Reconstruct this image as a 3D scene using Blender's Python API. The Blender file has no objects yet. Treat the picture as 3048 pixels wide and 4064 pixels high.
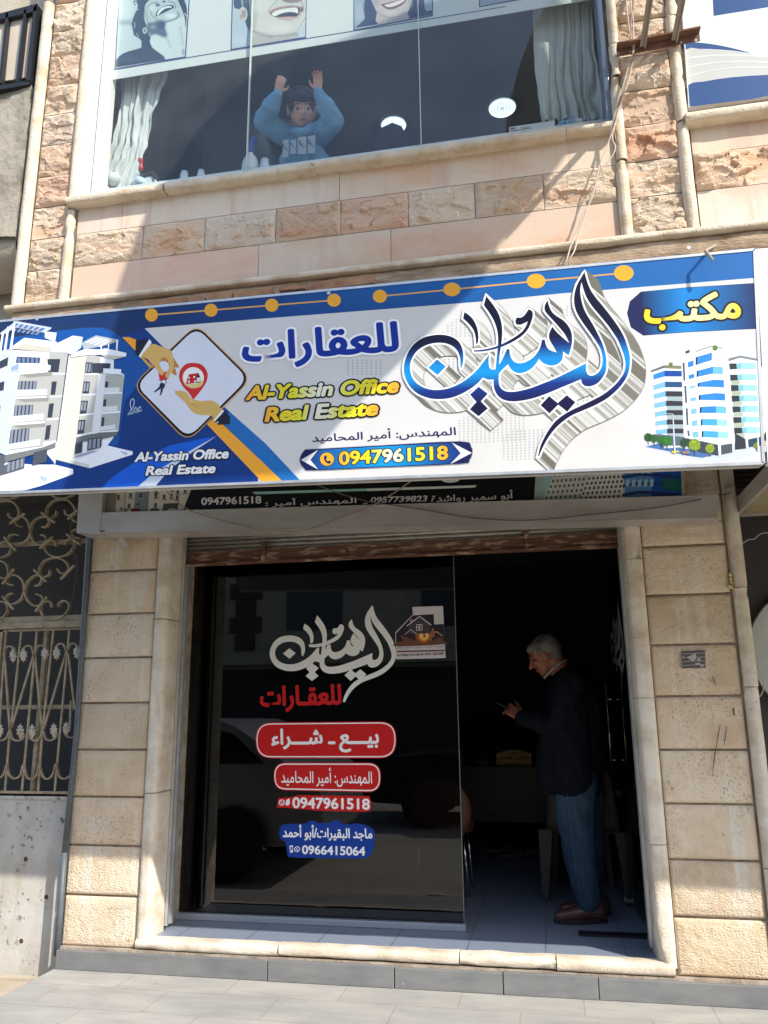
import bpy, bmesh, math, random
from mathutils import Vector, Matrix, noise
from mathutils.geometry import tessellate_polygon, delaunay_2d_cdt
SC = bpy.context.scene
COL = SC.collection
rad = math.radians
RND = random.Random(7)

# ------------------------------------------------------------------ camera
F_PX, PITCH, YAW, ROLL = 3200.0, rad(13.6), rad(11.05), rad(-0.52)
CAMP = Vector((0.0, -4.6, 1.417))
_f = Vector((-math.sin(YAW)*math.cos(PITCH), math.cos(YAW)*math.cos(PITCH), math.sin(PITCH)))
_r0 = Vector((math.cos(YAW), math.sin(YAW), 0)); _u0 = _r0.cross(_f)
_r = _r0*math.cos(ROLL) + _u0*math.sin(ROLL); _u = _r.cross(_f)
cam_d = bpy.data.cameras.new('camera'); cam = bpy.data.objects.new('camera', cam_d); COL.objects.link(cam)
cam.matrix_world = Matrix(((_r.x, _u.x, -_f.x, CAMP.x), (_r.y, _u.y, -_f.y, CAMP.y), (_r.z, _u.z, -_f.z, CAMP.z), (0, 0, 0, 1)))
cam_d.sensor_fit = 'VERTICAL'; cam_d.sensor_height = 24.0; cam_d.lens = 24.0*F_PX/4064.0
cam_d.clip_start = 0.05; cam_d.clip_end = 500
SC.camera = cam

# ------------------------------------------------------------------ world, sun, exposure
SUN_DIR = Vector((-1.27, 1.0, -1.4)).normalized()          # the way the light travels
w = bpy.data.worlds.new('World'); SC.world = w; w.use_nodes = True
nt = w.node_tree; bg = nt.nodes['Background']
sky = nt.nodes.new('ShaderNodeTexSky'); sky.sky_type = 'NISHITA'; sky.sun_disc = False
sky.sun_elevation = math.asin(-SUN_DIR.z); sky.sun_rotation = math.atan2(-SUN_DIR.x, -SUN_DIR.y)
nt.links.new(sky.outputs[0], bg.inputs[0]); bg.inputs[1].default_value = 0.15
sun_d = bpy.data.lights.new('sun', 'SUN'); sun_d.energy = 2.6; sun_d.angle = rad(0.53); sun_d.color = (1.0, 0.94, 0.85)
sun = bpy.data.objects.new('sun', sun_d); COL.objects.link(sun)
sun.rotation_euler = SUN_DIR.to_track_quat('-Z', 'Y').to_euler(); sun.location = (6, -5, 9)
SC.view_settings.view_transform = 'Standard'; SC.view_settings.look = 'None'
SC.view_settings.exposure = 1.2; SC.view_settings.gamma = 1.0
SC.cycles.max_bounces = 10; SC.cycles.transparent_max_bounces = 24; SC.cycles.caustics_reflective = False
SC.cycles.use_denoising = True

# ------------------------------------------------------------------ helpers
def ray(px, py): return _r*((px-1524)/F_PX) + _u*((2032-py)/F_PX) + _f
def PY(px, py, y=0.0):                      # the point of the plane y seen at a pixel of the photograph
    d = ray(px, py); return CAMP + d*((y-CAMP.y)/d.y)
def PZ(px, py, z=0.0):
    d = ray(px, py); return CAMP + d*((z-CAMP.z)/d.z)
def crop(x0, y0, s): return lambda x, y: (x0+x*s, y0+y*s)
def lin(c):                                  # sRGB 0-255 -> linear
    return tuple(((v/255)/12.92 if v <= 10.31 else (((v/255)+0.055)/1.055)**2.4) for v in c[:3])

def mat(name, col, rough=0.7, col2=None, nscale=6.0, stretch=(1, 1, 1), bump=0.0, bscale=60.0, metal=0.0, spec=0.5,
        vcol=False, detail=6.0, lo=0.35, hi=0.65, specks=None, speck_scale=30.0, speck_lo=0.66, streak=None, speck_mask=0.0, streak_lo=0.5):
    m = bpy.data.materials.new(name); m.use_nodes = True
    n = m.node_tree.nodes; l = m.node_tree.links; b = n['Principled BSDF']
    b.inputs['Roughness'].default_value = rough; b.inputs['Metallic'].default_value = metal
    b.inputs['Specular IOR Level'].default_value = spec
    tc = n.new('ShaderNodeTexCoord'); mp = n.new('ShaderNodeMapping'); l.new(tc.outputs['Object'], mp.inputs[0])
    mp.inputs['Scale'].default_value = stretch
    out = None
    rgb = n.new('ShaderNodeRGB'); rgb.outputs[0].default_value = (*col, 1); out = rgb.outputs[0]
    def mix(fac, a, c, typ='MIX', f=1.0):
        x = n.new('ShaderNodeMix'); x.data_type = 'RGBA'; x.blend_type = typ
        if fac is None: x.inputs[0].default_value = f
        else: l.new(fac, x.inputs[0])
        for s, v in ((6, a), (7, c)):
            if isinstance(v, tuple): x.inputs[s].default_value = (*v, 1)
            else: l.new(v, x.inputs[s])
        return x.outputs[2]
    def nz(scale, lo_, hi_, src=None, det=detail):
        t = n.new('ShaderNodeTexNoise'); t.inputs['Scale'].default_value = scale; t.inputs['Detail'].default_value = det
        t.inputs['Roughness'].default_value = 0.62
        l.new(src or mp.outputs[0], t.inputs['Vector'])
        r = n.new('ShaderNodeMapRange'); r.inputs[1].default_value = lo_; r.inputs[2].default_value = hi_
        l.new(t.outputs['Fac'], r.inputs[0]); return r.outputs[0]
    if vcol:
        a = n.new('ShaderNodeAttribute'); a.attribute_name = 'Col'
        out = a.outputs['Color'] if vcol == 'only' else mix(None, out, a.outputs['Color'], 'MULTIPLY')
    if col2 is not None:
        fac = nz(nscale, lo, hi)
        out = mix(fac, out, col2, 'MULTIPLY' if vcol else 'MIX') if vcol else mix(fac, out, col2)
    if streak is not None:
        mp2 = n.new('ShaderNodeMapping'); l.new(tc.outputs['Object'], mp2.inputs[0]); mp2.inputs['Scale'].default_value = (14, 14, 0.9)
        out = mix(nz(1.0, streak_lo, streak_lo+0.22, mp2.outputs[0]), out, streak)
    if specks is not None:
        sf = nz(speck_scale, speck_lo, speck_lo+0.04, tc.outputs['Object'], 4.0)
        if speck_mask:
            mm = n.new('ShaderNodeMath'); mm.operation = 'MULTIPLY'; l.new(sf, mm.inputs[0]); l.new(nz(speck_mask, 0.47, 0.58, tc.outputs['Object'], 3.0), mm.inputs[1]); sf = mm.outputs[0]
        out = mix(sf, out, specks)
    l.new(out, b.inputs['Base Color'])
    if bump:
        t = n.new('ShaderNodeTexNoise'); t.inputs['Scale'].default_value = bscale; t.inputs['Detail'].default_value = 5
        l.new(mp.outputs[0], t.inputs['Vector'])
        bp = n.new('ShaderNodeBump'); bp.inputs['Strength'].default_value = bump; bp.inputs['Distance'].default_value = 0.01
        l.new(t.outputs['Fac'], bp.inputs['Height']); l.new(bp.outputs[0], b.inputs['Normal'])
    return m

def glass_mat(name, tint, f0=0.05, haze=0.0, rough=0.0):
    m = bpy.data.materials.new(name); m.use_nodes = True
    n = m.node_tree.nodes; l = m.node_tree.links
    for x in list(n):
        if x.type == 'BSDF_PRINCIPLED': n.remove(x)
    o = n['Material Output']
    tr = n.new('ShaderNodeBsdfTransparent'); tr.inputs[0].default_value = (*tint, 1)
    gl = n.new('ShaderNodeBsdfGlossy'); gl.inputs['Roughness'].default_value = rough
    fr = n.new('ShaderNodeLayerWeight'); fr.inputs[0].default_value = 0.5      # Schlick's curve, the same from both sides of a thin pane
    pw = n.new('ShaderNodeMath'); pw.operation = 'POWER'; pw.inputs[1].default_value = 5.0; l.new(fr.outputs['Facing'], pw.inputs[0])
    mu = n.new('ShaderNodeMath'); mu.operation = 'MULTIPLY_ADD'; mu.inputs[1].default_value = 1-f0; mu.inputs[2].default_value = f0; mu.use_clamp = True
    l.new(pw.outputs[0], mu.inputs[0])
    mx = n.new('ShaderNodeMixShader'); l.new(mu.outputs[0], mx.inputs[0])
    if haze:
        df = n.new('ShaderNodeBsdfDiffuse'); df.inputs[0].default_value = (0.55, 0.57, 0.56, 1)
        mh = n.new('ShaderNodeMixShader')
        tcn = n.new('ShaderNodeTexCoord'); t = n.new('ShaderNodeTexNoise'); t.inputs['Scale'].default_value = 3.0; t.inputs['Detail'].default_value = 8
        l.new(tcn.outputs['Object'], t.inputs['Vector'])
        r = n.new('ShaderNodeMapRange'); r.inputs[1].default_value = 0.35; r.inputs[2].default_value = 0.75; r.inputs[3].default_value = haze*0.5; r.inputs[4].default_value = haze*1.6
        l.new(t.outputs['Fac'], r.inputs[0]); l.new(r.outputs[0], mh.inputs[0])
        l.new(tr.outputs[0], mh.inputs[1]); l.new(df.outputs[0], mh.inputs[2]); l.new(mh.outputs[0], mx.inputs[1])
    else:
        l.new(tr.outputs[0], mx.inputs[1])
    l.new(gl.outputs[0], mx.inputs[2]); l.new(mx.outputs[0], o.inputs[0])
    return m

def emit_mat(name, col, s):
    m = bpy.data.materials.new(name); m.use_nodes = True
    b = m.node_tree.nodes['Principled BSDF']; b.inputs['Base Color'].default_value = (*col, 1)
    b.inputs['Emission Color'].default_value = (*col, 1); b.inputs['Emission Strength'].default_value = s
    return m

class MB:                                    # collects shapes, builds ONE mesh object
    def __init__(s): s.v = []; s.f = []; s.c = []; s.m = []; s.col = (1, 1, 1); s.mi = 0; s.sm = []; s.smooth = False
    def add(s, vs, fs, cols=None):
        o = len(s.v); s.v += [tuple(p) for p in vs]; s.c += list(cols) if cols else [s.col]*len(vs)
        for f in fs: s.f.append(tuple(i+o for i in f)); s.m.append(s.mi); s.sm.append(s.smooth)
        return o
    def box(s, x0, x1, y0, y1, z0, z1, rot=None, c=None):
        vs = [(x, y, z) for x in (x0, x1) for y in (y0, y1) for z in (z0, z1)]
        if rot is not None:
            cc = Vector(c) if c else Vector(((x0+x1)/2, (y0+y1)/2, (z0+z1)/2)); vs = [cc + rot @ (Vector(v)-cc) for v in vs]
        s.add(vs, [(0, 1, 3, 2), (4, 6, 7, 5), (0, 4, 5, 1), (2, 3, 7, 6), (0, 2, 6, 4), (1, 5, 7, 3)])
    def quad(s, a, b, c, d, cols=None): s.add([a, b, c, d], [(0, 1, 2, 3)], cols)
    def poly(s, pts, y, cols=None):           # filled polygon of (x,z) in a plane of constant y, facing -y
        P = [Vector((p[0], p[1], 0)) for p in pts]
        tr = tessellate_polygon([P])
        def area(t): return (P[t[1]].x-P[t[0]].x)*(P[t[2]].y-P[t[0]].y)-(P[t[2]].x-P[t[0]].x)*(P[t[1]].y-P[t[0]].y)
        s.add([(p[0], y, p[1]) for p in pts], [t if area(t) > 0 else t[::-1] for t in tr], cols)
    def prism(s, pts, y0, y1):                # polygon of (x,z) extruded along y
        n = len(pts); A = sum(pts[i][0]*pts[(i+1) % n][1]-pts[(i+1) % n][0]*pts[i][1] for i in range(n))
        if A < 0: pts = pts[::-1]
        s.poly(pts, y0)
        o = len(s.v); s.add([(p[0], y0, p[1]) for p in pts]+[(p[0], y1, p[1]) for p in pts], [(i, n+i, n+(i+1) % n, (i+1) % n) for i in range(n)])
        tr = tessellate_polygon([[Vector((p[0], p[1], 0)) for p in pts]])
        s.add([(p[0], y1, p[1]) for p in pts], [t for t in tr])
    def tube(s, pts, r, n=8, cap=True, closed=False):
        pts = [Vector(p) for p in pts]; R = r if isinstance(r, (list, tuple)) else [r]*len(pts)
        rings = []; up = None
        for i, p in enumerate(pts):
            t = (pts[(i+1) % len(pts)]-pts[i-1]) if closed else (pts[min(i+1, len(pts)-1)]-pts[max(i-1, 0)])
            if t.length < 1e-9: t = Vector((0, 0, 1))
            t.normalize()
            if up is None: up = t.orthogonal()
            up = (up - t*up.dot(t)); up = up.normalized() if up.length > 1e-6 else t.orthogonal().normalized()
            b = t.cross(up)
            rings.append([p + (up*math.cos(a)+b*math.sin(a))*R[i] for a in [2*math.pi*k/n for k in range(n)]])
        vs = [v for rg in rings for v in rg]; fs = []; m = len(rings)
        for i in range(m if closed else m-1):
            for k in range(n):
                a, b2 = i*n, ((i+1) % m)*n
                fs.append((a+k, a+(k+1) % n, b2+(k+1) % n, b2+k))
        if cap and not closed: fs += [tuple(range(n))[::-1], tuple((m-1)*n+k for k in range(n))]
        sm = s.smooth; s.smooth = True; s.add(vs, fs); s.smooth = sm
    def bar(s, a, b, w, h=None, up=(0, -1, 0)):  # rectangular bar a-b
        a, b = Vector(a), Vector(b); t = (b-a).normalized(); h = h or w
        u = Vector(up); u = u - t*u.dot(t); u = u.normalized() if u.length > 1e-6 else t.orthogonal().normalized(); q = t.cross(u)
        vs = [p + u*(i*h/2) + q*(j*w/2) for p in (a, b) for i in (-1, 1) for j in (-1, 1)]
        s.add(vs, [(0, 2, 3, 1), (4, 5, 7, 6), (0, 1, 5, 4), (2, 6, 7, 3), (0, 4, 6, 2), (1, 3, 7, 5)])
    def lathe(s, c, prof, n=20, axis='z', rot=None):   # prof: (radius, height)
        c = Vector(c); vs = []
        for r, h in prof:
            for k in range(n):
                a = 2*math.pi*k/n; p = Vector((r*math.cos(a), r*math.sin(a), h))
                if axis == 'y': p = Vector((p.x, p.z, -p.y))
                if axis == 'x': p = Vector((p.z, p.x, p.y))
                if rot is not None: p = rot @ p
                vs.append(c+p)
        fs = [(i*n+k, i*n+(k+1) % n, (i+1)*n+(k+1) % n, (i+1)*n+k) for i in range(len(prof)-1) for k in range(n)]
        sm = s.smooth; s.smooth = True; s.add(vs, fs); s.smooth = sm
        if prof[0][0] > 1e-5: s.add(vs[:n], [tuple(range(n))[::-1]])
        if prof[-1][0] > 1e-5: s.add(vs[-n:], [tuple(range(n))])
    def ell(s, c, r, n=16, rot=None):
        c = Vector(c); vs = []; m = n//2
        for i in range(m+1):
            t = math.pi*i/m
            for k in range(n):
                a = 2*math.pi*k/n; p = Vector((r[0]*math.sin(t)*math.cos(a), r[1]*math.sin(t)*math.sin(a), r[2]*math.cos(t)))
                vs.append(c + (rot @ p if rot is not None else p))
        fs = []
        for i in range(m):
            for k in range(n):
                q = (i*n+k, (i+1)*n+k, (i+1)*n+(k+1) % n, i*n+(k+1) % n)
                if i == 0: q = (q[0], q[1], q[2])
                elif i == m-1: q = (q[0], q[1], q[3])
                fs.append(q)
        sm = s.smooth; s.smooth = True; s.add(vs, fs); s.smooth = sm
    def grid(s, fn, nu, nv, smooth=True):     # fn(u,v)->point
        vs = [fn(i/nu, j/nv) for j in range(nv+1) for i in range(nu+1)]
        sm = s.smooth; s.smooth = smooth
        s.add(vs, [(j*(nu+1)+i, j*(nu+1)+i+1, (j+1)*(nu+1)+i+1, (j+1)*(nu+1)+i) for j in range(nv) for i in range(nu)]); s.smooth = sm
    def mesh(s, name, origin):
        me = bpy.data.meshes.new(name); o = Vector(origin)
        me.from_pydata([tuple(Vector(v)-o) for v in s.v], [], s.f)
        ca = me.color_attributes.new('Col', 'FLOAT_COLOR', 'POINT')
        ca.data.foreach_set('color', [x for c in s.c for x in (c[0], c[1], c[2], 1.0)])
        me.polygons.foreach_set('material_index', s.m); me.polygons.foreach_set('use_smooth', s.sm)
        me.update(); return me
    def build(s, name, mats, parent=None, label=None):
        if parent is not None:
            org = wloc(parent)
        else:
            xs = [v[0] for v in s.v]; ys = [v[1] for v in s.v]; zs = [v[2] for v in s.v]
            org = Vector(((min(xs)+max(xs))/2, (min(ys)+max(ys))/2, min(zs)))
        me = s.mesh(name, org)
        for m in (mats if isinstance(mats, (list, tuple)) else [mats]): me.materials.append(m)
        o = bpy.data.objects.new(name, me); COL.objects.link(o)
        if parent is not None: o.parent = parent
        else: o.location = org
        if label: o['label'] = label
        return o
def wloc(o):
    p = Vector(o.location)
    while o.parent is not None: o = o.parent; p += o.location
    return p
def thing(name, loc, label, cat, group=None):
    o = bpy.data.objects.new(name, None); COL.objects.link(o); o.location = loc; o.empty_display_size = 0.1
    return tag(o, label, cat, group)
def tag(o, label=None, cat=None, group=None, kind=None):
    if label: o['label'] = label
    if cat: o['category'] = cat
    if group: o['group'] = group
    if kind: o['kind'] = kind
    return o
def bevel(o, w=0.004, seg=2):
    m = o.modifiers.new('bevel', 'BEVEL'); m.width = w; m.segments = seg; m.limit_method = 'ANGLE'; return o

# Arabic letters -> joined presentation forms in visual order
_AF = {}
_iso = 0xFE80
for ch, k in zip('ءآأؤإئابةتثجحخدذرزسشصضطظعغفقكلمنهوىي', (1, 2, 2, 2, 2, 4, 2, 4, 2, 4, 4, 4, 4, 4, 2, 2, 2, 2, 4, 4, 4, 4, 4, 4, 4, 4, 4, 4, 4, 4, 4, 4, 4, 2, 2, 4)):
    _AF[ch] = (_iso, k); _iso += k
def arab(t):
    out = []; n = len(t)
    dual = lambda c: c == 'ـ' or (c in _AF and _AF[c][1] == 4)
    joins = lambda c: c == 'ـ' or (c in _AF and _AF[c][1] >= 2)
    for i, ch in enumerate(t):
        if ch not in _AF: out.append(ch); continue
        b, k = _AF[ch]
        prev = i > 0 and dual(t[i-1]) and joins(ch)
        nxt = i < n-1 and k == 4 and joins(t[i+1])
        out.append(chr(b + ((3 if k == 4 else 1) if prev and nxt else 1 if prev else 2 if nxt else 0)))
    return ''.join(reversed(out))
_tc = {}; _gc = {}
def text_tris(body, off=0.0, shear=0.0):
    key = (body, off, shear)
    if key in _tc: return _tc[key]
    def glyphs(t, off_):
        k2 = (t, off_, shear)
        if k2 in _gc: return _gc[k2]
        c = bpy.data.curves.new('tmp', 'FONT'); c.body = t; c.offset = off_; c.shear = shear; c.resolution_u = 4
        o = bpy.data.objects.new('tmp', c); COL.objects.link(o)
        me = bpy.data.meshes.new_from_object(o.evaluated_get(bpy.context.evaluated_depsgraph_get()))
        r_ = ([(v.co.x, v.co.y) for v in me.vertices], [tuple(p.vertices) for p in me.polygons])
        bpy.data.objects.remove(o); bpy.data.curves.remove(c); bpy.data.meshes.remove(me); _gc[k2] = r_; return r_
    V, Fc = [], []; bar_x = max(p[0] for p in glyphs('|', 0.0)[0])
    for i, ch in enumerate(body):            # one letter at a time, so that touching letters are not cut out of each other
        if ch == ' ': continue
        adv = max(p[0] for p in glyphs(body[:i]+'|', 0.0)[0])-bar_x if i else 0.0
        v_, f_ = glyphs(ch, 0.0)                 # bolder by laying shifted copies of the letter over each other
        for c in range(13 if off else 1):
            dx, dy = (off*math.cos(c*math.pi/6), off*math.sin(c*math.pi/6)) if c < 12 and off else (0.0, 0.0)
            k = len(V); V += [(x+adv+dx, y_+dy, (i % 3)*12+c*0.8) for x, y_ in v_]; Fc += [tuple(q+k for q in f) for f in f_]
    _tc[key] = (V, Fc); return V, Fc
def put_text(mb, body, bl, br, tl, y, layers, shear=0.0):
    """ink box of the text mapped on the parallelogram bl, br, tl ((x,z) points of the plane y); layers = (offset, colour or list of colours, lift)"""
    V0, _ = text_tris(body, layers[-1][0], shear)
    x0, x1 = min(v[0] for v in V0), max(v[0] for v in V0); y0, y1 = min(v[1] for v in V0), max(v[1] for v in V0)
    for off, colr, lift in layers:
        V, Fc = text_tris(body, off, shear); vs = []; cs = []
        for a, b, isl in V:
            s, t = (a-x0)/(x1-x0), (b-y0)/(y1-y0)
            vs.append((bl[0]+(br[0]-bl[0])*s+(tl[0]-bl[0])*t, y-lift-isl*0.000004, bl[1]+(br[1]-bl[1])*s+(tl[1]-bl[1])*t))
            if isinstance(colr, list):
                q = min(max(s, 0), 1)*(len(colr)-1); i = min(int(q), len(colr)-2); q -= i
                cs.append(tuple(colr[i][k]*(1-q)+colr[i+1][k]*q for k in range(3)))
            else: cs.append(colr)
        Fo = []
        for f in Fc:
            a = sum(vs[f[i]][0]*vs[f[(i+1) % len(f)]][2]-vs[f[(i+1) % len(f)]][0]*vs[f[i]][2] for i in range(len(f)))
            Fo.append(f if a > 0 else f[::-1])
        mb.add(vs, Fo, cs)
def smooth_loop(pts, sub=4):                 # closed Catmull-Rom; a third entry keeps a point sharp
    n = len(pts); out = []
    for i in range(n):
        p0, p1, p2, p3 = pts[i-1], pts[i], pts[(i+1) % n], pts[(i+2) % n]
        if len(p1) > 2: p0 = p1
        if len(p2) > 2: p3 = p2
        for k in range(sub):
            t = k/sub
            out.append(tuple(0.5*((2*p1[j])+(-p0[j]+p2[j])*t+(2*p0[j]-5*p1[j]+4*p2[j]-p3[j])*t*t+(-p0[j]+3*p1[j]-3*p2[j]+p3[j])*t**3) for j in (0, 1)))
    return out
def inflate(pts, d):                         # outline moved outwards by d
    n = len(pts); A = sum(pts[i][0]*pts[(i+1) % n][1]-pts[(i+1) % n][0]*pts[i][1] for i in range(n)); sg = 1 if A > 0 else -1
    out = []
    for i in range(n):
        a, b, c = pts[i-1], pts[i], pts[(i+1) % n]
        def nrm(p, q):
            dx, dy = q[0]-p[0], q[1]-p[1]; L = math.hypot(dx, dy) or 1e-9; return (dy/L*sg, -dx/L*sg)
        n1, n2 = nrm(a, b), nrm(b, c); mx, my = n1[0]+n2[0], n1[1]+n2[1]; L = math.hypot(mx, my)
        if L < 0.35: out += [(b[0]+n1[0]*d, b[1]+n1[1]*d), (b[0]+n2[0]*d, b[1]+n2[1]*d)]; continue
        k = min(2/(L*L)*1.0, 2.0)
        out.append((b[0]+mx*d*k, b[1]+my*d*k))
    return out
def union_fill(loops):                      # one flat sheet covering every loop, overlaps and self-crossings resolved
    vs = []; es = []
    for L in loops:
        k = len(vs); vs += [Vector(p[:2]) for p in L]; es += [(k+i, k+(i+1) % len(L)) for i in range(len(L))]
    V, E_, Fc, *_ = delaunay_2d_cdt(vs, es, [], 0, 1e-5)
    def wind(L, x, y):
        w_ = 0; n = len(L)
        for i in range(n):
            (x0, y0), (x1, y1) = L[i][:2], L[(i+1) % n][:2]
            if y0 <= y < y1 and (x1-x0)*(y-y0)-(x-x0)*(y1-y0) > 0: w_ += 1
            elif y1 <= y < y0 and (x1-x0)*(y-y0)-(x-x0)*(y1-y0) < 0: w_ -= 1
        return w_
    LL = []
    for L in loops:
        A = sum(L[i][0]*L[(i+1) % len(L)][1]-L[(i+1) % len(L)][0]*L[i][1] for i in range(len(L))); L = L if A > 0 else L[::-1]
        LL.append((L, min(p[0] for p in L), max(p[0] for p in L), min(p[1] for p in L), max(p[1] for p in L)))
    out = []
    for f in Fc:
        cx = sum(V[i].x for i in f)/len(f); cy = sum(V[i].y for i in f)/len(f)
        if any(a <= cx <= b and c <= cy <= d and wind(L, cx, cy) > 0 for L, a, b, c, d in LL): out.append(tuple(f))
    return [(v.x, v.y) for v in V], out
def circle(cx, cy, rx, ry=None, n=28): return [(cx+rx*math.cos(2*math.pi*k/n), cy+(ry or rx)*math.sin(2*math.pi*k/n)) for k in range(n)]
def round_poly(pts, r, seg=5):
    out = []; n = len(pts)
    for i in range(n):
        a, b, c = (Vector(p[:2]) for p in (pts[i-1], pts[i], pts[(i+1) % n]))
        d1 = (a-b); d2 = (c-b); k = min(r, d1.length*.48, d2.length*.48); p1 = b+d1.normalized()*k; p2 = b+d2.normalized()*k
        for j in range(seg+1):
            t = j/seg; q = p1*(1-t)**2+b*2*t*(1-t)+p2*t*t; out.append((q.x, q.y))
    return out
# ------------------------------------------------------------------ materials
M = {}
M['stone'] = mat('stone_pink', (0.64, 0.535, 0.42), 0.85, (0.94, 0.76, 0.65), 3.2, (1, 1, 2.4), 0.5, 110, vcol=True, lo=0.46, hi=0.66, specks=(0.30, 0.22, 0.15), speck_scale=55, speck_lo=0.70)
M['stone_panel'] = mat('stone_panel', (0.66, 0.57, 0.465), 0.62, (0.98, 0.80, 0.70), 2.4, (1, 1, 2.0), 0.12, 40, vcol=True, lo=0.50, hi=0.66, streak=(0.58, 0.42, 0.31))
M['bead'] = mat('stone_bead', (0.68, 0.58, 0.44), 0.75, (0.48, 0.36, 0.23), 7.0, (1, 1, 1), 0.5, 90, lo=0.44, hi=0.70, specks=(0.24, 0.16, 0.09), speck_scale=44, speck_lo=0.67, speck_mask=6.0)
M['pil'] = mat('stone_hammered', (0.76, 0.645, 0.495), 0.9, (0.86, 0.80, 0.72), 4.0, (1, 1, 1.4), 0.9, 95, vcol=True, lo=0.40, hi=0.66, specks=(0.44, 0.345, 0.235), speck_scale=75, speck_lo=0.575, speck_mask=4.5, streak=(0.80, 0.74, 0.64), streak_lo=0.54)
M['mortar'] = mat('mortar', (0.24, 0.18, 0.125), 0.95, (0.46, 0.39, 0.31), 9, bump=0.6)
M['tile_blue'] = None
M['kerb'] = mat('kerb_tile', (0.15, 0.155, 0.155), 0.5, (0.21, 0.21, 0.205), 4, (1, 1, 3), 0.08, 60, specks=(0.45, 0.42, 0.38), speck_scale=18, speck_lo=0.72)
M['white_pvc'] = mat('white_pvc', (0.8, 0.8, 0.78), 0.35, (0.70, 0.70, 0.67), 8)
M['alu_blue'] = mat('blue_grey_frame', (0.22, 0.27, 0.34), 0.35, metal=0.4)
M['alu'] = mat('aluminium', (0.62, 0.63, 0.62), 0.35, (0.5, 0.5, 0.49), 12, metal=0.6)
M['glass_up'] = glass_mat('window_glass', (0.90, 0.95, 0.94), 0.065, 0.055)
M['concrete'] = mat('concrete', (0.36, 0.32, 0.25), 0.95, (0.19, 0.165, 0.12), 5, (1, 1, 1), 0.9, 28, lo=0.45, hi=0.62, specks=(0.1, 0.09, 0.07), speck_scale=24, speck_lo=0.69)
M['plaster'] = mat('plaster_beige', (0.40, 0.33, 0.24), 0.95, (0.48, 0.41, 0.31), 6, bump=0.4)
M['room_up'] = mat('upstairs_wall', (0.20, 0.225, 0.23), 0.8, (0.24, 0.265, 0.265), 2)
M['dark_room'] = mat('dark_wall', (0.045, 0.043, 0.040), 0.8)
M['black'] = mat('black_paint', (0.012, 0.012, 0.013), 0.5)
M['print'] = mat('printed_vinyl', (1, 1, 1), 0.42, (0.93, 0.92, 0.90), 3.0, vcol=True, lo=0.4, hi=0.75, bump=0.03, bscale=9, spec=0.25)
M['sticker'] = mat('sticker_vinyl', (1, 1, 1), 0.5, vcol=True, spec=0.25)

YU, YS = -1.15, -1.29                        # the upper storey and the sign on it overhang the shop
ZF = 0.165                                    # shop floor
# ------------------------------------------------------------------ ground
def plank_mat():
    m = mat('pavement_tile', (0.43, 0.41, 0.365), 0.7, (0.31, 0.30, 0.28), 3.0, (1.0, 3.0, 1), 0.12, 40, lo=0.36, hi=0.72, specks=(0.16, 0.15, 0.13), speck_scale=40.0, speck_lo=0.66, speck_mask=2.5)
    n = m.node_tree.nodes; l = m.node_tree.links; b = n['Principled BSDF']; src = b.inputs['Base Color'].links[0].from_socket
    tc = n.new('ShaderNodeTexCoord'); br = n.new('ShaderNodeTexBrick'); l.new(tc.outputs['Object'], br.inputs[0])
    br.inputs['Scale'].default_value = 1.0; br.inputs['Mortar Size'].default_value = 0.0035; br.inputs['Brick Width'].default_value = 0.60; br.inputs['Row Height'].default_value = 0.30
    br.inputs['Color1'].default_value = (1, 1, 1, 1); br.inputs['Color2'].default_value = (0.93, 0.94, 0.95, 1); br.inputs['Mortar'].default_value = (0.76, 0.74, 0.7, 1)
    x = n.new('ShaderNodeMix'); x.data_type = 'RGBA'; x.blend_type = 'MULTIPLY'; x.inputs[0].default_value = 1
    l.new(src, x.inputs[6]); l.new(br.outputs[0], x.inputs[7]); l.new(x.outputs[2], b.inputs['Base Color'])
    return m
M['pave'] = plank_mat()
M['soil'] = mat('street_soil', (0.40, 0.355, 0.29), 0.95, (0.50, 0.45, 0.37), 1.5, bump=0.5, bscale=25, specks=(0.42, 0.37, 0.3), speck_scale=14, speck_lo=0.66)
b = MB(); b.box(-2.81, 6.0, -1.15, 0.6, -0.12, 0.0)
tag(b.build('sidewalk', M['pave']), kind='structure')
b = MB(); b.quad((-120, -120, -0.125), (120, -120, -0.125), (120, 60, -0.125), (-120, 60, -0.125))
tag(b.build('street', M['soil']), kind='structure')
b = MB(); b.box(-6, -2.815, -0.9, 0.45, -0.121, -0.10)
tag(b.build('path', M['plaster']), kind='structure')

def tile_mat():
    m = mat('floor_tile', (0.21, 0.25, 0.33), 0.38, (0.26, 0.30, 0.37), 60, lo=0.3, hi=0.7, specks=(0.36, 0.40, 0.46), speck_scale=160, speck_lo=0.62)
    n = m.node_tree.nodes; l = m.node_tree.links; bb = n['Principled BSDF']; src = bb.inputs['Base Color'].links[0].from_socket
    tc = n.new('ShaderNodeTexCoord'); br = n.new('ShaderNodeTexBrick'); l.new(tc.outputs['Object'], br.inputs[0])
    br.offset = 0.0
    for k, v in (('Scale', 1.0), ('Mortar Size', 0.004), ('Brick Width', 0.41), ('Row Height', 0.41)): br.inputs[k].default_value = v
    br.inputs['Color1'].default_value = (1, 1, 1, 1); br.inputs['Color2'].default_value = (0.95, 0.95, 0.95, 1); br.inputs['Mortar'].default_value = (0.5, 0.5, 0.5, 1)
    x = n.new('ShaderNodeMix'); x.data_type = 'RGBA'; x.blend_type = 'MULTIPLY'; x.inputs[0].default_value = 1
    l.new(src, x.inputs[6]); l.new(br.outputs[0], x.inputs[7]); l.new(x.outputs[2], bb.inputs['Base Color'])
    return m
M['tile_blue'] = tile_mat()
b = MB(); b.box(-2.8, 1.0, 0.035, 4.6, ZF-0.15, ZF)
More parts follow.
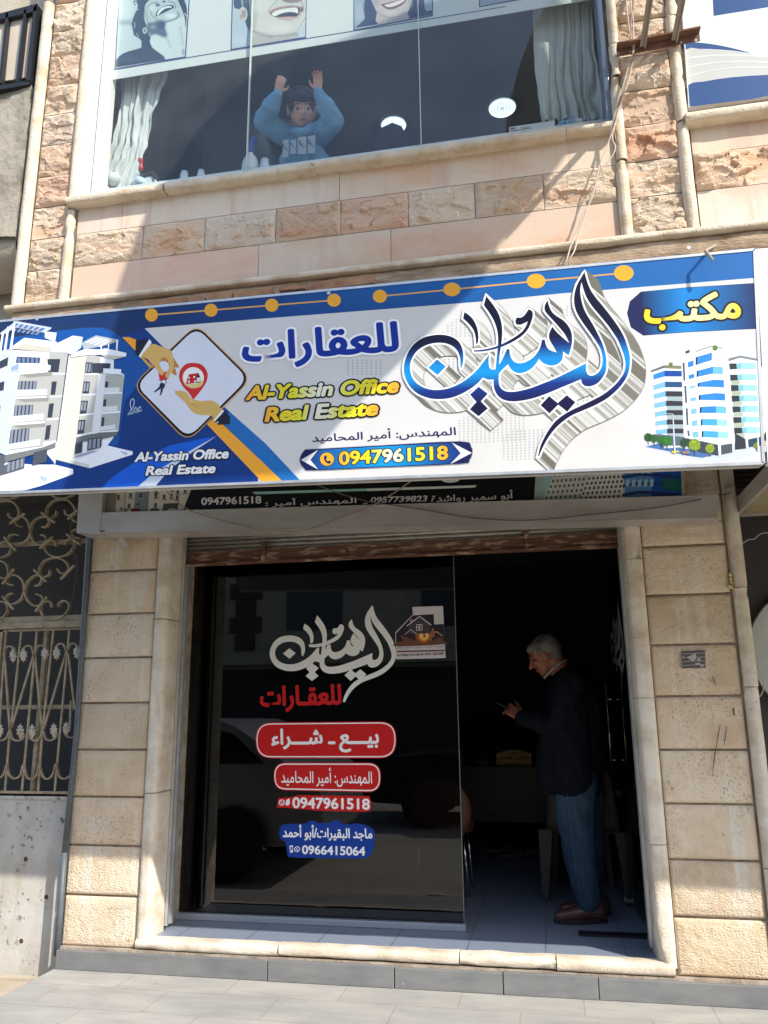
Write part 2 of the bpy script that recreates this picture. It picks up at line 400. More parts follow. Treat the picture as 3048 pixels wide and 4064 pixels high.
o = b.build('floor', M['tile_blue']); tag(o, kind='structure')

# ------------------------------------------------------------------ the stone building
bld = thing('stone_building', (-1.0, 0.3, 0.0), 'pink and beige stone-clad two storey building carrying the big blue and white shop sign', 'building')

def rock(mb, x0, x1, z0, z1, y, amp, seed, res=0.010, edge=0.030, bias=0.5):
    """quarry-faced block: flush margins, broken face bulging towards -y"""
    nu, nv = max(4, int((x1-x0)/res)), max(4, int((z1-z0)/res))
    sx, sz = seed*7.31, seed*3.77
    def fn(u, v):
        x, z = x0+(x1-x0)*u, z0+(z1-z0)*v
        e = min(u*(x1-x0), (1-u)*(x1-x0), v*(z1-z0), (1-v)*(z1-z0))/edge; e = min(1.0, max(0.0, e))
        p = Vector((x*5.0+sx, z*9.0+sz, seed))
        h = noise.noise(Vector((x*3+sx, z*4.1+sz, 1.3+seed)))*0.7 + bias*0.75
        for fx_, fz_, am in ((8.0, 15.0, 0.46), (19.0, 36.0, 0.15)):
            g = Vector((x*fx_+sx+0.5*noise.noise(p*2), z*fz_+sz+0.5*noise.noise(p*2+Vector((9, 2, 0))), seed*1.7))
            c = noise.voronoi(g)[1][0]; hv = noise.cell_vector(c*7.3)
            h += am*((hv.x-0.5)*1.5 + (hv.y-0.5)*1.4*(g.x-c.x) + (hv.z-0.25)*1.6*(g.y-c.y))
        h += noise.fractal(p*6, 1.0, 2.1, 3)*0.08
        return (x, y - max(-0.004, h*amp)*e*(2-e), z)
    mb.grid(fn, nu, nv, False)

def bead(mb, x, z0, z1, y, r, seed=1, n=9, step=0.03, chips=()):
    """vertical half-round moulding with worn edges"""
    m = max(2, int((z1-z0)/step))
    def fn(u, v):
        a = math.pi*u; z = z0+(z1-z0)*v
        k = 1 + 0.06*noise.noise(Vector((seed*3.3, z*6, a*1.5))) - 0.30*max(0, noise.noise(Vector((seed*5.1, z*11, a*2.6)))-0.42)
        for c0, hh in chips:
            if abs(z-c0) < hh: k *= 0.72 + 0.2*noise.noise(Vector((z*40, a*3, seed)))
        return (x - r*k*math.cos(a), y - r*1.05*k*math.sin(a), z)
    mb.grid(fn, n, m)

# z levels of the upper courses
UZ = [3.4752, 3.6893, 3.8825]
COLZ = [3.4752, 3.6939, 3.8825, 4.0743, 4.2675, 4.4677, 4.6641, 4.8558, 5.0514, 5.2285, 5.4233, 5.6158]
tones = [(1, 1, 1), (0.96, 0.9, 0.84), (1.05, 1.02, 0.98), (0.92, 0.8, 0.72), (1.04, 0.96, 0.88), (0.9, 0.86, 0.8), (1.0, 0.82, 0.74)]
# backing wall (with mortar colour showing in the joints)
b = MB()
b.box(-2.6642, 5.0, -1.1412, -0.827, 3.30, 4.0758)
b.box(-2.6642, 5.0, -0.827, 0.3, 3.30, 3.42)
b.box(-2.62, 5.0, -1.215, -1.142, 2.85, 3.32)  # unseen fascia added to stop sun leaking in over the sign
b.box(-2.6642, -2.31, -1.1412, -0.827, 4.0758, 5.6774)
b.box(0.4466, 0.77, -1.1412, -0.827, 4.0758, 5.6774)
b.build('wall_core', M['mortar'], bld)
sd = 1
for xa, xb, ra in ((-2.6011, -2.3932, 0.034), (0.4967, 0.743, 0.036)):
    b = MB()
    for i in range(len(COLZ) - 1):
        b.col = tones[(i * 3 + sd) % 7]
        sd += 1
        rock(b, xa, xb, COLZ[i] + 0.0023, COLZ[i + 1] - 0.0023, YU, ra, sd, 0.0062)
    b.build('rough_stone_pier', M['stone'], bld, 'left pier of broken-faced pink stones' if xa < 0 else 'right pier of broken-faced pink stones behind the hanging cables')
# courses below the window
U1, U2 = (crop(0, 0, 0.91863), crop(1524, 0, 0.91863))
xw0, xw1 = (-2.3331, 0.4543)
j1 = [PY(*U1(528, 920), YU).x, PY(*U1(1467, 790), YU).x]
j2 = [PY(*U1(617, 1050), YU).x, PY(*U1(885, 1000), YU).x, PY(*U1(1192, 970), YU).x, PY(*U1(1473, 930), YU).x, PY(*U2(105, 900), YU).x, PY(*U2(393, 870), YU).x, PY(*U2(690, 830), YU).x]
j3 = [PY(*U1(1117, 1110), YU).x, PY(*U2(30, 1060), YU).x]
b = MB(); k = 0
for zs, js in (((UZ[2], 4.0696), j1), ((UZ[0], UZ[1]), j3)):
    e = [xw0] + js + [xw1]
    for i in range(len(e) - 1):
        b.col = tones[k * 2 % 7]
        k += 1
        b.box(e[i] + 0.0015, e[i + 1] - 0.0015, YU, -1.135, zs[0] + 0.0015, zs[1] - 0.0015)
b.build('smooth_stone_course', M['stone_panel'], bld)
b = MB()
for i, (xa, xb) in enumerate(((0.7931, 1.3475), (1.349, 1.925))):
    for zs in ((UZ[2], 4.0527), (UZ[0], UZ[1])):
        b.col = tones[k * 3 % 7]
        k += 1
        b.box(xa + 0.0015, xb - 0.0015, YU, -1.135, zs[0] + 0.0015, zs[1] - 0.0015)
b.build('smooth_stone_course', M['stone_panel'], bld)
b = MB()
e = [xw0] + j2 + [xw1]
for i in range(len(e) - 1):
    b.col = tones[(i * 3 + 1) % 7]
    rock(b, e[i] + 0.0015, e[i + 1] - 0.0015, UZ[1] + 0.0015, UZ[2] - 0.0015, YU, 0.0231, 40 + i, 0.0069, bias=0.35)
b.build('rough_stone_course', M['stone'], bld)
b = MB()
for i, (xa, xb) in enumerate(((0.7931, 1.232), (1.2335, 1.694))):
    b.col = tones[(i + 4) % 7]
    rock(b, xa, xb, UZ[1] + 0.0015, UZ[2] - 0.0015, YU, 0.0347, 60 + i, 0.0077, bias=0.4)
b.build('rough_stone_course', M['stone'], bld)
# half-round mouldings
b = MB()
bead(b, -2.6372, 3.4675, 5.4233, -1.156, 0.0331, 1, chips=((4.5994, 0.0092), (4.3299, 0.0077)))
b.build('corner_moulding', M['bead'], bld)
b = MB()
bead(b, -2.3678, 3.4675, 4.0219, -1.156, 0.0277, 2, chips=((4.0065, 0.0385), (3.8833, 0.0231)))
bead(b, -2.3678, 4.0835, 5.6389, -1.156, 0.0262, 3)
b.build('corner_moulding', M['bead'], bld)
b = MB()
bead(b, 0.4736, 3.4675, 3.8833, -1.156, 0.0277, 4, chips=((3.8679, 0.0385),))
bead(b, 0.4789, 3.891, 4.3453, -1.156, 0.0254, 5, chips=((4.3299, 0.0308),))
bead(b, 0.4882, 4.353, 4.5301, -1.156, 0.0254, 6, chips=((4.4069, 0.0308),))
bead(b, 0.4928, 4.5339, 5.4849, -1.156, 0.0254, 7)
b.build('corner_moulding', M['bead'], bld)
b = MB()
bead(b, 0.7584, 3.4675, 4.0488, -1.156, 0.0285, 8, chips=((4.0373, 0.0154),))
bead(b, 0.7623, 4.0527, 4.6379, -1.156, 0.0277, 9, chips=((4.2914, 0.0193),))
bead(b, 0.77, 4.6418, 5.4849, -1.156, 0.0277, 10, chips=((4.7534, 0.0385),))
b.build('corner_moulding', M['bead'], bld)

def ledge(mb, xa, xb, y_front, zt, h, y_back, seed, step=0.02, slope=0.0, chips=0.004, nose=0.5):
    """horizontal stone ledge: bull-nosed front, slightly broken lower edge"""
    m = int((xb-xa)/step)
    prof = [(y_back, 0.0), (y_front+h*nose, 0.0), (y_front+h*nose*0.3, -h*0.10), (y_front, -h*0.34), (y_front, -h*0.66), (y_front+h*nose*0.25, -h*0.93), (y_front+h*nose, -h), (y_back, -h)]
    def fn(u, v):
        q = v*(len(prof)-1); i = min(int(q), len(prof)-2); q -= i
        y = prof[i][0]*(1-q)+prof[i+1][0]*q; z = prof[i][1]*(1-q)+prof[i+1][1]*q
        x = xa+(xb-xa)*u; k = chips*noise.noise(Vector((x*7+seed, v*3, 0)))
        c = noise.noise(Vector((x*2.6+seed*5, 4.4, v))); c = max(0, c-0.42)*0.07
        return (x, y+abs(k)+c*(0.4 if v > .2 else .2), zt+z+slope*(x-xa)+k*0.6+(c*0.3 if v > 0.5 else -c*0.3))
    mb.grid(fn, m, 14)
    mb.quad((xa, y_front+h*.2, zt), (xa, y_front+h*.2, zt-h), (xa, y_back, zt-h), (xa, y_back, zt)); mb.quad((xb, y_front+h*.2, zt), (xb, y_back, zt), (xb, y_back, zt-h), (xb, y_front+h*.2, zt-h))
b = MB()
ledge(b, -2.6642, 5.0, -1.226, 3.4713, 0.032, -1.058, 3)
b.build('cornice', M['bead'], bld)
b = MB()
ledge(b, -2.6334, 5.0, -1.20, 3.440, 0.10, -1.058, 8, chips=0.0092, nose=0.15)
b.build('cornice_bed', mat('dirty_bed_stone', (0.50, 0.38, 0.26), 0.9, (0.24, 0.155, 0.09), 6, (1, 1, 3), 0.6, 40), bld)
b = MB()
k = 0
for xa, xb in ((-1.863, -1.632), (-1.625, -1.54), (-1.532, -1.4), (-1.386, -1.194), (-1.155, -1.024), (-1.0, -0.693)):
    k += 1
    b.box(xa, xb, -1.243 - 0.008 * (k % 3), -1.135, 3.352 + 0.006 * (k % 2), 3.394 - 0.009 * (k % 3), Matrix.Rotation(0.02 * (k % 3 - 1), 3, 'Y'))
b.build('broken_brick_row', mat('broken_brick', (0.45, 0.24, 0.13), 0.95, (0.3, 0.15, 0.08), 14, bump=0.6), bld)
b = MB()
ledge(b, -2.3716, -1.8172, -1.2159, 4.0835, 0.0477, -0.981, 13)
ledge(b, -1.8134, -1.1935, -1.212, 4.0866, 0.0462, -0.981, 17)
ledge(b, -1.192, 0.231, -1.2159, 4.0873, 0.0477, -0.981, 21)
ledge(b, 0.2325, 0.462, -1.212, 4.0866, 0.0385, -0.981, 29, chips=0.0092)
ledge(b, 0.77, 2.002, -1.2159, 4.0727, 0.0539, -0.981, 33)
b.build('window_sill', M['bead'], bld)

# upstairs window: frame, panes
wf = MB()
wf.box(-2.3524, -2.283, -1.1658, -1.0195, 4.0873, 5.6774)
wf.box(-2.2753, -2.2523, -1.1465, -1.0195, 4.0873, 5.6774)
win = wf.build('window', M['white_pvc'], bld, 'white upright frame at the left of the upstairs window')
bevel(win, 0.008)
b = MB()
b.box(0.4274, 0.4558, -1.1542, -1.0118, 4.0873, 5.6774)
o = b.build('blue_frame', M['alu_blue'], win)
bevel(o, 0.005)
GY = -1.0811
mx1, mx2 = (-1.4122, -0.4774)
for xa, xb in ((-2.2561, mx1 - 0.003), (mx1 + 0.003, mx2 - 0.003), (mx2 + 0.003, 0.4312)):
    b = MB()
    b.quad((xa, -1.0811, 4.0881), (xb, -1.0811, 4.0881), (xb, -1.0811, 5.6774), (xa, -1.0811, 5.6774))
    b.build('window_pane', M['glass_up'], win)
b = MB()
b.box(mx1 - 0.0031, mx1 + 0.0031, -1.0873, -1.0719, 4.0881, 5.6774)
b.build('glazing_seam', mat('seam_silicone', (0.5, 0.56, 0.5), 0.3), win); b = MB()
b.box(mx2 - 0.0023, mx2 + 0.0023, -1.0826, -1.0749, 4.0881, 5.6774)
b.build('glazing_seam', bpy.data.materials['seam_silicone'], win)
# upstairs room
b = MB()
b.box(-2.541, 0.77, 1.714, 1.791, 3.6369, 5.8699)
b.box(-2.618, -2.541, -1.0118, 1.714, 3.6369, 5.8699)
b.box(0.7238, 0.8008, -0.8193, 1.714, 3.6369, 5.8699)
b.box(-2.1175, -1.8865, -0.134, 1.714, 3.6369, 5.8699)
b.build('upstairs_wall', M['room_up'], bld)
b = MB()
b.box(-2.541, 0.77, -1.0426, 1.791, 5.7159, 5.7775)
b.build('upstairs_ceiling', mat('upstairs_ceiling', (0.24, 0.27, 0.28), 0.9), bld)
b = MB()
b.box(-2.541, 0.77, -0.827, 1.714, 3.55, 3.62)
b.build('upstairs_floor', M['room_up'], bld)
b = MB()
b.box(-2.40, 0.462, -1.070, -0.82, 4.0765, 4.203)
b.build('inner_ledge', M['white_pvc'], bld)
b = MB()
b.box(-2.6642, 2.002, -1.135, -0.827, 5.6774, 7.2559)
b.box(-2.6642, 2.002, -0.827, 2.792, 5.8699, 7.2559)
b.build('upper_wall', M['plaster'], bld)
# ground-floor pilasters
def hammered(mb, x0, x1, z0, z1, y, seed):
    def fn(u, v):
        x, z = x0+(x1-x0)*u, z0+(z1-z0)*v
        e = min(u*(x1-x0), (1-u)*(x1-x0), v*(z1-z0), (1-v)*(z1-z0))
        k = min(1, max(0, (e-0.018)/0.02))
        n_ = noise.noise(Vector((x*34+seed*9, z*34, seed)))*0.6+noise.noise(Vector((x*70, z*80+seed, seed)))*0.4
        rim = min(1, e/0.006)
        bl = 0.5+0.5*noise.noise(Vector((x*4+seed, z*4, 9)))
        return (x, y + 0.010*(1-rim) - k*(0.004+0.0105*bl*n_), z)
    mb.grid(fn, int((x1-x0)/0.0085), int((z1-z0)/0.0085))
    mb.quad((x0, y+0.01, z0), (x1, y+0.01, z0), (x1, y+0.04, z0), (x0, y+0.04, z0)); mb.quad((x0, y+0.01, z1), (x0, y+0.04, z1), (x1, y+0.04, z1), (x1, y+0.01, z1))
    mb.quad((x0, y+0.01, z0), (x0, y+0.04, z0), (x0, y+0.04, z1), (x0, y+0.01, z1)); mb.quad((x1, y+0.01, z0), (x1, y+0.01, z1), (x1, y+0.04, z1), (x1, y+0.04, z0))
LZ = [0.108, 0.379, 0.647, 0.916, 1.183, 1.456, 1.726, 1.995, 2.266, 2.54, 2.81, 3.05]
def stain_cols(mb, start):                  # weathering painted by shape: run-off streaks on the lower courses of the left pilaster
    pass
ptone = [(1.03, 1.0, 0.96), (0.93, 0.87, 0.78), (1.06, 1.03, 1.0), (0.88, 0.84, 0.79), (1.0, 0.93, 0.86)]
b = MB()
for i in range(len(LZ)-1):
    b.col = ptone[(i*2) % 5]; hammered(b, -2.80, -2.345, LZ[i]+0.006, LZ[i+1]-0.006, 0.0, i+1)
pl = b.build('pilaster', M['pil'], bld, 'left pilaster of hammered beige blocks with pale run-off streaks')
b = MB(); b.box(-2.795, -2.30, 0.022, 0.5, 0.1, 3.6); b.build('joint', M['mortar'], pl)
b = MB()
for i in range(len(LZ)-1):
    b.col = ptone[(i*2+1) % 5]; hammered(b, 0.565, 0.998, LZ[i]+0.009, LZ[i+1]-0.003, 0.0, i+21)
pr = b.build('pilaster', M['pil'], bld, 'right pilaster of hammered beige blocks beside the open door')
b = MB(); b.box(0.53, 1.03, 0.022, 0.5, 0.1, 3.6); b.build('joint', M['mortar'], pr)
M['scuff'] = mat('rubber_scuff', (0.09, 0.06, 0.045), 0.9)
# dark marks on the right pilaster
C6 = crop(2400, 1850, 0.56495)
b = MB()
for pts in (((810, 1815), (800, 1880), (785, 1960), (770, 2050), (755, 2180)), ((855, 1825), (848, 1900), (838, 1960)), ((757, 1470), (770, 1510), (782, 1548)), ((905, 1700), (908, 1750)), ((820, 1638), (828, 1644))):
    P = [PY(*C6(*p), -0.0135) for p in pts]; b = MB()
    b.tube(P, [0.0012]+[0.0024, 0.0016, 0.0028, 0.0014][:len(P)-2]+[0.001] if len(P) > 2 else 0.0035, 5)
    b.build('scuff_mark', M['scuff'], pr)
# jambs
def jamb(mb, x0, x1, z0, z1, seed, dep=0.18):
    m = int((z1-z0)/0.02)
    prof = [(x0, dep), (x0, 0.006), (x0+(x1-x0)*0.08, -0.012), (x0+(x1-x0)*0.3, -0.02), (x0+(x1-x0)*0.8, -0.02), (x1, -0.004), (x1, dep)]
    def fn(u, v):
        q = u*(len(prof)-1); i = min(int(q), len(prof)-2); q -= i
        z = z0+(z1-z0)*v; x = prof[i][0]*(1-q)+prof[i+1][0]*q; y = prof[i][1]*(1-q)+prof[i+1][1]*q
        c = max(0, noise.noise(Vector((z*3.1+seed*4, u*2.2, seed)))-0.45)*0.12
        return (x+c*(0.5 if u > .5 else -.5)*-1, y+c+0.002*noise.noise(Vector((z*15, u*6, seed))), z)
    mb.grid(fn, 18, m)
M['jamb'] = mat('jamb_stone', (0.74, 0.66, 0.54), 0.7, (0.50, 0.40, 0.28), 4.5, (1, 1, 1.4), 0.4, 70, lo=0.42, hi=0.7, specks=(0.28, 0.2, 0.12), speck_scale=40, speck_lo=0.67, speck_mask=5.0)
b = MB()
for i, (za, zb) in enumerate(((0.13, 0.94), (0.945, 1.95), (1.955, 3.0))): jamb(b, -2.338, -2.262, za, zb, i+1)
b.build('door_jamb', M['jamb'], bld); b = MB()
for i, (za, zb) in enumerate(((0.15, 0.72), (0.723, 1.45), (1.453, 2.2), (2.203, 3.0))): jamb(b, 0.472, 0.558, za, zb, i+8, 0.3)
b.build('door_jamb', M['jamb'], bld)
b = MB(); bead(b, 1.045, 0.1, 0.62, 0.0, 0.036, 12); bead(b, 1.045, 0.625, 1.5, 0.0, 0.036, 13, chips=((1.49, 0.02),)); bead(b, 1.048, 1.505, 2.02, 0.0, 0.036, 14, chips=((2.0, 0.02),)); bead(b, 1.052, 2.025, 2.578, 0.0, 0.034, 15, chips=((2.56, 0.04),))
b.box(1.012, 1.082, 0.004, 0.4, 0.1, 3.0)
b.build('corner_moulding', M['jamb'], bld)
# threshold, kerb tiles
b = MB(); ledge(b, -2.33, -1.50, -0.03, 0.172, 0.058, 0.05, 41, chips=0.008); ledge(b, -1.495, -0.52, -0.028, 0.174, 0.056, 0.05, 47, chips=0.006); ledge(b, -0.515, -0.03, -0.03, 0.174, 0.056, 0.05, 53, chips=0.01); ledge(b, -0.025, 0.545, -0.034, 0.176, 0.062, 0.05, 59, chips=0.006)
b.build('threshold', M['jamb'], bld)
b = MB()
for i, (xa, xb) in enumerate(((-2.80, -1.55), (-1.545, -0.86), (-0.855, -0.30), (-0.295, 0.17), (0.174, 1.6))):
    b.box(xa, xb, -0.045-0.003*(i % 2), 0.0, 0.001, 0.099+0.005*(i % 2))
o = b.build('kerb_tile', M['kerb'], bld); bevel(o, 0.003)
b = MB(); b.box(-2.795, 1.1, -0.02, 0.1, 0.02, 0.112); b.build('bed_mortar', M['mortar'], bld)
# lintel zone hidden behind the signs and the shop's inside
b = MB(); b.box(-2.30, 0.53, 0.10, 0.34, 2.62, 3.3); b.box(-2.795, 1.08, 0.02, 0.3, 2.9, 3.4); b.build('lintel', M['plaster'], bld)
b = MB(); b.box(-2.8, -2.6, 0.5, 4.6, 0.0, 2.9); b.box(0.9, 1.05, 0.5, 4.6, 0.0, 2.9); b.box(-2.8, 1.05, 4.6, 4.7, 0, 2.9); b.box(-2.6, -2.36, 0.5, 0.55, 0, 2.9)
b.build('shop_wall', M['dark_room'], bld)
b = MB(); b.box(-2.8, 1.05, 0.4, 4.7, 2.85, 2.92)
for i in range(7): b.box(-2.6, 0.9, 0.8+i*0.55, 0.815+i*0.55, 2.835, 2.849)
b.build('shop_ceiling', mat('shop_ceiling', (0.12, 0.125, 0.13), 0.9), bld)
# ------------------------------------------------------------------ the big shop sign
A3, A4, S5 = crop(0, 1150, 0.61724), crop(900, 1150, 0.61724), crop(1524, 950, 0.91863)
SL, SR, SH, SCc = crop(0, 1240, 0.33755), crop(2530, 1330, 0.31224), crop(500, 1260, 0.31344), crop(1590, 1060, 0.58469)
def onp(cr, pts, y): 
    out = []
    for p in pts:
        q = PY(*cr(p[0], p[1]), y); out.append((q.x, q.z)+tuple(p[2:]))
    return out
ID = lambda x, y: (x, y)
LIFT = 0.00016
class Art:                                   # flat printed artwork built up in thin layers on the plane y
    def __init__(s, y): s.y = y; s.L = []; s.mb = MB()
    def lay(s, Q, n=1):                      # the first layer free above everything this outline overlaps
        x0, x1, z0, z1 = min(q[0] for q in Q), max(q[0] for q in Q), min(q[1] for q in Q), max(q[1] for q in Q)
        k = 1 + max((l_ for b_, l_ in s.L if b_[0] < x1 and b_[1] > x0 and b_[2] < z1 and b_[3] > z0), default=0)
        s.L.append(((x0, x1, z0, z1), k+n-1)); return k
    def P(s, cr, pts, col, smooth=0, inf=0.0, grad=None):
        Q = onp(cr, pts, s.y)
        if smooth: Q = smooth_loop(Q, smooth)
        Q = [q[:2] for q in Q]
        if inf: Q = inflate(Q, inf)
        return s.raw(Q, col, grad)
    def raw(s, Q, col, grad=None):
        Q = [q[:2] for q in Q]
        cols = None
        if grad:                             # grad = (axis, v0, c0, v1, c1)
            ax, v0, c0, v1, c1 = grad; cols = []
            for q in Q:
                t = min(1, max(0, (q[ax]-v0)/(v1-v0))); cols.append(tuple(c0[i]*(1-t)+c1[i]*t for i in range(3)))
        s.mb.col = col; s.mb.poly(Q, s.y-s.lay(Q)*LIFT, cols); return Q
    def soft(s, cr, cx, cy, rx, ry, ang, c0, c1, n=20):   # round tone running out into the tone around it
        ca, sa = math.cos(ang), math.sin(ang)
        O = onp(cr, [(cx+rx*math.cos(t)*ca-ry*math.sin(t)*sa, cy+rx*math.cos(t)*sa+ry*math.sin(t)*ca) for t in [2*math.pi*i/n for i in range(n)]], s.y)
        I = onp(cr, [(cx, cy)], s.y)[0]; y = s.y-s.lay(O)*LIFT
        s.mb.add([(I[0], y, I[1])]+[(p[0], y, p[1]) for p in O], [(0, 1+(i+1) % n, 1+i) for i in range(n)], [c0]+[c1]*n)
    def T(s, cr, body, bl, br, tl, layers, shear=0.0):
        q = [onp(cr, [p], s.y)[0] for p in (bl, br, tl)]
        m_ = 0.02; bb_ = [(min(p[0] for p in q)-m_, min(p[1] for p in q)-m_), (max(p[0] for p in q)+m_, max(p[1] for p in q)+m_)]
        k = s.lay(bb_, len(layers)); ly = [(o_, c_, (k+i)*LIFT) for i, (o_, c_) in enumerate(layers)]
        put_text(s.mb, body, *q, s.y, ly, shear)
    def done(s, name, mat_, parent, label=None):
        o = s.mb.build(name, mat_, parent, label); s.mb = MB(); return o

NAVY, DEEP, BLUE, SKY, WHITE, OFFW = lin((20, 28, 76)), lin((20, 62, 140)), lin((34, 106, 176)), lin((20, 140, 205)), lin((222, 222, 220)), lin((208, 207, 204))
ORG, YEL, BLK, SKIN, RED, GREY = lin((240, 165, 45)), lin((228, 214, 40)), lin((16, 18, 24)), lin((214, 176, 100)), lin((205, 42, 36)), lin((175, 178, 180))
sign = thing('shop_sign', (-0.81, YS, 2.34), 'big printed shop sign in blue, white and orange with silver calligraphy above the shop', 'sign')
cTL, cTR, cBL, cBR = PY(-80, 1283, YS), PY(2994, 991, YS), PY(-80, 1960, YS), PY(3030, 1838, YS)
b = MB()
fr = [(cBL.x, cBL.z), (cBR.x, cBR.z), (cTR.x, cTR.z), (cTL.x, cTL.z)]
b.prism(fr, YS, YS+0.07)
face = b.build('panel', mat('sign_back', (0.45, 0.45, 0.44), 0.6), sign)
b = MB()
for p, q in ((cTL, cTR), (cBL, cBR), (cTR, cBR)):
    b.bar((p.x, YS+0.012, p.z), (q.x, YS+0.012, q.z), 0.012, 0.03)
b.build('edge_trim', M['alu'], sign)
a = Art(YS)
a.raw([(p[0], p[1]) for p in fr], OFFW)
# top band in three tones running into each other
band = [(-80, 1283), (560, 1223), (1060, 1177), (1524, 1131), (2240, 1062), (2992, 992)]
bot = [A3(-60, 400), A3(930, 248), A4(150, 192), A4(1659, 74), S5(760, 234), S5(1606, 166)]
bc = [lin((30, 50, 92)), lin((22, 50, 98)), lin((18, 60, 122)), lin((22, 86, 152)), lin((26, 98, 166)), lin((26, 98, 166))]
kb = a.lay([q[:2] for q in onp(ID, band+bot, YS)])
for i in range(5):
    q = onp(ID, [band[i], band[i+1], bot[i+1], bot[i]], YS)
    a.mb.quad(*[(p[0], YS-kb*LIFT, p[1]) for p in (q[3], q[2], q[1], q[0])], [bc[i], bc[i+1], bc[i+1], bc[i]])
# left blue field
a.P(A3, [(-130, 215), (930, 248), (1300, 620), (1500, 880), (1660, 1010), (1660, 1252), (-130, 1320)], lin((18, 56, 126)))
a.P(A3, [(-130, 205), (930, 248), (760, 300), (640, 330), (300, 330), (-130, 330)], lin((30, 52, 92)))
a.P(A3, [(-130, 330), (200, 290), (390, 262), (560, 243), (660, 245), (735, 272), (800, 330), (900, 430), (990, 520), (860, 760), (860, 1000), (-130, 1000)], lin((24, 82, 156)))
a.P(A3, [(800, 720), (880, 620), (1240, 960), (1000, 1080), (820, 1200), (760, 1000)], lin((16, 54, 120)))
a.P(A3, [(650, 1282), (700, 1225), (760, 1180), (900, 1085), (1100, 1000), (1390, 940), (1250, 1020), (1000, 1170), (880, 1272)], lin((22, 92, 205)))
a.P(A3, [(880, 1272), (1000, 1170), (1250, 1020), (1395, 941), (1230, 1050), (1100, 1150), (1000, 1262)], lin((200, 212, 226)))
# orange and blue stripes
a.P(A3, [(786, 305), (830, 304), (876, 322), (878, 395), (990, 500), (960, 500), (870, 392)], ORG)
a.P(ID, [SH(1025, 1350), SH(1130, 1262), A4(360, 1231), A4(228, 1237)], lin((236, 165, 48)))
a.P(ID, [SH(1150, 1270), SH(1250, 1138), A4(250, 990), A4(472, 1226), A4(358, 1231)], BLUE)
a.P(SH, [(1190, 1170), (1250, 1138), (1310, 1205), (1240, 1250)], lin((22, 54, 120)))
# left printed buildings
W1, W2, SHD, DK, GL = lin((236, 240, 244)), lin((206, 216, 234)), lin((184, 184, 178)), lin((58, 64, 76)), lin((140, 148, 162))
def LP(pts, c): a.P(SL, pts, c)
LP([(-240, 2000), (75, 1760), (380, 1790), (640, 1790), (860, 1842), (862, 1900), (480, 2040), (290, 2092), (-240, 2112)], W1)
LP([(660, 1690), (880, 1700), (1240, 1560), (1560, 1635), (1560, 1672), (1055, 1832)], W1); LP([(660, 1690), (1055, 1790), (1055, 1832), (650, 1730)], lin((208, 210, 200)))
LP([(-240, 500), (130, 430), (230, 690), (75, 1680), (-240, 1560)], W2)
for q in ([(0, 575), (100, 525), (90, 625), (-10, 670)], [(-20, 830), (55, 808), (45, 915), (-30, 935)], [(-60, 1110), (8, 1095), (0, 1180), (-70, 1200)]): LP(q, DK)
LP([(130, 440), (590, 470), (820, 455), (760, 900), (650, 1780), (500, 1600), (75, 1680), (230, 690)], W1)
LP([(820, 520), (1028, 490), (960, 1000), (880, 1720), (665, 1690), (745, 1000)], lin((218, 216, 202)))
LP([(790, 520), (825, 500), (690, 1560), (650, 1785), (640, 1785)], lin((240, 242, 244)))
LP([(1028, 490), (1340, 555), (1340, 660), (1465, 735), (1395, 1395), (1240, 1600), (880, 1720)], W1)
LP([(585, 470), (805, 462), (670, 1515), (515, 1535)], SHD)
for q in ([(560, 550), (712, 550), (690, 705), (570, 705)], [(612, 815), (672, 812), (650, 970), (598, 972)], [(580, 1075), (638, 1068), (616, 1236), (560, 1240)], [(548, 1332), (604, 1322), (582, 1492), (525, 1505)]): LP(q, DK)
for q in ([(628, 712), (772, 712), (768, 730), (625, 732)], [(592, 985), (735, 978), (730, 994), (588, 1000)], [(555, 1254), (702, 1240), (698, 1256), (552, 1272)], [(515, 1528), (685, 1502), (680, 1522), (512, 1550)]): LP(q, W1)
LP([(805, 458), (820, 462), (675, 1520), (664, 1520)], lin((70, 76, 84)))
for q, wq, rq in (([(232, 735), (612, 700), (578, 985), (190, 990)], [(222, 810), (436, 808), (426, 906), (208, 912)], [(203, 912), (560, 904), (556, 972), (192, 988)]),
                  ([(185, 1022), (580, 1002), (548, 1272), (150, 1300)], [(178, 1096), (394, 1085), (384, 1208), (160, 1226)], [(155, 1222), (520, 1192), (514, 1262), (140, 1300)]),
                  ([(140, 1332), (540, 1302), (508, 1575), (92, 1625)], [(130, 1385), (352, 1358), (338, 1515), (108, 1548)], [(105, 1550), (480, 1488), (472, 1560), (92, 1618)])):
    LP(q, SHD); LP([(q[0][0], q[0][1]), (q[1][0], q[1][1]), (q[1][0]-8, q[1][1]+45), (q[0][0]+110, q[0][1]+35)], lin((150, 150, 142))); LP(wq, DK)
    for i in range(5):
        t0, t1 = (i+0.18)/5, (i+0.82)/5
        L2 = lambda p, r, t: (p[0]+(r[0]-p[0])*t, p[1]+(r[1]-p[1])*t)
        LP([L2(wq[0], wq[1], t0), L2(wq[0], wq[1], t1), L2(wq[3], wq[2], t1), L2(wq[3], wq[2], t0)], GL)
    LP(rq, lin((226, 234, 240)))
LP([(200, 520), (474, 532), (468, 600), (190, 596)], DK)
for i in range(5): LP([(212+i*52, 530), (245+i*52, 532), (243+i*52, 598), (210+i*52, 598)], lin((112, 130, 170)))
LP([(222, 596), (600, 622), (595, 682), (232, 692), (120, 700), (135, 640)], W1); LP([(140, 640), (225, 600), (220, 680), (128, 692)], lin((150, 172, 214)))
LP([(110, 425), (290, 300), (670, 345), (665, 425), (590, 470), (165, 432)], W1); LP([(165, 432), (285, 368), (668, 425), (590, 470)], lin((206, 202, 186)))
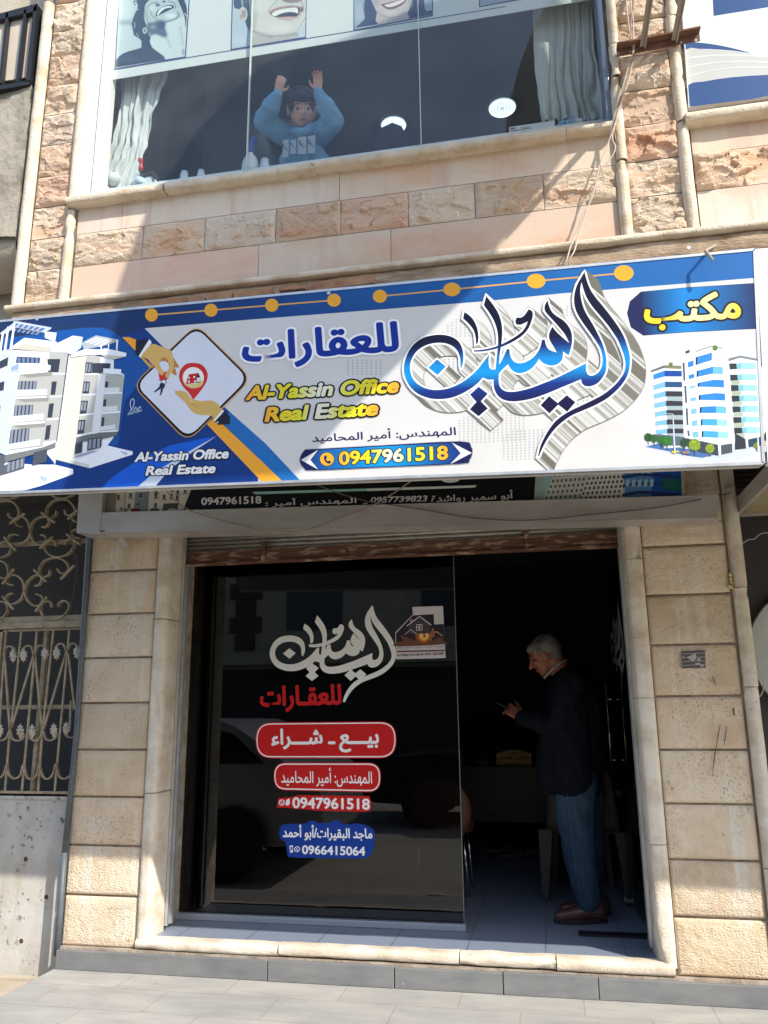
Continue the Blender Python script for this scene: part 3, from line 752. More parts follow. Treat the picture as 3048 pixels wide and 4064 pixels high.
LP([(530, 225), (670, 242), (650, 350), (530, 300)], W1); LP([(655, 350), (790, 410), (785, 470), (600, 468)], W1)
LP([(0, 250), (170, 120), (195, 105), (610, 180), (600, 200), (520, 240), (190, 180), (30, 270)], lin((198, 206, 220)))
for i in range(6):
    LP([(185+i*62, 128+i*11), (228+i*62, 136+i*11), (190+i*60, 175+i*10), (150+i*60, 168+i*10)], lin((96, 120, 168)))
    LP([(170+i*55, 190+i*8), (205+i*55, 196+i*8), (180+i*52, 232+i*8), (150+i*52, 226+i*8)], lin((120, 140, 178)))
for xx, yy, hh in ((165, 110, 330), (90, 170, 330), (30, 230, 300)): LP([(xx, yy), (xx+24, yy), (xx-20, yy+hh), (xx-50, yy+hh)], W1)
LP([(680, 362), (862, 275), (978, 292), (955, 420), (850, 500), (800, 480)], W1); LP([(862, 290), (978, 300), (955, 420), (850, 470)], W2)
LP([(960, 362), (1130, 272), (1400, 322), (1392, 345), (1210, 400), (990, 440)], lin((176, 182, 190)))
for i in range(4): LP([(1000+i*50, 352+i*16), (1140+i*50, 292+i*10), (1180+i*50, 300+i*10), (1030+i*50, 362+i*16)], lin((216, 222, 226)))
LP([(1372, 330), (1395, 330), (1385, 450), (1366, 450)], W1); LP([(1190, 395), (1205, 395), (1200, 440), (1186, 440)], W1); LP([(1275, 372), (1290, 372), (1286, 440), (1272, 440)], W1)
LP([(850, 485), (1020, 432), (1180, 440), (1250, 425), (1492, 480), (1486, 522), (1340, 555), (1180, 500), (1028, 505), (830, 532)], W1); LP([(1190, 500), (1486, 522), (1350, 556), (1250, 540)], lin((200, 196, 182)))
LP([(1030, 512), (1186, 520), (1165, 740), (1080, 1425), (908, 1450), (1000, 730)], SHD)
for q in ([(1014, 590), (1092, 592), (1080, 720), (1004, 716)], [(990, 815), (1066, 816), (1050, 960), (975, 958)], [(960, 1042), (1042, 1040), (1022, 1192), (945, 1198)], [(930, 1268), (1012, 1264), (992, 1425), (915, 1436)], [(1092, 600), (1180, 600), (1168, 716), (1085, 716)]): LP(q, DK)
for i, (x_, y_) in enumerate(((1022, 605), (998, 830), (968, 1056), (938, 1284))): LP([(x_, y_), (x_+22, y_), (x_+8, y_+100), (x_-14, y_+100)], GL); LP([(x_+34, y_), (x_+56, y_), (x_+42, y_+100), (x_+20, y_+100)], GL)
for q in ([(1002, 722), (1166, 722), (1163, 740), (1000, 738)], [(972, 962), (1136, 958), (1132, 976), (969, 980)], [(942, 1204), (1112, 1184), (1108, 1202), (938, 1224)], [(908, 1448), (1085, 1408), (1082, 1428), (904, 1470)]): LP(q, W1)
LP([(1163, 738), (1250, 720), (1178, 1440), (1082, 1430)], lin((226, 228, 226)))
LP([(1250, 738), (1462, 742), (1394, 1392), (1180, 1405)], lin((172, 176, 168)))
for q in ([(1150, 598), (1305, 604), (1298, 665), (1220, 660), (1215, 715), (1145, 716)], [(1245, 815), (1282, 818), (1275, 888), (1240, 886)], [(1226, 1026), (1258, 1026), (1250, 1112), (1216, 1114)], [(1204, 1236), (1236, 1234), (1226, 1340), (1194, 1346)]): LP(q, DK)
LP([(1222, 662), (1432, 672), (1428, 735), (1250, 722), (1218, 720)], W1)
for q in ([(1236, 890), (1412, 884), (1408, 940), (1228, 944)], [(1212, 1112), (1392, 1102), (1386, 1160), (1205, 1172)], [(1190, 1346), (1366, 1318), (1360, 1372), (1184, 1396)]): LP(q, lin((214, 222, 222)))
for q in ([(1228, 946), (1444, 938), (1440, 958), (1225, 968)], [(1204, 1176), (1420, 1162), (1416, 1182), (1200, 1200)], [(1182, 1402), (1396, 1382), (1394, 1400), (1178, 1440)]): LP(q, W1)
LP([(62, 1680), (500, 1590), (660, 1530), (655, 1590), (495, 1645), (60, 1765)], lin((120, 124, 122)))
LP([(-240, 1660), (62, 1680), (55, 1800), (300, 1700), (290, 1832), (-240, 1990)], lin((92, 98, 106))); LP([(400, 1650), (562, 1605), (552, 1760), (384, 1802)], lin((76, 82, 92)))
for i in range(4): LP([(95+i*52, 1770-i*15), (125+i*52, 1762-i*15), (118+i*52, 1870-i*18), (88+i*52, 1880-i*18)], GL)
LP([(908, 1475), (1180, 1415), (1390, 1405), (1385, 1450), (1165, 1500), (900, 1530)], lin((106, 112, 108))); LP([(895, 1545), (978, 1520), (970, 1648), (885, 1670)], DK); LP([(1040, 1490), (1205, 1470), (1195, 1590), (1030, 1630)], DK)
for i in range(3): LP([(1052+i*50, 1500-i*6), (1085+i*50, 1494-i*6), (1078+i*50, 1605-i*8), (1045+i*50, 1612-i*8)], GL)
LP([(885, 1690), (1050, 1640), (1165, 1625), (960, 1690), (890, 1705)], lin((150, 162, 196))); LP([(1410, 1630), (1500, 1650), (1495, 1682), (1450, 1665)], lin((170, 190, 214))); LP([(470, 1915), (555, 1945), (550, 1990), (480, 1975)], lin((176, 190, 208)))
art1 = a.done('printed_artwork', M['print'], sign, 'printed white apartment blocks on blue at the left of the sign')
# diamond with hands
Dm = onp(SH, [(893, 95), (1585, 778), (782, 1570), (92, 862)], YS)
dcol = lin((214, 218, 228))
a.raw(inflate(round_poly(Dm, 0.066), 0.004), lin((214, 160, 84))); a.raw(round_poly(Dm, 0.066), BLK)
Di = onp(SH, [(893, 128), (1548, 775), (790, 1528), (128, 862)], YS); a.raw(round_poly(Di, 0.062), dcol)
def HP(pts, c, sm=3): a.P(SH, pts, c, sm)
HP([(130, 292, 1), (305, 272, 1), (332, 320, 1), (185, 505, 1), (120, 465, 1)], lin((28, 32, 46)), 1)
HP([(190, 500), (270, 560), (350, 625), (318, 640), (230, 560)], lin((206, 160, 80)), 2)
HP([(300, 275, 1), (330, 322, 1), (190, 514, 1), (165, 490, 1)], lin((236, 236, 236)), 1)
HP([(520, 520), (600, 510), (640, 570), (675, 625), (650, 640), (625, 630), (645, 730), (615, 728), (580, 690)], lin((190, 128, 60)), 3)
HP([(415, 700, 1), (520, 688, 1), (515, 768, 1), (550, 762, 1), (482, 822, 1), (414, 792, 1), (428, 785, 1)], RED, 1)
HP([(325, 345), (400, 352), (480, 385), (570, 425), (600, 500), (610, 590), (605, 660), (565, 720), (525, 775), (500, 740), (530, 680), (552, 640), (550, 590), (500, 552), (435, 560), (430, 610), (470, 670), (486, 710), (460, 735), (430, 715), (385, 650), (330, 590), (270, 525), (200, 488)], lin((214, 174, 98)), 3)
HP([(436, 565), (500, 556), (546, 598), (545, 650), (505, 690), (482, 690), (440, 622)], dcol, 3)
HP([(438, 556), (455, 520), (490, 508), (525, 530), (545, 590), (500, 553)], lin((186, 124, 60)), 3)
a.raw(onp(SH, circle(480, 822, 36), YS), lin((60, 66, 80))); a.raw(onp(SH, circle(480, 822, 28), YS), dcol)
a.raw(onp(SH, circle(462, 866, 36), YS), lin((38, 44, 60)))
HP([(425, 880, 1), (455, 895, 1), (370, 952, 1), (357, 944, 1)], lin((38, 44, 60)), 1); HP([(448, 895, 1), (482, 890, 1), (448, 985, 1), (432, 990, 1)], lin((38, 44, 60)), 1)
HP([(855, 578), (960, 600), (1030, 690), (1030, 790), (985, 880), (910, 980), (852, 1045, 1), (800, 960), (720, 870), (676, 770), (690, 670), (760, 595)], RED, 5)
a.raw(onp(SH, circle(855, 765, 134), YS), lin((238, 236, 230)))
HP([(735, 820), (800, 845), (900, 835), (985, 800), (950, 875), (855, 899), (765, 868)], lin((214, 196, 130)), 3)
HP([(765, 845, 1), (775, 780, 1), (803, 722, 1), (920, 706, 1), (905, 760, 1), (890, 830, 1), (830, 838, 1)], lin((190, 30, 34)), 1)
HP([(920, 706, 1), (946, 765, 1), (948, 822, 1), (895, 832, 1), (900, 765, 1)], lin((34, 28, 34)), 1)
for x_, y_ in ((800, 768), (868, 758), (800, 815), (878, 812), (912, 780), (934, 776), (912, 805), (934, 802)): HP([(x_-11, y_-12, 1), (x_+11, y_-14, 1), (x_+11, y_+10, 1), (x_-11, y_+12, 1)], lin((236, 232, 226)), 1)
HP([(620, 940), (660, 930), (730, 935), (775, 960), (830, 1030), (870, 1045), (960, 1060), (1080, 1053), (1160, 1090), (1200, 1150), (1228, 1178), (1150, 1292), (1080, 1245), (980, 1238), (890, 1222), (820, 1170), (760, 1090), (700, 1030), (645, 985)], lin((210, 172, 98)), 3)
HP([(800, 1060), (850, 1040), (850, 1090), (930, 1140), (860, 1115), (810, 1090)], lin((186, 144, 76)), 3); a.raw(onp(SH, circle(832, 1066, 26), YS), lin((224, 190, 120)))
HP([(1228, 1172, 1), (1246, 1184, 1), (1135, 1325, 1), (1112, 1300, 1)], lin((236, 236, 236)), 1)
HP([(1246, 1192, 1), (1320, 1256, 1), (1316, 1350, 1), (1170, 1362, 1), (1128, 1318, 1)], lin((28, 32, 46)), 1); a.raw(onp(SH, circle(1162, 1330, 11), YS), WHITE)
a.done('printed_artwork', M['print'], sign, 'printed white diamond with two hands, a key and a red map pin')
# right printed buildings
def RP(pts, c): a.P(SR, pts, c)
RW, RW2, RB1, RB2, RDK = lin((236, 238, 240)), lin((214, 220, 226)), lin((120, 180, 222)), lin((42, 130, 205)), lin((40, 46, 58))
RP([(60, 1430), (150, 1370), (500, 1390), (1050, 1500), (1300, 1430), (1640, 1420), (1640, 1480), (1250, 1590), (950, 1612), (700, 1580), (420, 1500)], lin((196, 204, 210)))
RP([(100, 1420), (250, 1380), (650, 1450), (960, 1530), (820, 1560), (640, 1535), (360, 1470)], lin((70, 110, 160)))
RP([(165, 480), (345, 425), (560, 440), (605, 1420), (350, 1440), (250, 1260), (200, 600)], lin((226, 230, 232)))
RP([(555, 190), (725, 108), (795, 112), (745, 215), (945, 140), (1115, 165), (1165, 420), (1235, 1300), (1258, 1290), (1252, 1370), (1045, 1398), (592, 1300), (575, 600), (560, 360)], RW)
RP([(1150, 305), (1300, 262), (1535, 305), (1600, 460), (1632, 1210), (1600, 1290), (1360, 1325), (1235, 1240)], lin((230, 234, 234)))
for i, ty in enumerate((452, 592, 712, 836, 955, 1076, 1192)):
    o5 = 6*i; hh = 74-2.5*i
    RP([(200+o5, ty+50-6*i), (345+o5, ty), (345+o5, ty+hh), (202+o5, ty+hh+42-5*i)], RB1 if i else RB2)
    RP([(345+o5, ty), (560+4*i, ty+3), (562+4*i, ty+hh), (345+o5, ty+hh)], lin((24, 70, 150)) if i == 0 else (lin((40, 80, 120)) if i == 1 else lin((52, 52, 60))))
    if i > 1: RP([(360+o5, ty+hh), (562+4*i, ty+hh), (566+4*i, ty+hh+50), (360+o5, ty+hh+54)], lin((160, 178, 182)))
RP([(170, 452), (340, 385), (555, 395), (555, 425), (345, 412), (180, 470)], lin((96, 104, 112))); a.raw(onp(SR, circle(424, 372, 24), YS), lin((96, 120, 50))); RP([(340, 400), (550, 405), (550, 425), (345, 415)], lin((130, 140, 80)))
for i, (tp, bt, tl_, bl_) in enumerate(((222, 318, 285, 382), (402, 490, 460, 535), (568, 660, 612, 662), (738, 826, 768, 830), (905, 990, 920, 996), (1070, 1150, 1075, 1152), (1226, 1306, 1226, 1302))):
    o5 = 13*i
    RP([(738+o5, tl_), (758+o5, tl_-8), (758+o5, bl_-6), (738+o5, bl_)], lin((24, 40, 70)))
    RP([(758+o5, tl_-8), (945+o5, tp), (945+o5, bt), (758+o5, bl_-6)], RB2 if i < 5 else lin((70, 165, 225)))
    RP([(945+o5, tp), (1070+14*i, tp+6), (1072+14*i, bt+6), (945+o5, bt)], [lin((215, 228, 234)), lin((110, 180, 225)), RB2, RB2, lin((100, 185, 228)), lin((150, 205, 230)), lin((150, 205, 230))][i])
    for k_ in range(4): RP([(790+o5+k_*42, tl_-16-k_*14+2*k_*i), (794+o5+k_*42, tl_-16-k_*14+2*k_*i), (794+o5+k_*42, bl_-14-k_*12+2*k_*i), (790+o5+k_*42, bl_-14-k_*12+2*k_*i)], lin((90, 160, 215)))
    RP([(638+10*i, tl_+62-9*i), (712+10*i, tl_+34-6*i), (714+10*i, bl_+8-2*i), (642+10*i, bl_+32-5*i)], RB2 if i < 2 else RB1)
for (y0_, y1_, xo) in ((350, 580, 0), (645, 862, 22), (930, 1145, 40), (1212, 1285, 58)): RP([(572+xo, y0_), (598+xo, y0_), (608+xo, y1_), (584+xo, y1_)], lin((70, 84, 100)))
RP([(607, 205), (665, 182), (665, 222), (610, 243)], lin((60, 70, 90))); RP([(735, 205), (940, 138), (1088, 165), (1088, 178), (940, 152), (738, 218)], lin((140, 146, 152))); a.raw(onp(SR, circle(986, 165, 34), YS), lin((90, 125, 50)))
RP([(1120, 180), (1145, 200), (1225, 1290), (1200, 1300)], lin((206, 212, 216)))
for i, ty in enumerate((352, 495, 628, 762, 898, 1034, 1168)):
    o5 = 12*i
    RP([(1165+10*i, ty+10), (1256+o5, ty+8), (1262+o5, ty+80), (1172+10*i, ty+86)], lin((48, 52, 58)))
    RP([(1256+o5, ty+14), (1312+o5, ty), (1316+o5, ty+76), (1262+o5, ty+80)], lin((120, 186, 196)))
    RP([(1312+o5, ty), (1500+8*i, ty+6), (1504+8*i, ty+74), (1316+o5, ty+76)], lin((150, 206, 226)))
    RP([(1180+10*i, ty+88), (1290+o5, ty+84), (1292+o5, ty+135), (1186+10*i, ty+140)], lin((170, 182, 160)) if i > 0 else RW2)
RP([(1155, 300), (1300, 262), (1532, 302), (1530, 330), (1300, 290), (1158, 335)], lin((120, 128, 132)))
RP([(600, 1310), (1045, 1398), (1045, 1535), (800, 1490), (610, 1400)], lin((58, 66, 82))); RP([(1060, 1400), (1205, 1378), (1205, 1490), (1065, 1520)], lin((72, 84, 92))); RP([(1022, 1395), (1058, 1395), (1062, 1535), (1032, 1535)], W1); RP([(1205, 1375), (1225, 1372), (1228, 1480), (1208, 1488)], W1)
RP([(1240, 1250), (1370, 1320), (1380, 1440), (1240, 1455)], lin((50, 54, 62))); RP([(1400, 1330), (1590, 1290), (1592, 1400), (1410, 1425)], lin((40, 70, 90))); RP([(1372, 1322), (1402, 1322), (1408, 1430), (1380, 1432)], W1)
RP([(250, 1258), (600, 1300), (610, 1400), (300, 1400)], lin((86, 100, 112)))
for x_, y_, r_, c_ in ((135, 1300, 56, (40, 84, 44)), (210, 1312, 54, (46, 92, 44)), (310, 1338, 58, (44, 96, 48)), (376, 1345, 66, (50, 110, 44)), (592, 1372, 56, (40, 74, 46)), (725, 1400, 80, (128, 150, 40)), (920, 1440, 62, (130, 156, 46)), (1510, 1405, 40, (120, 130, 44))):
    RP([(x_-5, y_), (x_+5, y_), (x_+5, y_+r_*1.7), (x_-5, y_+r_*1.7)], lin((70, 56, 40)))
    rr = random.Random(int(x_))
    a.raw(onp(SR, [(x_+r_*(0.86+0.2*rr.random())*math.cos(t*0.35), y_+r_*(0.86+0.2*rr.random())*math.sin(t*0.35)) for t in range(18)], YS), lin(c_))
    for q in range(7): a.raw(onp(SR, circle(x_+rr.uniform(-.6, .6)*r_, y_+rr.uniform(-.65, .45)*r_, r_*0.18, n=7), YS), tuple(v*rr.uniform(0.6, 1.9) for v in lin(c_)))
RP([(444, 1006), (456, 1006), (486, 1508), (464, 1508)], lin((196, 204, 214))); RP([(352, 998), (452, 1003), (452, 1010), (352, 1006)], lin((196, 204, 214))); RP([(1516, 1160), (1526, 1160), (1550, 1470), (1526, 1470)], lin((210, 214, 220)))
RP([(432, 1478), (520, 1470), (535, 1490), (440, 1500)], lin((220, 200, 60))); RP([(565, 1480), (660, 1470), (660, 1510), (575, 1515)], lin((150, 120, 110)))
RP([(1580, 1350), (1640, 1345), (1642, 1415), (1582, 1420)], lin((226, 220, 214))); RP([(1590, 1360), (1632, 1356), (1632, 1372), (1590, 1376)], RED); RP([(1588, 1390), (1632, 1386), (1632, 1404), (1590, 1408)], RED)
a.done('printed_artwork', M['print'], sign, 'printed office towers with blue windows at the right of the sign')
# dots and lines of the band
dots = [(601.8, 1250.6, 25, 26), (837.6, 1231.5, 26, 26), (1079, 1211.7, 26.5, 26), (1325.9, 1192, 27, 26), (1508, 1176, 28, 26), (1793.5, 1149, 34, 27), (2127.5, 1116, 37, 29), (2475.7, 1084, 39, 31)]
for i in (0, 1, 2, 4, 5, 6):
    p, q = dots[i], dots[i+1]; a.P(ID, [(p[0], p[1]-3), (q[0], q[1]-3), (q[0], q[1]+3), (p[0], p[1]+3)], lin((214, 160, 90)))
for d in dots: a.P(ID, circle(*d), lin((232, 166, 48)))
# halftone
hd = [(780+30*i, 455+17*j) for i in range(8) for j in range(6)]
for x_, y_ in hd: a.raw([q[:2] for q in onp(A4, circle(x_, y_, 6.5, n=8), YS)], lin((178, 178, 176)))
for cx0, cy0, ni, nj in ((400, 1005, 16, 11), (700, 1120, 13, 11), (320, 360, 8, 7), (1100, 270, 4, 4), (1240, 850, 5, 5), (300, 590, 5, 7)):
    for i in range(ni):
        for j in range(nj):
            if (i-ni/2)**2/(ni/2)**2+(j-nj/2)**2/(nj/2)**2 > 1.5: continue
            a.raw([q[:2] for q in onp(SCc, circle(cx0+29*i, cy0+19*j-1.6*i, 6.5, n=8), YS)], lin((178, 178, 176)))
# lettering
GOLD = [lin((244, 160, 50)), lin((230, 206, 40)), lin((222, 216, 44)), lin((228, 228, 214)), lin((226, 220, 60)), lin((226, 210, 40)), lin((244, 160, 50))]
a.T(A4, arab('للعقارات'), (98, 523), (1113, 456), (98, 277), [(0.09, lin((246, 246, 246))), (0.035, lin((12, 46, 146)))])
for s_, bl, br, tl in (('Al-Yassin Office', (120, 714), (1105, 664), (132, 618)), ('Real Estate', (243, 854), (974, 810), (250, 757))):
    a.T(A4, s_, bl, br, tl, [(0.12, BLK), (0.044, GOLD)], 0.12)
for s_, bl, br, tl in (('Al-Yassin Office', (865, 1110), (1470, 1086), (872, 1045)), ('Real Estate', (935, 1197), (1385, 1180), (942, 1135))):
    a.T(A3, s_, bl, br, tl, [(0.12, BLK), (0.042, lin((236, 236, 236)))], 0.12)
a.T(A4, arab('المهندس: أمير المحاميد'), (548, 995), (1475, 950), (548, 915), [(0.018, NAVY)])
pill = onp(A4, [(470, 1095), (500, 1035), (560, 1026), (1000, 1002), (1500, 976), (1570, 1010), (1578, 1050), (1560, 1095), (1500, 1120), (1000, 1142), (560, 1162), (500, 1150)], YS)
pill = smooth_loop(pill, 3); a.raw(inflate(pill, 0.0023), lin((150, 156, 170))); a.raw(pill, NAVY)
xm = pill[0][0]
a.P(A4, [(600, 1030), (1020, 1008), (1020, 1135), (590, 1156), (535, 1095)], NAVY, grad=(0, PY(*A4(540, 1090), YS).x, lin((24, 50, 120)), PY(*A4(900, 1060), YS).x, lin((10, 150, 220))))
a.P(A4, [(1018, 1008), (1450, 986), (1502, 1050), (1440, 1118), (1018, 1136)], NAVY, grad=(0, PY(*A4(1020, 1090), YS).x, lin((10, 150, 220)), PY(*A4(1450, 1060), YS).x, lin((24, 50, 120))))
a.P(A4, [(478, 1095), (588, 1030), (538, 1095), (588, 1156)], WHITE); a.P(A4, [(1448, 984), (1576, 1050), (1438, 1122), (1504, 1052)], WHITE)
a.raw(onp(A4, circle(645, 1090, 48, 46), YS), lin((60, 50, 30))); a.raw(onp(A4, circle(645, 1090, 44, 42), YS), ORG)
a.P(A4, [(628, 1070), (640, 1066), (646, 1084), (638, 1090), (650, 1104), (660, 1098), (672, 1110), (660, 1120), (640, 1112), (626, 1090)], NAVY, 2)
a.T(A4, '0947961518', (722, 1130), (1425, 1093), (722, 1041), [(0.085, lin((40, 44, 60))), (0.032, GOLD)])
pl2 = onp(S5, [(1050, 320), (1062, 268), (1110, 226), (1300, 208), (1612, 188), (1622, 386), (1300, 402), (1120, 416), (1066, 380)], YS)
a.raw(pl2, NAVY)
a.P(S5, [(1110, 226), (1300, 210), (1300, 400), (1120, 416)], NAVY, grad=(0, PY(*S5(1110, 300), YS).x, NAVY, PY(*S5(1290, 300), YS).x, lin((14, 130, 205))))
a.P(S5, [(1300, 210), (1612, 190), (1622, 386), (1300, 400)], NAVY, grad=(0, PY(*S5(1330, 300), YS).x, lin((14, 130, 205)), PY(*S5(1615, 300), YS).x, NAVY))
a.T(S5, arab('مكتب'), (1125, 398), (1546, 374), (1120, 246), [(0.09, BLK), (0.035, [lin((236, 205, 50)), lin((232, 196, 40)), lin((236, 228, 170)), lin((240, 232, 150)), lin((232, 200, 40))])])
a.T(A3, '0952792004', (823, 808), (912, 784), (823, 793), [(0.02, lin((190, 205, 225)))])
for pts in ([(845, 770), (838, 735), (845, 708), (858, 702), (866, 715), (862, 745), (850, 775), (835, 782)], [(862, 780), (875, 755), (888, 778), (900, 752), (910, 765)]):
    for i in range(len(pts)-1):
        p, q = pts[i], pts[i+1]; a.mb.col = lin((190, 205, 225)); d = Vector((q[0]-p[0], q[1]-p[1])).normalized()*2.5
        a.P(A3, [(p[0]-d.y, p[1]+d.x), (q[0]-d.y, q[1]+d.x), (q[0]+d.y, q[1]-d.x), (p[0]+d.y, p[1]-d.x)], lin((190, 205, 225)))
a.done('lettering', M['print'], sign)
# calligraphy: blue strokes traced on the sign
CALL = [
 [(410, 690), (422, 660), (427, 610), (420, 560), (400, 515), (365, 485), (320, 468), (265, 462), (205, 468), (150, 485), (105, 515), (65, 560), (40, 610), (25, 665), (25, 720), (40, 770), (70, 820), (115, 860), (170, 885), (230, 898), (300, 897), (360, 885), (420, 860), (480, 825), (530, 785), (558, 752, 1), (572, 758), (600, 767), (640, 763, 1), (648, 698, 1), (618, 697), (602, 680), (598, 640), (601, 598, 1), (560, 650), (520, 700), (460, 755), (400, 795), (330, 825), (260, 837), (200, 833), (140, 812), (95, 775), (70, 725), (65, 670), (80, 620), (110, 575), (160, 540), (220, 520), (290, 518), (345, 535), (385, 570), (404, 620), (406, 655)],
 [(582, 200, 1), (565, 262, 1), (600, 310), (635, 370), (655, 430), (662, 490), (660, 550), (652, 620), (645, 690), (632, 765), (632, 800), (640, 840), (665, 880), (705, 905), (760, 914), (830, 908), (910, 890), (1000, 858), (1090, 820), (1170, 787), (1224, 764, 1), (1232, 792), (1250, 808), (1285, 812), (1330, 795), (1365, 760), (1390, 715), (1397, 660), (1392, 600), (1372, 530), (1340, 460), (1300, 385), (1260, 320), (1235, 260), (1222, 200), (1219, 150), (1228, 105, 1), (1240, 150), (1262, 210), (1300, 270), (1350, 330), (1400, 390), (1440, 445), (1475, 500), (1500, 560), (1520, 620), (1525, 680), (1510, 730), (1475, 780), (1430, 825), (1370, 870), (1290, 912), (1210, 950), (1130, 990), (1060, 1040), (1010, 1100), (970, 1170), (945, 1230), (934, 1285, 1), (941, 1285, 1), (955, 1248), (990, 1180), (1035, 1115), (1090, 1060), (1160, 1010), (1240, 975), (1320, 940), (1400, 895), (1460, 845), (1505, 795), (1538, 740), (1553, 680), (1555, 610), (1540, 545), (1515, 475), (1475, 405), (1425, 335), (1370, 265), (1320, 205), (1285, 150), (1262, 90), (1248, 35, 1), (1222, 80), (1195, 130), (1180, 185), (1177, 235), (1187, 290), (1210, 340), (1250, 400), (1290, 455), (1325, 505), (1352, 550), (1368, 600), (1370, 650), (1358, 695), (1332, 726), (1300, 740), (1272, 733), (1258, 700), (1260, 655, 1), (1200, 685), (1120, 725), (1040, 763), (960, 795), (880, 825), (800, 845), (740, 850), (700, 840), (675, 815), (666, 775), (668, 720), (672, 610), (680, 550), (688, 490), (690, 430), (682, 370), (660, 310), (625, 255)],
 [(722, 560, 1), (738, 558, 1), (742, 590), (752, 622), (772, 646), (802, 656), (842, 650), (890, 624), (925, 588), (948, 545), (960, 497, 1), (978, 495, 1), (988, 535), (1010, 565), (1060, 583, 1), (1040, 545), (1015, 505), (1007, 475), (1012, 445), (1030, 408, 1), (1060, 445), (1100, 482), (1145, 520, 1), (1115, 460), (1070, 405), (1030, 360), (995, 322), (978, 295), (980, 260), (998, 228, 1), (1008, 268), (1028, 308), (1062, 338), (1102, 363), (1136, 400), (1157, 440), (1164, 490), (1158, 545), (1140, 602, 1), (1102, 575, 1), (1098, 625), (1075, 655), (1040, 670), (1000, 668), (962, 650), (940, 625, 1), (920, 657), (890, 690), (850, 713), (808, 723), (772, 713), (745, 690), (730, 662, 1), (700, 690), (664, 730, 1), (660, 680, 1), (690, 630)],
 [(433, 310, 1), (425, 352, 1), (460, 385), (495, 430), (510, 480), (512, 525, 1), (525, 515), (528, 465), (518, 410), (490, 355), (455, 322)],
 [(497, 568, 1), (560, 563), (640, 545), (710, 515), (780, 475), (830, 435), (855, 395), (862, 372, 1), (838, 385), (810, 395), (785, 390), (780, 365), (790, 345, 1), (820, 345), (845, 325), (868, 290, 1), (890, 300), (898, 325), (890, 365), (870, 415), (835, 460), (780, 500), (710, 535), (640, 560), (560, 575), (500, 577, 1)],
 [(248, 630, 1), (308, 677, 1), (252, 735, 1), (190, 685, 1)],
 [(530, 815, 1), (592, 862, 1), (545, 914, 1), (592, 962, 1), (530, 1015, 1), (470, 968, 1), (515, 918, 1), (472, 868, 1)],
 [(1008, 878, 1), (1066, 926, 1), (1128, 872, 1), (1186, 920, 1), (1130, 985, 1), (1070, 936, 1), (1010, 996, 1), (950, 940, 1)]]
def sc_dots(i): return i >= 5
strokes = []
for i, pts in enumerate(CALL):
    Q = onp(SCc, pts, YS)
    strokes.append(smooth_loop(Q, 1 if i >= 5 else 3))
strokes = [[q[:2] for q in s_] for s_ in strokes]
def silver_mat():
    m = mat('silver_print', (0.6, 0.6, 0.58), 0.4); n = m.node_tree.nodes; l = m.node_tree.links; bb = n['Principled BSDF']
    tc = n.new('ShaderNodeTexCoord'); mp = None
    d_ = n.new('ShaderNodeVectorMath'); d_.operation = 'DOT_PRODUCT'; L_ = math.hypot(*dv); d_.inputs[1].default_value = (-dv[1]/L_, 0.0, dv[0]/L_); l.new(tc.outputs['Object'], d_.inputs[0])
    t = n.new('ShaderNodeTexNoise'); t.noise_dimensions = '1D'; t.inputs['Scale'].default_value = 11.0; t.inputs['Detail'].default_value = 2.5; l.new(d_.outputs['Value'], t.inputs['W'])
    r = n.new('ShaderNodeValToRGB'); l.new(t.outputs['Fac'], r.inputs[0])
    e = r.color_ramp.elements; e[0].position = 0.34; e[0].color = (*lin((112, 109, 96)), 1); e[1].position = 0.45; e[1].color = (*lin((206, 206, 200)), 1)
    for p_, c_ in ((0.51, (138, 135, 120)), (0.56, (226, 226, 222)), (0.64, (104, 100, 86))): q = e.new(p_); q.color = (*lin(c_), 1)
    l.new(r.outputs[0], bb.inputs['Base Color']); return m
p0, p1 = PY(*SCc(700, 600), YS), PY(*SCc(780, 672), YS); dv = (p1.x-p0.x, p1.z-p0.z)
base = YS-a.lay([q for s_ in strokes for q in s_])*LIFT
gl_ = MB(); N = 26
edge = MB(); edge.col = lin((112, 112, 106))
UO, UE = union_fill([inflate(s_, 0.0102) for s_ in strokes]), union_fill([inflate(s_, 0.0125) for s_ in strokes])
def sheet(mb, U, dx, dz, y): mb.add([(x+dx, y, z+dz) for x, z in U[0]], [f if (U[0][f[1]][0]-U[0][f[0]][0])*(U[0][f[2]][1]-U[0][f[0]][1])-(U[0][f[2]][0]-U[0][f[0]][0])*(U[0][f[1]][1]-U[0][f[0]][1]) > 0 else f[::-1] for f in U[1]])
for i in range(N, -1, -1):
    t = i/N
    if i == N: sheet(edge, UE, dv[0]*t, dv[1]*t, base-0.00006*(N-i))
    sheet(gl_, UO, dv[0]*t, dv[1]*t, base-0.00006*(N-i)-0.00005)
call = edge.build('calligraphy', M['print'], sign, 'large silver and blue Arabic calligraphy across the right half of the sign')
gl_.build('silver_extrusion', silver_mat(), call)
wl = MB(); wl.col = lin((226, 226, 226)); base2 = base-0.00006*(N+4)
sheet(wl, union_fill([inflate(s_, 0.008) for s_ in strokes]), 0, 0, base2)
wl.build('white_outline', M['print'], call)
bm_ = mat('calligraphy_blue', (0.02, 0.03, 0.1), 0.4, spec=0.2); n = bm_.node_tree.nodes; l = bm_.node_tree.links
tc = n.new('ShaderNodeTexCoord'); sp = n.new('ShaderNodeSeparateXYZ'); l.new(tc.outputs['Object'], sp.inputs[0])
sk_ = n.new('ShaderNodeMath'); sk_.operation = 'MULTIPLY_ADD'; sk_.inputs[1].default_value = 0.02; l.new(sp.outputs['X'], sk_.inputs[0]); l.new(sp.outputs['Z'], sk_.inputs[2])
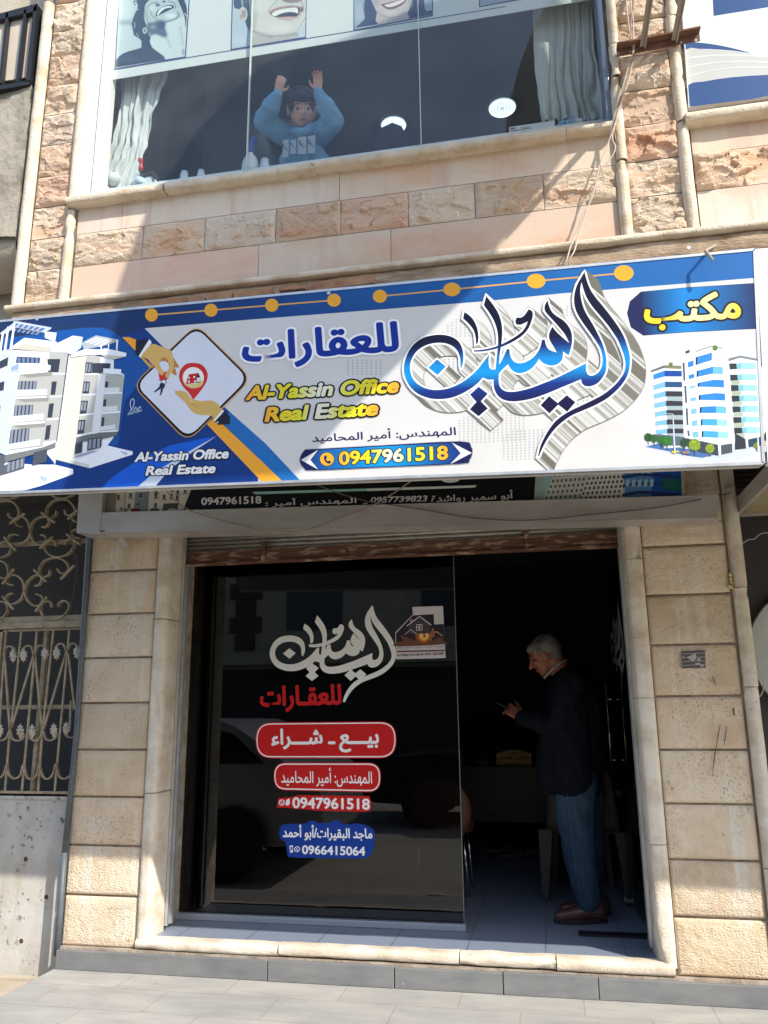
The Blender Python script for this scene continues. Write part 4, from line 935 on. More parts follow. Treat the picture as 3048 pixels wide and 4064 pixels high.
mr = n.new('ShaderNodeMapRange'); zt_, zb_ = PY(*SCc(800, 330), YS).z-2.34, PY(*SCc(800, 930), YS).z-2.34
mr.inputs[1].default_value = zb_; mr.inputs[2].default_value = zt_; l.new(sk_.outputs[0], mr.inputs[0])
r = n.new('ShaderNodeValToRGB'); e = r.color_ramp.elements; e[0].position = 0.05; e[0].color = (*lin((20, 19, 58)), 1); e[1].position = 0.85; e[1].color = (*lin((12, 14, 42)), 1)
for p_, c_ in ((0.24, (24, 48, 122)), (0.40, (20, 138, 204)), (0.52, (22, 130, 198)), (0.66, (20, 50, 110)), (0.76, (13, 18, 50))): q = e.new(p_); q.color = (*lin(c_), 1)
l.new(mr.outputs[0], r.inputs[0]); l.new(r.outputs[0], n['Principled BSDF'].inputs['Base Color'])
bl_ = MB(); sheet(bl_, union_fill(strokes), 0, 0, base2-0.0002)
bl_.build('blue_stroke', bm_, call)
# screws holding the sign
for i, (px, py) in enumerate(((148, 1263), (1305, 1160), (2733, 980))):
    p = PY(px, py, YS); b = MB()
    b.lathe((p.x, YS-0.002, p.z-0.004), [(0.009, 0.0), (0.009, 0.003), (0.006, 0.006), (0.006, 0.014), (0.0001, 0.015)], 10, 'y')
    b.build('screw', M['alu'], sign)
# bent iron hook sticking out over the sign
hk = MB(); P = [PY(*S5(x, y), yy) for x, y, yy in ((1442, 18, YU+0.02), (1425, 30, -1.21), (1408, 38, -1.305), (1388, 50, -1.343), (1398, 60, -1.35), (1412, 78, -1.358), (1420, 92, -1.358))]
hk.tube(P, 0.006, 7)
o = hk.build('iron_hook', mat('twine_wrapped_iron', (0.35, 0.28, 0.2), 0.8)); tag(o, 'bent iron hook sticking out over the top right edge of the big sign', 'hook')
# ------------------------------------------------------------------ old sign in its metal box, roller shutter
C1, C2, C5 = crop(0, 1800, 0.60277), crop(0, 2900, 0.60277), crop(1800, 3000, 0.75226)
O_ = crop(400, 1860, 1.50693); GCc = crop(900, 2200, 0.60277); GLc = crop(650, 2200, 0.75347)
M['galv'] = mat('galvanised_sheet', (0.50, 0.48, 0.44), 0.42, (0.40, 0.37, 0.33), 3.0, (1, 1, 3), 0.06, 20, metal=0.35, specks=(0.25, 0.16, 0.1), speck_scale=20, speck_lo=0.74)
M['rust'] = mat('rusty_paint', (0.13, 0.055, 0.03), 0.75, (0.36, 0.25, 0.17), 7, (1, 1, 5), 0.4, 40, lo=0.52, hi=0.60, specks=(0.05, 0.025, 0.015), speck_scale=20, speck_lo=0.66)
M['slat'] = mat('shutter_slat', (0.46, 0.44, 0.38), 0.4, (0.33, 0.29, 0.22), 8, (1, 1, 4), metal=0.4)
def xz(p): return (p.x, p.z)
YB = -0.20
box = thing('sign_box', (-0.85, -0.1, 2.4), 'dented galvanised metal sign box under the big sign holding the old black sign', 'sign box')
lip = [xz(PY(*C1(665, 402), YB)), xz(PY(*C1(660, 525), YB)), xz(PY(*C6(795, 360), YB)), xz(PY(*C6(800, 217), YB))]
b = MB(); b.prism(lip, YB, YB+0.012)
t0, t1 = lip[0], lip[3]; b.prism([t0, t1, (t1[0], t1[1]+0.012), (t0[0], t0[1]+0.012)], YB-0.004, YB+0.03)
o = b.build('front_lip', M['galv'], box); bevel(o, 0.003)
cap = [xz(PY(*C1(525, 200), YB)), xz(PY(*C1(505, 523), YB)), xz(PY(*C1(658, 527), YB)), xz(PY(*C1(684, 200), YB))]
b = MB(); b.prism(cap, YB-0.003, -0.003); b.build('end_cap', M['galv'], box)
b = MB(); bl_, br_ = lip[1], lip[2]
b.prism([(bl_[0], bl_[1]), (br_[0], br_[1]), (br_[0], br_[1]+0.008), (bl_[0], bl_[1]+0.008)], YB+0.002, -0.012)
zi = lambda x: bl_[1]+(br_[1]-bl_[1])*(x-bl_[0])/(br_[0]-bl_[0])
b.prism([(-2.74, 2.475), (-2.60, 2.475), (-2.60, 2.483), (-2.74, 2.483)], YB, -0.01)
b.build('underside', M['galv'], box)
p = PY(*C1(800, 575), -0.05); b = MB(); b.bar((p.x, -0.06, p.z+0.03), (p.x+0.03, -0.04, p.z-0.045), 0.03, 0.006); b.build('bracket', M['galv'], box)
YO = -0.165
oq = [xz(PY(*C1(684, 200), YO)), xz(PY(*C1(680, 400), YO)), xz(PY(*S5(1286, 1122), YO)), xz(PY(*S5(1280, 900), YO))]
b = MB(); b.prism(oq, YO, YO+0.02); b.build('sign_back', M['galv'], box)
a = Art(YO)
a.raw(oq, lin((168, 172, 164)))
def OP(cr, pts, c): a.P(cr, pts, c)
OP(C1, [(684, 200), (1270, 200), (1200, 392), (680, 400)], lin((196, 192, 180)))
for q, c in (([(690, 235), (770, 240), (760, 390), (685, 392)], (128, 122, 108)), ([(770, 236), (895, 232), (880, 385), (760, 390)], (196, 186, 166)), ([(895, 232), (985, 228), (975, 380), (880, 385)], (120, 128, 130)),
             ([(985, 225), (1258, 218), (1200, 385), (975, 385)], (204, 196, 178)), ([(1075, 330), (1180, 325), (1165, 382), (1070, 385)], (70, 72, 70)), ([(820, 235), (832, 235), (826, 385), (814, 385)], (160, 150, 134))):
    OP(C1, q, lin(c))
for x_, y_ in ((780, 285), (860, 275), (926, 278), (1030, 245), (1028, 275), (1025, 340), (1082, 285), (1130, 280), (1135, 232), (1172, 250), (1168, 290), (1220, 245), (850, 345)):
    OP(C1, [(x_-9, y_-14), (x_+9, y_-14), (x_+8, y_+14), (x_-10, y_+14)], lin((66, 74, 78))); OP(C1, [(x_-16, y_+14), (x_+18, y_+14), (x_+18, y_+24), (x_-16, y_+26)], lin((150, 142, 126)))
for x_, c_ in ((895, (110, 24, 26)), (1020, (74, 70, 66)), (1135, (190, 176, 150))): OP(C1, [(x_-35, 388), (x_-34, 372), (x_-18, 360), (x_+14, 360), (x_+30, 372), (x_+36, 386)], lin(c_))
for x_, y_ in ((800, 365), (910, 335), (830, 372), (1140, 352)): a.raw(onp(C1, [(x_+(16 if k % 2 else 6)*math.cos(k*.63), y_+(16 if k % 2 else 6)*math.sin(k*.63)) for k in range(10)], YO), lin((44, 74, 40)))
OP(ID, [C1(1275, 200), S5(660, 930), S5(648, 1137), C1(1200, 390)], lin((17, 17, 20)))
OP(S5, [(660, 930), (720, 930), (700, 1130), (648, 1137)], lin((150, 176, 170)))
OP(S5, [(690, 930), (1282, 900), (1286, 1122), (690, 1135)], lin((150, 186, 184)))
for (xl, yt, xr, yb, c, wc, nx, ny) in ((715, 985, 875, 1130, (196, 200, 190), (70, 84, 92), 8, 6), (868, 980, 1040, 1130, (206, 206, 198), (44, 56, 70), 9, 7)):
    OP(S5, [(xl+30, yt), (xr, yt-12), (xr-10, yb), (xl-30, yb+6)], lin(c))
    for i in range(nx):
        for j in range(ny):
            u, v = (i+0.25)/nx, (j+0.25)/ny; x_ = xl+30-60*v+(xr-xl-20+30*v)*u; y_ = yt-10*u+(yb-yt)*v
            OP(S5, [(x_, y_), (x_+9, y_-1), (x_+7, y_+11), (x_-2, y_+12)], lin(wc))
OP(S5, [(1030, 960), (1282, 940), (1286, 1120), (1045, 1128)], lin((80, 130, 180)))
OP(S5, [(1170, 950), (1282, 940), (1286, 1120), (1150, 1124)], lin((24, 78, 160)))
for j in range(4): OP(S5, [(1030, 985+38*j), (1100, 972+38*j), (1180, 975+38*j), (1284, 990+38*j), (1284, 1000+38*j), (1180, 988+38*j), (1100, 985+38*j), (1030, 998+38*j)], lin((36, 60, 110)))
for i in range(5): OP(S5, [(1040+24*i, 985), (1058+24*i, 982), (1054+24*i, 1010), (1038+24*i, 1012)], lin((176, 204, 216))); OP(S5, [(1045+26*i, 1040), (1062+26*i, 1036), (1058+26*i, 1068), (1044+26*i, 1070)], lin((150, 186, 210)))
OP(S5, [(1200, 1030), (1284, 1040), (1286, 1090), (1205, 1080)], lin((30, 92, 84)))
OP(A4, [(163, 1300), (184, 1316), (1596, 1272), (1608, 1257)], lin((150, 200, 184)))
OP(A4, [(900, 1280), (900, 1295), (1596, 1272), (1606, 1258)], lin((214, 222, 214)))
WT = lin((222, 220, 216))
a.T(A4, arab('بيع وشراء واستثمار'), (190, 1278), (1610, 1236), (182, 1130), [(0.03, WT)])
a.T(C1, '0947961518', (1326, 341), (1722, 330), (1326, 291), [(0.03, WT)])
a.T(A4, arab('المهندس أمير :'), (250, 1402), (836, 1382), (250, 1346), [(0.018, WT)])
a.T(A4, '-', (878, 1380), (906, 1378), (878, 1372), [(0.0, WT)])
a.T(A4, '0957739823', (925, 1372), (1290, 1362), (927, 1334), [(0.024, WT)], 0.12)
a.T(S5, arab('أبو سمير رواشدة'), (204, 1145), (557, 1130), (204, 1098), [(0.018, WT)])
a.done('old_sign_face', M['print'], box, 'old black sign face with white Arabic lettering and building photos, mostly hidden')
q = [S5(1282, 960), S5(1292, 960), S5(1298, 1112), S5(1288, 1120)]
b = MB(); b.prism([xz(PY(*k, YO-0.01)) for k in q], YO-0.012, YO+0.02); b.build('edge_trim', M['alu'], box)

YSH = 0.22
sh = thing('roller_shutter', (-0.9, YSH, 2.3), 'rolled-up ribbed shutter with a peeling rusty bottom bar over the shop entrance', 'shutter')
zb_ = 2.322
b = MB()
for k in range(9):
    z = zb_+0.085+k*0.027
    b.tube([(-2.26, YSH+0.006, z), (0.47, YSH+0.006, z)], 0.0135, 10)
b.build('slat', M['slat'], sh)
b = MB(); b.box(-2.262, 0.472, YSH-0.012, YSH+0.02, zb_, zb_+0.078); b.box(-2.262, 0.472, YSH-0.03, YSH+0.03, zb_-0.006, zb_+0.004); b.box(-2.262, 0.472, YSH-0.018, YSH, zb_+0.066, zb_+0.08)
b.build('bottom_bar', M['rust'], sh)
for x_ in (-1.72, -0.07):
    b = MB(); b.box(x_-0.012, x_+0.012, YSH-0.034, YSH-0.012, zb_+0.005, zb_+0.125); b.box(x_-0.025, x_+0.02, YSH-0.03, YSH-0.012, zb_+0.11, zb_+0.125); b.build('lock_bracket', M['rust'], sh)
b = MB(); b.box(-0.92, -0.75, YSH-0.022, YSH-0.012, zb_+0.03, zb_+0.05); b.build('hand_slot', M['rust'], sh)
for x0_, x1_ in ((-2.261, -2.243), (0.453, 0.471)):
    b = MB(); b.box(x0_, x1_, 0.182, 0.20, 0.19, 2.6); b.box(x0_, x1_, 0.238, 0.262, 0.19, 2.6); b.box(x0_ if x0_ < 0 else x1_-0.005, x0_+0.005 if x0_ < 0 else x1_, 0.20, 0.238, 0.19, 2.6); b.build('guide_rail', M['alu'], sh)

# ------------------------------------------------------------------ shopfront glass
YG = 0.46
M['glass_shop'] = glass_mat('shop_glass', (0.10, 0.10, 0.11), 0.055)
M['glass_door'] = glass_mat('door_glass', (0.45, 0.46, 0.47), 0.06)
gp = thing('shopfront_glass', (-1.45, YG, 0.17), 'fixed dark glass shopfront panel covered with white, red and blue stickers', 'shop window')
b = MB(); b.quad((-2.44, YG, 0.2), (-0.541, YG, 0.2), (-0.541, YG, 2.85), (-2.44, YG, 2.85)); b.build('pane', M['glass_shop'], gp)
b = MB(); b.box(-0.541, -0.537, YG-0.006, YG+0.006, 0.2, 2.85); b.build('glass_edge', mat('ground_glass_edge', (0.16, 0.19, 0.18), 0.3), gp)
b = MB(); b.box(-2.44, -0.53, 0.425, 0.50, ZF+0.001, 0.203); b.box(-2.44, -2.385, 0.43, 0.50, 0.2, 2.85); o = b.build('frame', mat('frame_aluminium', (0.40, 0.43, 0.47), 0.4, metal=0.4), gp); bevel(o, 0.004)
RD, WH, BL = lin((200, 26, 26)), lin((246, 245, 243)), lin((14, 60, 150))
yd = YG-0.0015
# white calligraphy: same logo as on the sign, moved over by matching four points
src = [onp(SCc, [p], YS)[0] for p in ((248, 682), (1128, 928), (1246, 45), (938, 1283))]
dst = [xz(PY(px, py, yd)) for px, py in ((1147.9, 2593.4), (1429, 2678.6), (1476.5, 2411), (1367, 2781))]
def affine(S, D):
    n = len(S); out = []
    for k in (0, 1):
        A = [[0]*4 for _ in range(3)]
        for s_, d_ in zip(S, D):
            r_ = (s_[0], s_[1], 1)
            for i in range(3):
                for j in range(3): A[i][j] += r_[i]*r_[j]
                A[i][3] += r_[i]*d_[k]
        for i in range(3):
            pv = max(range(i, 3), key=lambda q: abs(A[q][i])); A[i], A[pv] = A[pv], A[i]
            for q in range(3):
                if q != i:
                    f = A[q][i]/A[i][i]; A[q] = [x-f*y for x, y in zip(A[q], A[i])]
        out.append([A[i][3]/A[i][i] for i in range(3)])
    return lambda p: (out[0][0]*p[0]+out[0][1]*p[1]+out[0][2], out[1][0]*p[0]+out[1][1]*p[1]+out[1][2])
af = affine(src, dst)
gs = [[af(q) for q in s_] for s_ in strokes]
b = MB(); b.col = lin((232, 230, 224))
sheet(b, union_fill([inflate(s_, 0.0062) for s_ in gs]), 0, 0, yd)
b.build('calligraphy_sticker', M['sticker'], gp, 'large white Arabic calligraphy sticker')
def sticker(label, fn, name='sticker'):
    q = Art(yd); fn(q); q.done(name, M['sticker'], gp, label)
sticker('red Arabic word under the calligraphy', lambda q: q.T(GCc, arab('للعقـارات'), (218, 1043), (757, 1030), (218, 868), [(0.035, RD)]))
def pillart(q, x0, x1, yl0, yr0, yl1, yr1, texts):
    C = [(x0, yl0), (x1, yr0), (x1, yr1), (x0, yl1)]
    Q = onp(GCc, C, yd); r_ = (Q[0][1]-Q[3][1])*0.49
    P_ = round_poly(Q, r_, 8); q.raw(P_, RD); q.raw(inflate(P_, -0.006), WH); q.raw(inflate(P_, -0.013), RD)
    for t in texts: q.T(GCc, *t)
sticker('wide red pill sticker with white Arabic lettering', lambda q: pillart(q, 190, 1117, 1108, 1099, 1343, 1343, [(arab('بيـــع ـ شـــراء'), (293, 1308), (1005, 1303), (293, 1148), [(0.03, WH)])]))
sticker('smaller red pill sticker with white ornate Arabic name', lambda q: pillart(q, 308, 1015, 1371, 1371, 1553, 1568, [(arab('المهندس: أمير المحاميد'), (358, 1528), (958, 1534), (358, 1403), [(0.012, WH)])]))
def phone_icons(q, cr, pts):
    for x_, y_, r_ in pts:
        q.raw(onp(cr, circle(x_, y_, r_, n=14), yd), WH); q.raw(onp(cr, circle(x_, y_, r_*0.72, n=14), yd), q.bgc)
        q.P(cr, [(x_-r_*.4, y_-r_*.4), (x_-r_*.15, y_-r_*.4), (x_, y_), (x_+r_*.4, y_+r_*.2), (x_+r_*.4, y_+r_*.45), (x_-r_*.2, y_+r_*.2)], WH)
def num1(q):
    q.bgc = RD
    q.P(GCc, [(328, 1668), (340, 1605), (430, 1598), (470, 1585), (940, 1592), (952, 1640), (945, 1690), (900, 1696), (600, 1688), (420, 1670)], RD)
    q.T(GCc, '0947961518', (432, 1672), (943, 1683), (432, 1598), [(0.09, RD), (0.03, WH)])
    phone_icons(q, GCc, [(362, 1634, 20)]); q.P(GCc, [(386, 1650), (392, 1618), (412, 1606), (416, 1640), (404, 1655)], WH)
sticker('white phone number with a red outline', num1, 'phone_number')
def blob(q):
    q.bgc = BL
    q.P(GCc, [(347, 1830), (360, 1785), (420, 1775), (520, 1772), (545, 1755), (575, 1755), (600, 1768), (680, 1768), (700, 1752), (735, 1752), (770, 1778), (860, 1772), (930, 1790), (965, 1812), (975, 1850), (968, 1930), (940, 1985), (880, 2003), (650, 2000), (430, 1995), (400, 1975), (388, 1900), (352, 1870)], BL, 3)
    q.T(GCc, arab('ماجد البقيرات/أبو أحمد'), (368, 1882), (960, 1892), (368, 1778), [(0.032, WH)])
    q.T(GCc, '0966415064', (495, 1974), (912, 1986), (495, 1914), [(0.03, WH)])
    phone_icons(q, GCc, [(463, 1941, 19)]); q.P(GCc, [(412, 1920), (434, 1915), (436, 1962), (418, 1966)], WH); q.P(GCc, [(418, 1928), (430, 1925), (431, 1948), (421, 1950)], BL)
sticker('blue cloud-shaped sticker with a white Arabic name and phone number', blob)
# paper advert stuck on the glass
yp = YG-0.006
ad = [xz(PY(*GCc(x, y), yp)) for x, y in ((1222, 347), (1423, 340), (1441, 683), (1113, 691), (1110, 515), (1226, 396))]
b = MB(); b.col = lin((206, 200, 200)); b.prism(ad, yp, yp+0.002); po = b.build('paper_poster', M['sticker'])
tag(po, 'cut-out paper advert with a glowing coin and house outlines stuck on the dark glass', 'poster')
q = Art(yp-0.0006)
q.P(GCc, [(1114, 520), (1226, 402), (1362, 394), (1366, 462), (1428, 458), (1437, 592), (1116, 607)], lin((44, 38, 46)))
q.P(GCc, [(1140, 530), (1180, 545), (1250, 570), (1330, 580), (1400, 545), (1434, 575), (1436, 592), (1118, 606), (1118, 580), (1160, 570)], lin((110, 72, 58)), 3)
q.raw(onp(GCc, circle(1295, 540, 54, 46), q.y), lin((150, 84, 40))); q.raw(onp(GCc, circle(1298, 538, 36, 34), q.y), lin((226, 150, 62))); q.raw(onp(GCc, circle(1300, 535, 26, 26), q.y), lin((250, 204, 130)))
q.T(GCc, '$', (1290, 552), (1311, 551), (1290, 516), [(0.02, lin((120, 60, 24)))])
def ln(pts, wd, c):
    for i in range(len(pts)-1):
        p, r_ = Vector(pts[i]), Vector(pts[i+1]); d = (r_-p).normalized()*wd
        q.P(GCc, [(p.x-d.y, p.y+d.x), (r_.x-d.y, r_.y+d.x), (r_.x+d.y, r_.y-d.x), (p.x+d.y, p.y-d.x)], c)
q.P(GCc, [(1190, 470), (1270, 410), (1345, 465), (1335, 470), (1335, 520), (1200, 525), (1198, 475)], lin((74, 64, 70)))
ln([(1186, 472), (1270, 408), (1346, 466)], 3, lin((214, 204, 200)))
ln([(1172, 528), (1212, 496), (1250, 525)], 2.5, lin((196, 170, 150))); ln([(1338, 540), (1380, 508), (1420, 538)], 2.5, lin((214, 170, 130))); ln([(1345, 540), (1345, 570)], 2, lin((190, 150, 120))); ln([(1212, 450), (1212, 432), (1224, 432)], 2.5, lin((214, 204, 200)))
q.P(GCc, [(1248, 462), (1288, 460), (1288, 500), (1248, 502)], lin((220, 210, 205)))
for x_, y_ in ((1252, 466), (1271, 465), (1252, 484), (1271, 483)): q.P(GCc, [(x_, y_), (x_+14, y_-1), (x_+14, y_+13), (x_, y_+14)], lin((90, 76, 80)))
q.P(GCc, [(1340, 540), (1350, 492), (1362, 488), (1370, 545)], lin((150, 96, 74)), 2)
q.P(GCc, [(1366, 392), (1424, 389), (1427, 456), (1370, 459)], lin((206, 200, 200)))
q.T(GCc, arab('تعهدات - اكساء - ترميم - تسليم مفتاح'), (1120, 626), (1430, 618), (1120, 606), [(0.0, lin((60, 50, 60)))])
q.P(GCc, [(1122, 636), (1436, 628), (1436, 638), (1122, 646)], lin((120, 70, 74)))
q.T(GCc, '0968 010 968', (1148, 672), (1272, 668), (1148, 656), [(0.01, lin((40, 30, 44)))]); q.T(GCc, '0991 205 589', (1304, 666), (1428, 661), (1304, 650), [(0.01, lin((40, 30, 44)))])
for x_, y_ in ((1132, 664), (1288, 658)): q.P(GCc, [(x_-8, y_-8), (x_-2, y_-8), (x_, y_), (x_+8, y_+4), (x_+6, y_+9), (x_-6, y_+3)], lin((40, 30, 44)))
q.done('advert_print', M['sticker'], po)

# ------------------------------------------------------------------ open glass door
Hh, Ee = Vector((0.505, 0.475)), Vector((0.437, 1.32))
dn = (Ee-Hh).normalized(); nn = Vector((-dn.y, dn.x))          # nn points towards -x (outer face)
if nn.x > 0: nn = -nn
door = thing('glass_door', (Hh.x, Hh.y, ZF), 'frameless dark glass door standing open inwards beside the man', 'door')
def dp(u, z, off=0.0): q_ = Hh+dn*u+nn*off; return (q_.x, q_.y, z)
LW = (Ee-Hh).length
b = MB(); b.quad(dp(0, 0.18), dp(LW, 0.18), dp(LW, 2.33), dp(0, 2.33)); b.build('pane', M['glass_door'], door)
b = MB(); b.box(-0.004, 0.004, -0.004, 0.004, 0.18, 2.33); b.v = [(x+Hh.x, y+Hh.y, z) for x, y, z in b.v]; b.build('glass_edge', mat('door_edge', (0.10, 0.11, 0.11), 0.25), door)
chrome = mat('chrome', (0.72, 0.68, 0.6), 0.18, metal=1.0)
def dbox(mb, u0, u1, z0, z1, o0, o1):
    vs = [dp(u, z, o_) for u in (u0, u1) for o_ in (o0, o1) for z in (z0, z1)]
    mb.add(vs, [(0, 1, 3, 2), (4, 6, 7, 5), (0, 4, 5, 1), (2, 3, 7, 6), (0, 2, 6, 4), (1, 5, 7, 3)])
b = MB(); dbox(b, 0.0, 0.16, 0.172, 0.225, -0.014, 0.014); dbox(b, 0.0, 0.03, 0.225, 0.27, -0.014, 0.014); b.build('pivot_fitting', chrome, door)
b = MB(); dbox(b, 0.0, 0.16, 2.27, 2.33, -0.014, 0.014); b.build('top_fitting', chrome, door)
b = MB(); dbox(b, LW-0.15, LW-0.01, 0.19, 0.215, -0.02, 0.02); dbox(b, LW-0.09, LW-0.075, 0.175, 0.30, -0.028, 0.028); b.build('lock_fitting', chrome, door)
uh = LW-0.10
for sg in (1, -1):
    b = MB(); b.tube([dp(uh, 0.965, 0.05*sg), dp(uh, 1.565, 0.05*sg)], 0.008, 10)
    for z in (1.06, 1.455): b.tube([dp(uh, z, 0.0), dp(uh, z, 0.05*sg)], 0.008, 8)
    b.build('handle', chrome, door)
gx0, gx1 = min(q[0] for s_ in gs for q in s_), max(q[0] for s_ in gs for q in s_); gz0 = min(q[1] for s_ in gs for q in s_)
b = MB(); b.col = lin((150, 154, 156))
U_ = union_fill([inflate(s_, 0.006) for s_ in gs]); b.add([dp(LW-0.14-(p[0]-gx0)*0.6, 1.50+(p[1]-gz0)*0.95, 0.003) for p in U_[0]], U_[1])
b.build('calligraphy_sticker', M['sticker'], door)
b = MB(); b.box(0.10, 0.50, 0.44, 0.52, ZF+0.002, ZF+0.012); o = b.build('floor_strip', M['black']); tag(o, 'black rubber strip lying on the blue floor tiles under the open door', 'floor strip')

# ------------------------------------------------------------------ wires in front
def wire(name, pts, cr, y, r, m, label, cat='cable', sub=4):
    P_ = [PY(*cr(p[0], p[1]), p[2] if len(p) > 2 else y) for p in pts]
    Q = []
    for i in range(len(P_)-1):
        a0, a1, a2, a3 = P_[max(i-1, 0)], P_[i], P_[i+1], P_[min(i+2, len(P_)-1)]
        for k in range(sub):
            t = k/sub; Q.append(0.5*((2*a1)+(a2-a0)*t+(2*a0-5*a1+4*a2-a3)*t*t+(3*a1-a0-3*a2+a3)*t**3))
    Q.append(P_[-1]); b_ = MB(); b_.tube(Q, r, 6); return tag(b_.build(name, m), label, cat)
M['wire_brown'] = mat('wire_brown', (0.30, 0.19, 0.13), 0.7); M['wire_dark'] = mat('wire_dark', (0.10, 0.085, 0.075), 0.7); M['wire_pale'] = mat('wire_pale', (0.50, 0.42, 0.34), 0.7)
wire('hanging_wire', [(160, 46, -0.35), (225, 105, -0.26), (320, 137), (400, 157), (447, 172), (452, 163), (520, 165), (580, 150), (640, 125), (700, 105), (770, 65, -0.26), (832, 22, -0.4)], O_, -0.225, 0.0035, M['wire_brown'], 'pale brown wire looping down over the metal lip from the big sign', 'wire')
wire('hanging_wire', [(540, 30, -0.4), (620, 62, -0.28), (700, 85), (850, 108), (980, 130), (1130, 136), (1300, 120), (1450, 105), (1560, 85), (1659, 64, -0.1)], O_, -0.215, 0.003, M['wire_dark'], 'thin dark wire sagging across the right half of the metal lip', 'wire')
# ------------------------------------------------------------------ iron gate at the left
Gc = crop(0, 1900, 0.58741); YGT = 0.10
M['gate'] = mat('gate_cream_paint', (0.40, 0.33, 0.22), 0.65, (0.29, 0.215, 0.13), 9, (1, 1, 2), 0.15, 60, lo=0.45, hi=0.62, specks=(0.17, 0.07, 0.03), speck_scale=38, speck_lo=0.655)
M['gate_panel'] = mat('gate_chipped_white', (0.55, 0.53, 0.48), 0.75, (0.40, 0.375, 0.32), 5, (1, 1, 0.8), 0.2, 50, lo=0.4, hi=0.72, specks=(0.10, 0.115, 0.12), speck_scale=22, speck_lo=0.575, speck_mask=2.6, streak=(0.44, 0.36, 0.26), streak_lo=0.56)
M['gate_leaf'] = mat('gate_leaf_cast', (0.52, 0.48, 0.40), 0.7, (0.30, 0.20, 0.12), 30, lo=0.5, hi=0.65)
gate = thing('iron_gate', (-3.4, YGT, -0.17), 'rusty cream wrought iron gate with scrolls, spear bars and a chipped white lower panel', 'gate')
def gp3(p, y=YGT): return PY(*Gc(p[0], p[1]), y)
def flat(mb, pts, wd, dep, y=YGT, smooth=True):
    """flat iron bar bent along a line, standing on edge"""
    P_ = [gp3(p, y) for p in pts]; Q = []
    if smooth and len(P_) > 2:
        for i in range(len(P_)-1):
            a0, a1, a2, a3 = P_[max(i-1, 0)], P_[i], P_[i+1], P_[min(i+2, len(P_)-1)]
            for k in range(4):
                t = k/4; Q.append(0.5*((2*a1)+(a2-a0)*t+(2*a0-5*a1+4*a2-a3)*t*t+(3*a1-a0-3*a2+a3)*t**3))
        Q.append(P_[-1])
    else: Q = P_
    n_ = len(Q); vs = []
    for i, p in enumerate(Q):
        t = (Q[min(i+1, n_-1)]-Q[max(i-1, 0)]).normalized(); nr = Vector((-t.z, 0, t.x))
        for yy in (-dep/2, dep/2):
            for s_ in (-wd/2, wd/2): vs.append(p+nr*s_+Vector((0, yy, 0)))
    fs = []
    for i in range(n_-1):
        a_, c_ = i*4, i*4+4
        fs += [(a_, a_+1, c_+1, c_), (a_+3, a_+2, c_+2, c_+3), (a_+1, a_+3, c_+3, c_+1), (a_+2, a_, c_, c_+2)]
    fs += [(0, 2, 3, 1), (n_*4-4, n_*4-3, n_*4-1, n_*4-2)]
    mb.add(vs, fs)
scrolls = [[(150, 88), (110, 125), (60, 140), (0, 135), (-60, 110)], [(330, 85), (360, 120), (410, 135), (460, 130), (500, 105), (518, 70)],
 [(-40, 158), (40, 150), (90, 160), (125, 200), (132, 240), (115, 268), (85, 270), (62, 250), (62, 232)], [(512, 250), (505, 195), (460, 148), (410, 140), (360, 155), (325, 195), (315, 250), (335, 268), (365, 260), (383, 235), (383, 220)],
 [(140, 325), (115, 310), (110, 275), (140, 258), (180, 275), (205, 330), (205, 380), (180, 420), (140, 440), (100, 445), (65, 430), (62, 395), (90, 378), (122, 382)],
 [(285, 328), (315, 325), (335, 295), (320, 262), (280, 260), (235, 285), (212, 330), (212, 385), (235, 430), (270, 450), (300, 440), (318, 405), (300, 385), (278, 382)],
 [(440, 212), (447, 240), (475, 250), (512, 228)], [(-60, 490), (5, 440), (40, 425), (70, 445), (75, 480), (50, 520), (-40, 550)],
 [(380, 458), (372, 425), (340, 420), (312, 435), (305, 470), (330, 510), (380, 530), (430, 525), (475, 500), (505, 450), (500, 420), (470, 410), (440, 450)], [(-40, 550), (30, 565), (55, 600), (60, 650), (30, 675), (-30, 650)],
 [(340, 620), (335, 650), (300, 665), (275, 650), (270, 610), (300, 560), (350, 538), (400, 538), (450, 565), (468, 605), (450, 635), (415, 640), (390, 608)],
 [(88, 720), (55, 710), (45, 675), (80, 650), (125, 660), (160, 700), (165, 760), (145, 815), (100, 845), (60, 845), (45, 815), (60, 785), (90, 775)],
 [(240, 725), (270, 715), (285, 680), (270, 655), (230, 660), (185, 705), (170, 760), (185, 815), (225, 855), (270, 855), (292, 825), (285, 795), (248, 780)],
 [(350, 868), (345, 835), (310, 830), (280, 850), (278, 895), (305, 935), (360, 950), (420, 935), (460, 895), (470, 850), (440, 825), (405, 840), (397, 865)],
 [(-40, 840), (20, 830), (50, 850), (55, 890), (30, 930), (-30, 965)], [(545, 405), (505, 395), (487, 370), (500, 350), (525, 342)], [(520, 298), (495, 280), (488, 250)]]
for s_ in scrolls:
    b = MB(); flat(b, s_, 0.009, 0.028); b.build('scroll', M['gate'], gate)
b = MB()
for p, q_ in (((65, 305), (168, 235)), ((280, 230), (370, 298)), ((30, 395), (105, 485)), ((270, 472), (358, 392)), ((450, 375), (540, 445)), ((18, 712), (95, 610)), ((230, 615), (312, 695)), ((20, 795), (90, 882)), ((240, 898), (320, 798)), ((410, 680), (503, 585)), ((458, 275), (525, 215))):
    b = MB(); flat(b, [p, q_], 0.012, 0.018, YGT-0.014, False); b.build('collar', M['gate'], gate)
b = MB()
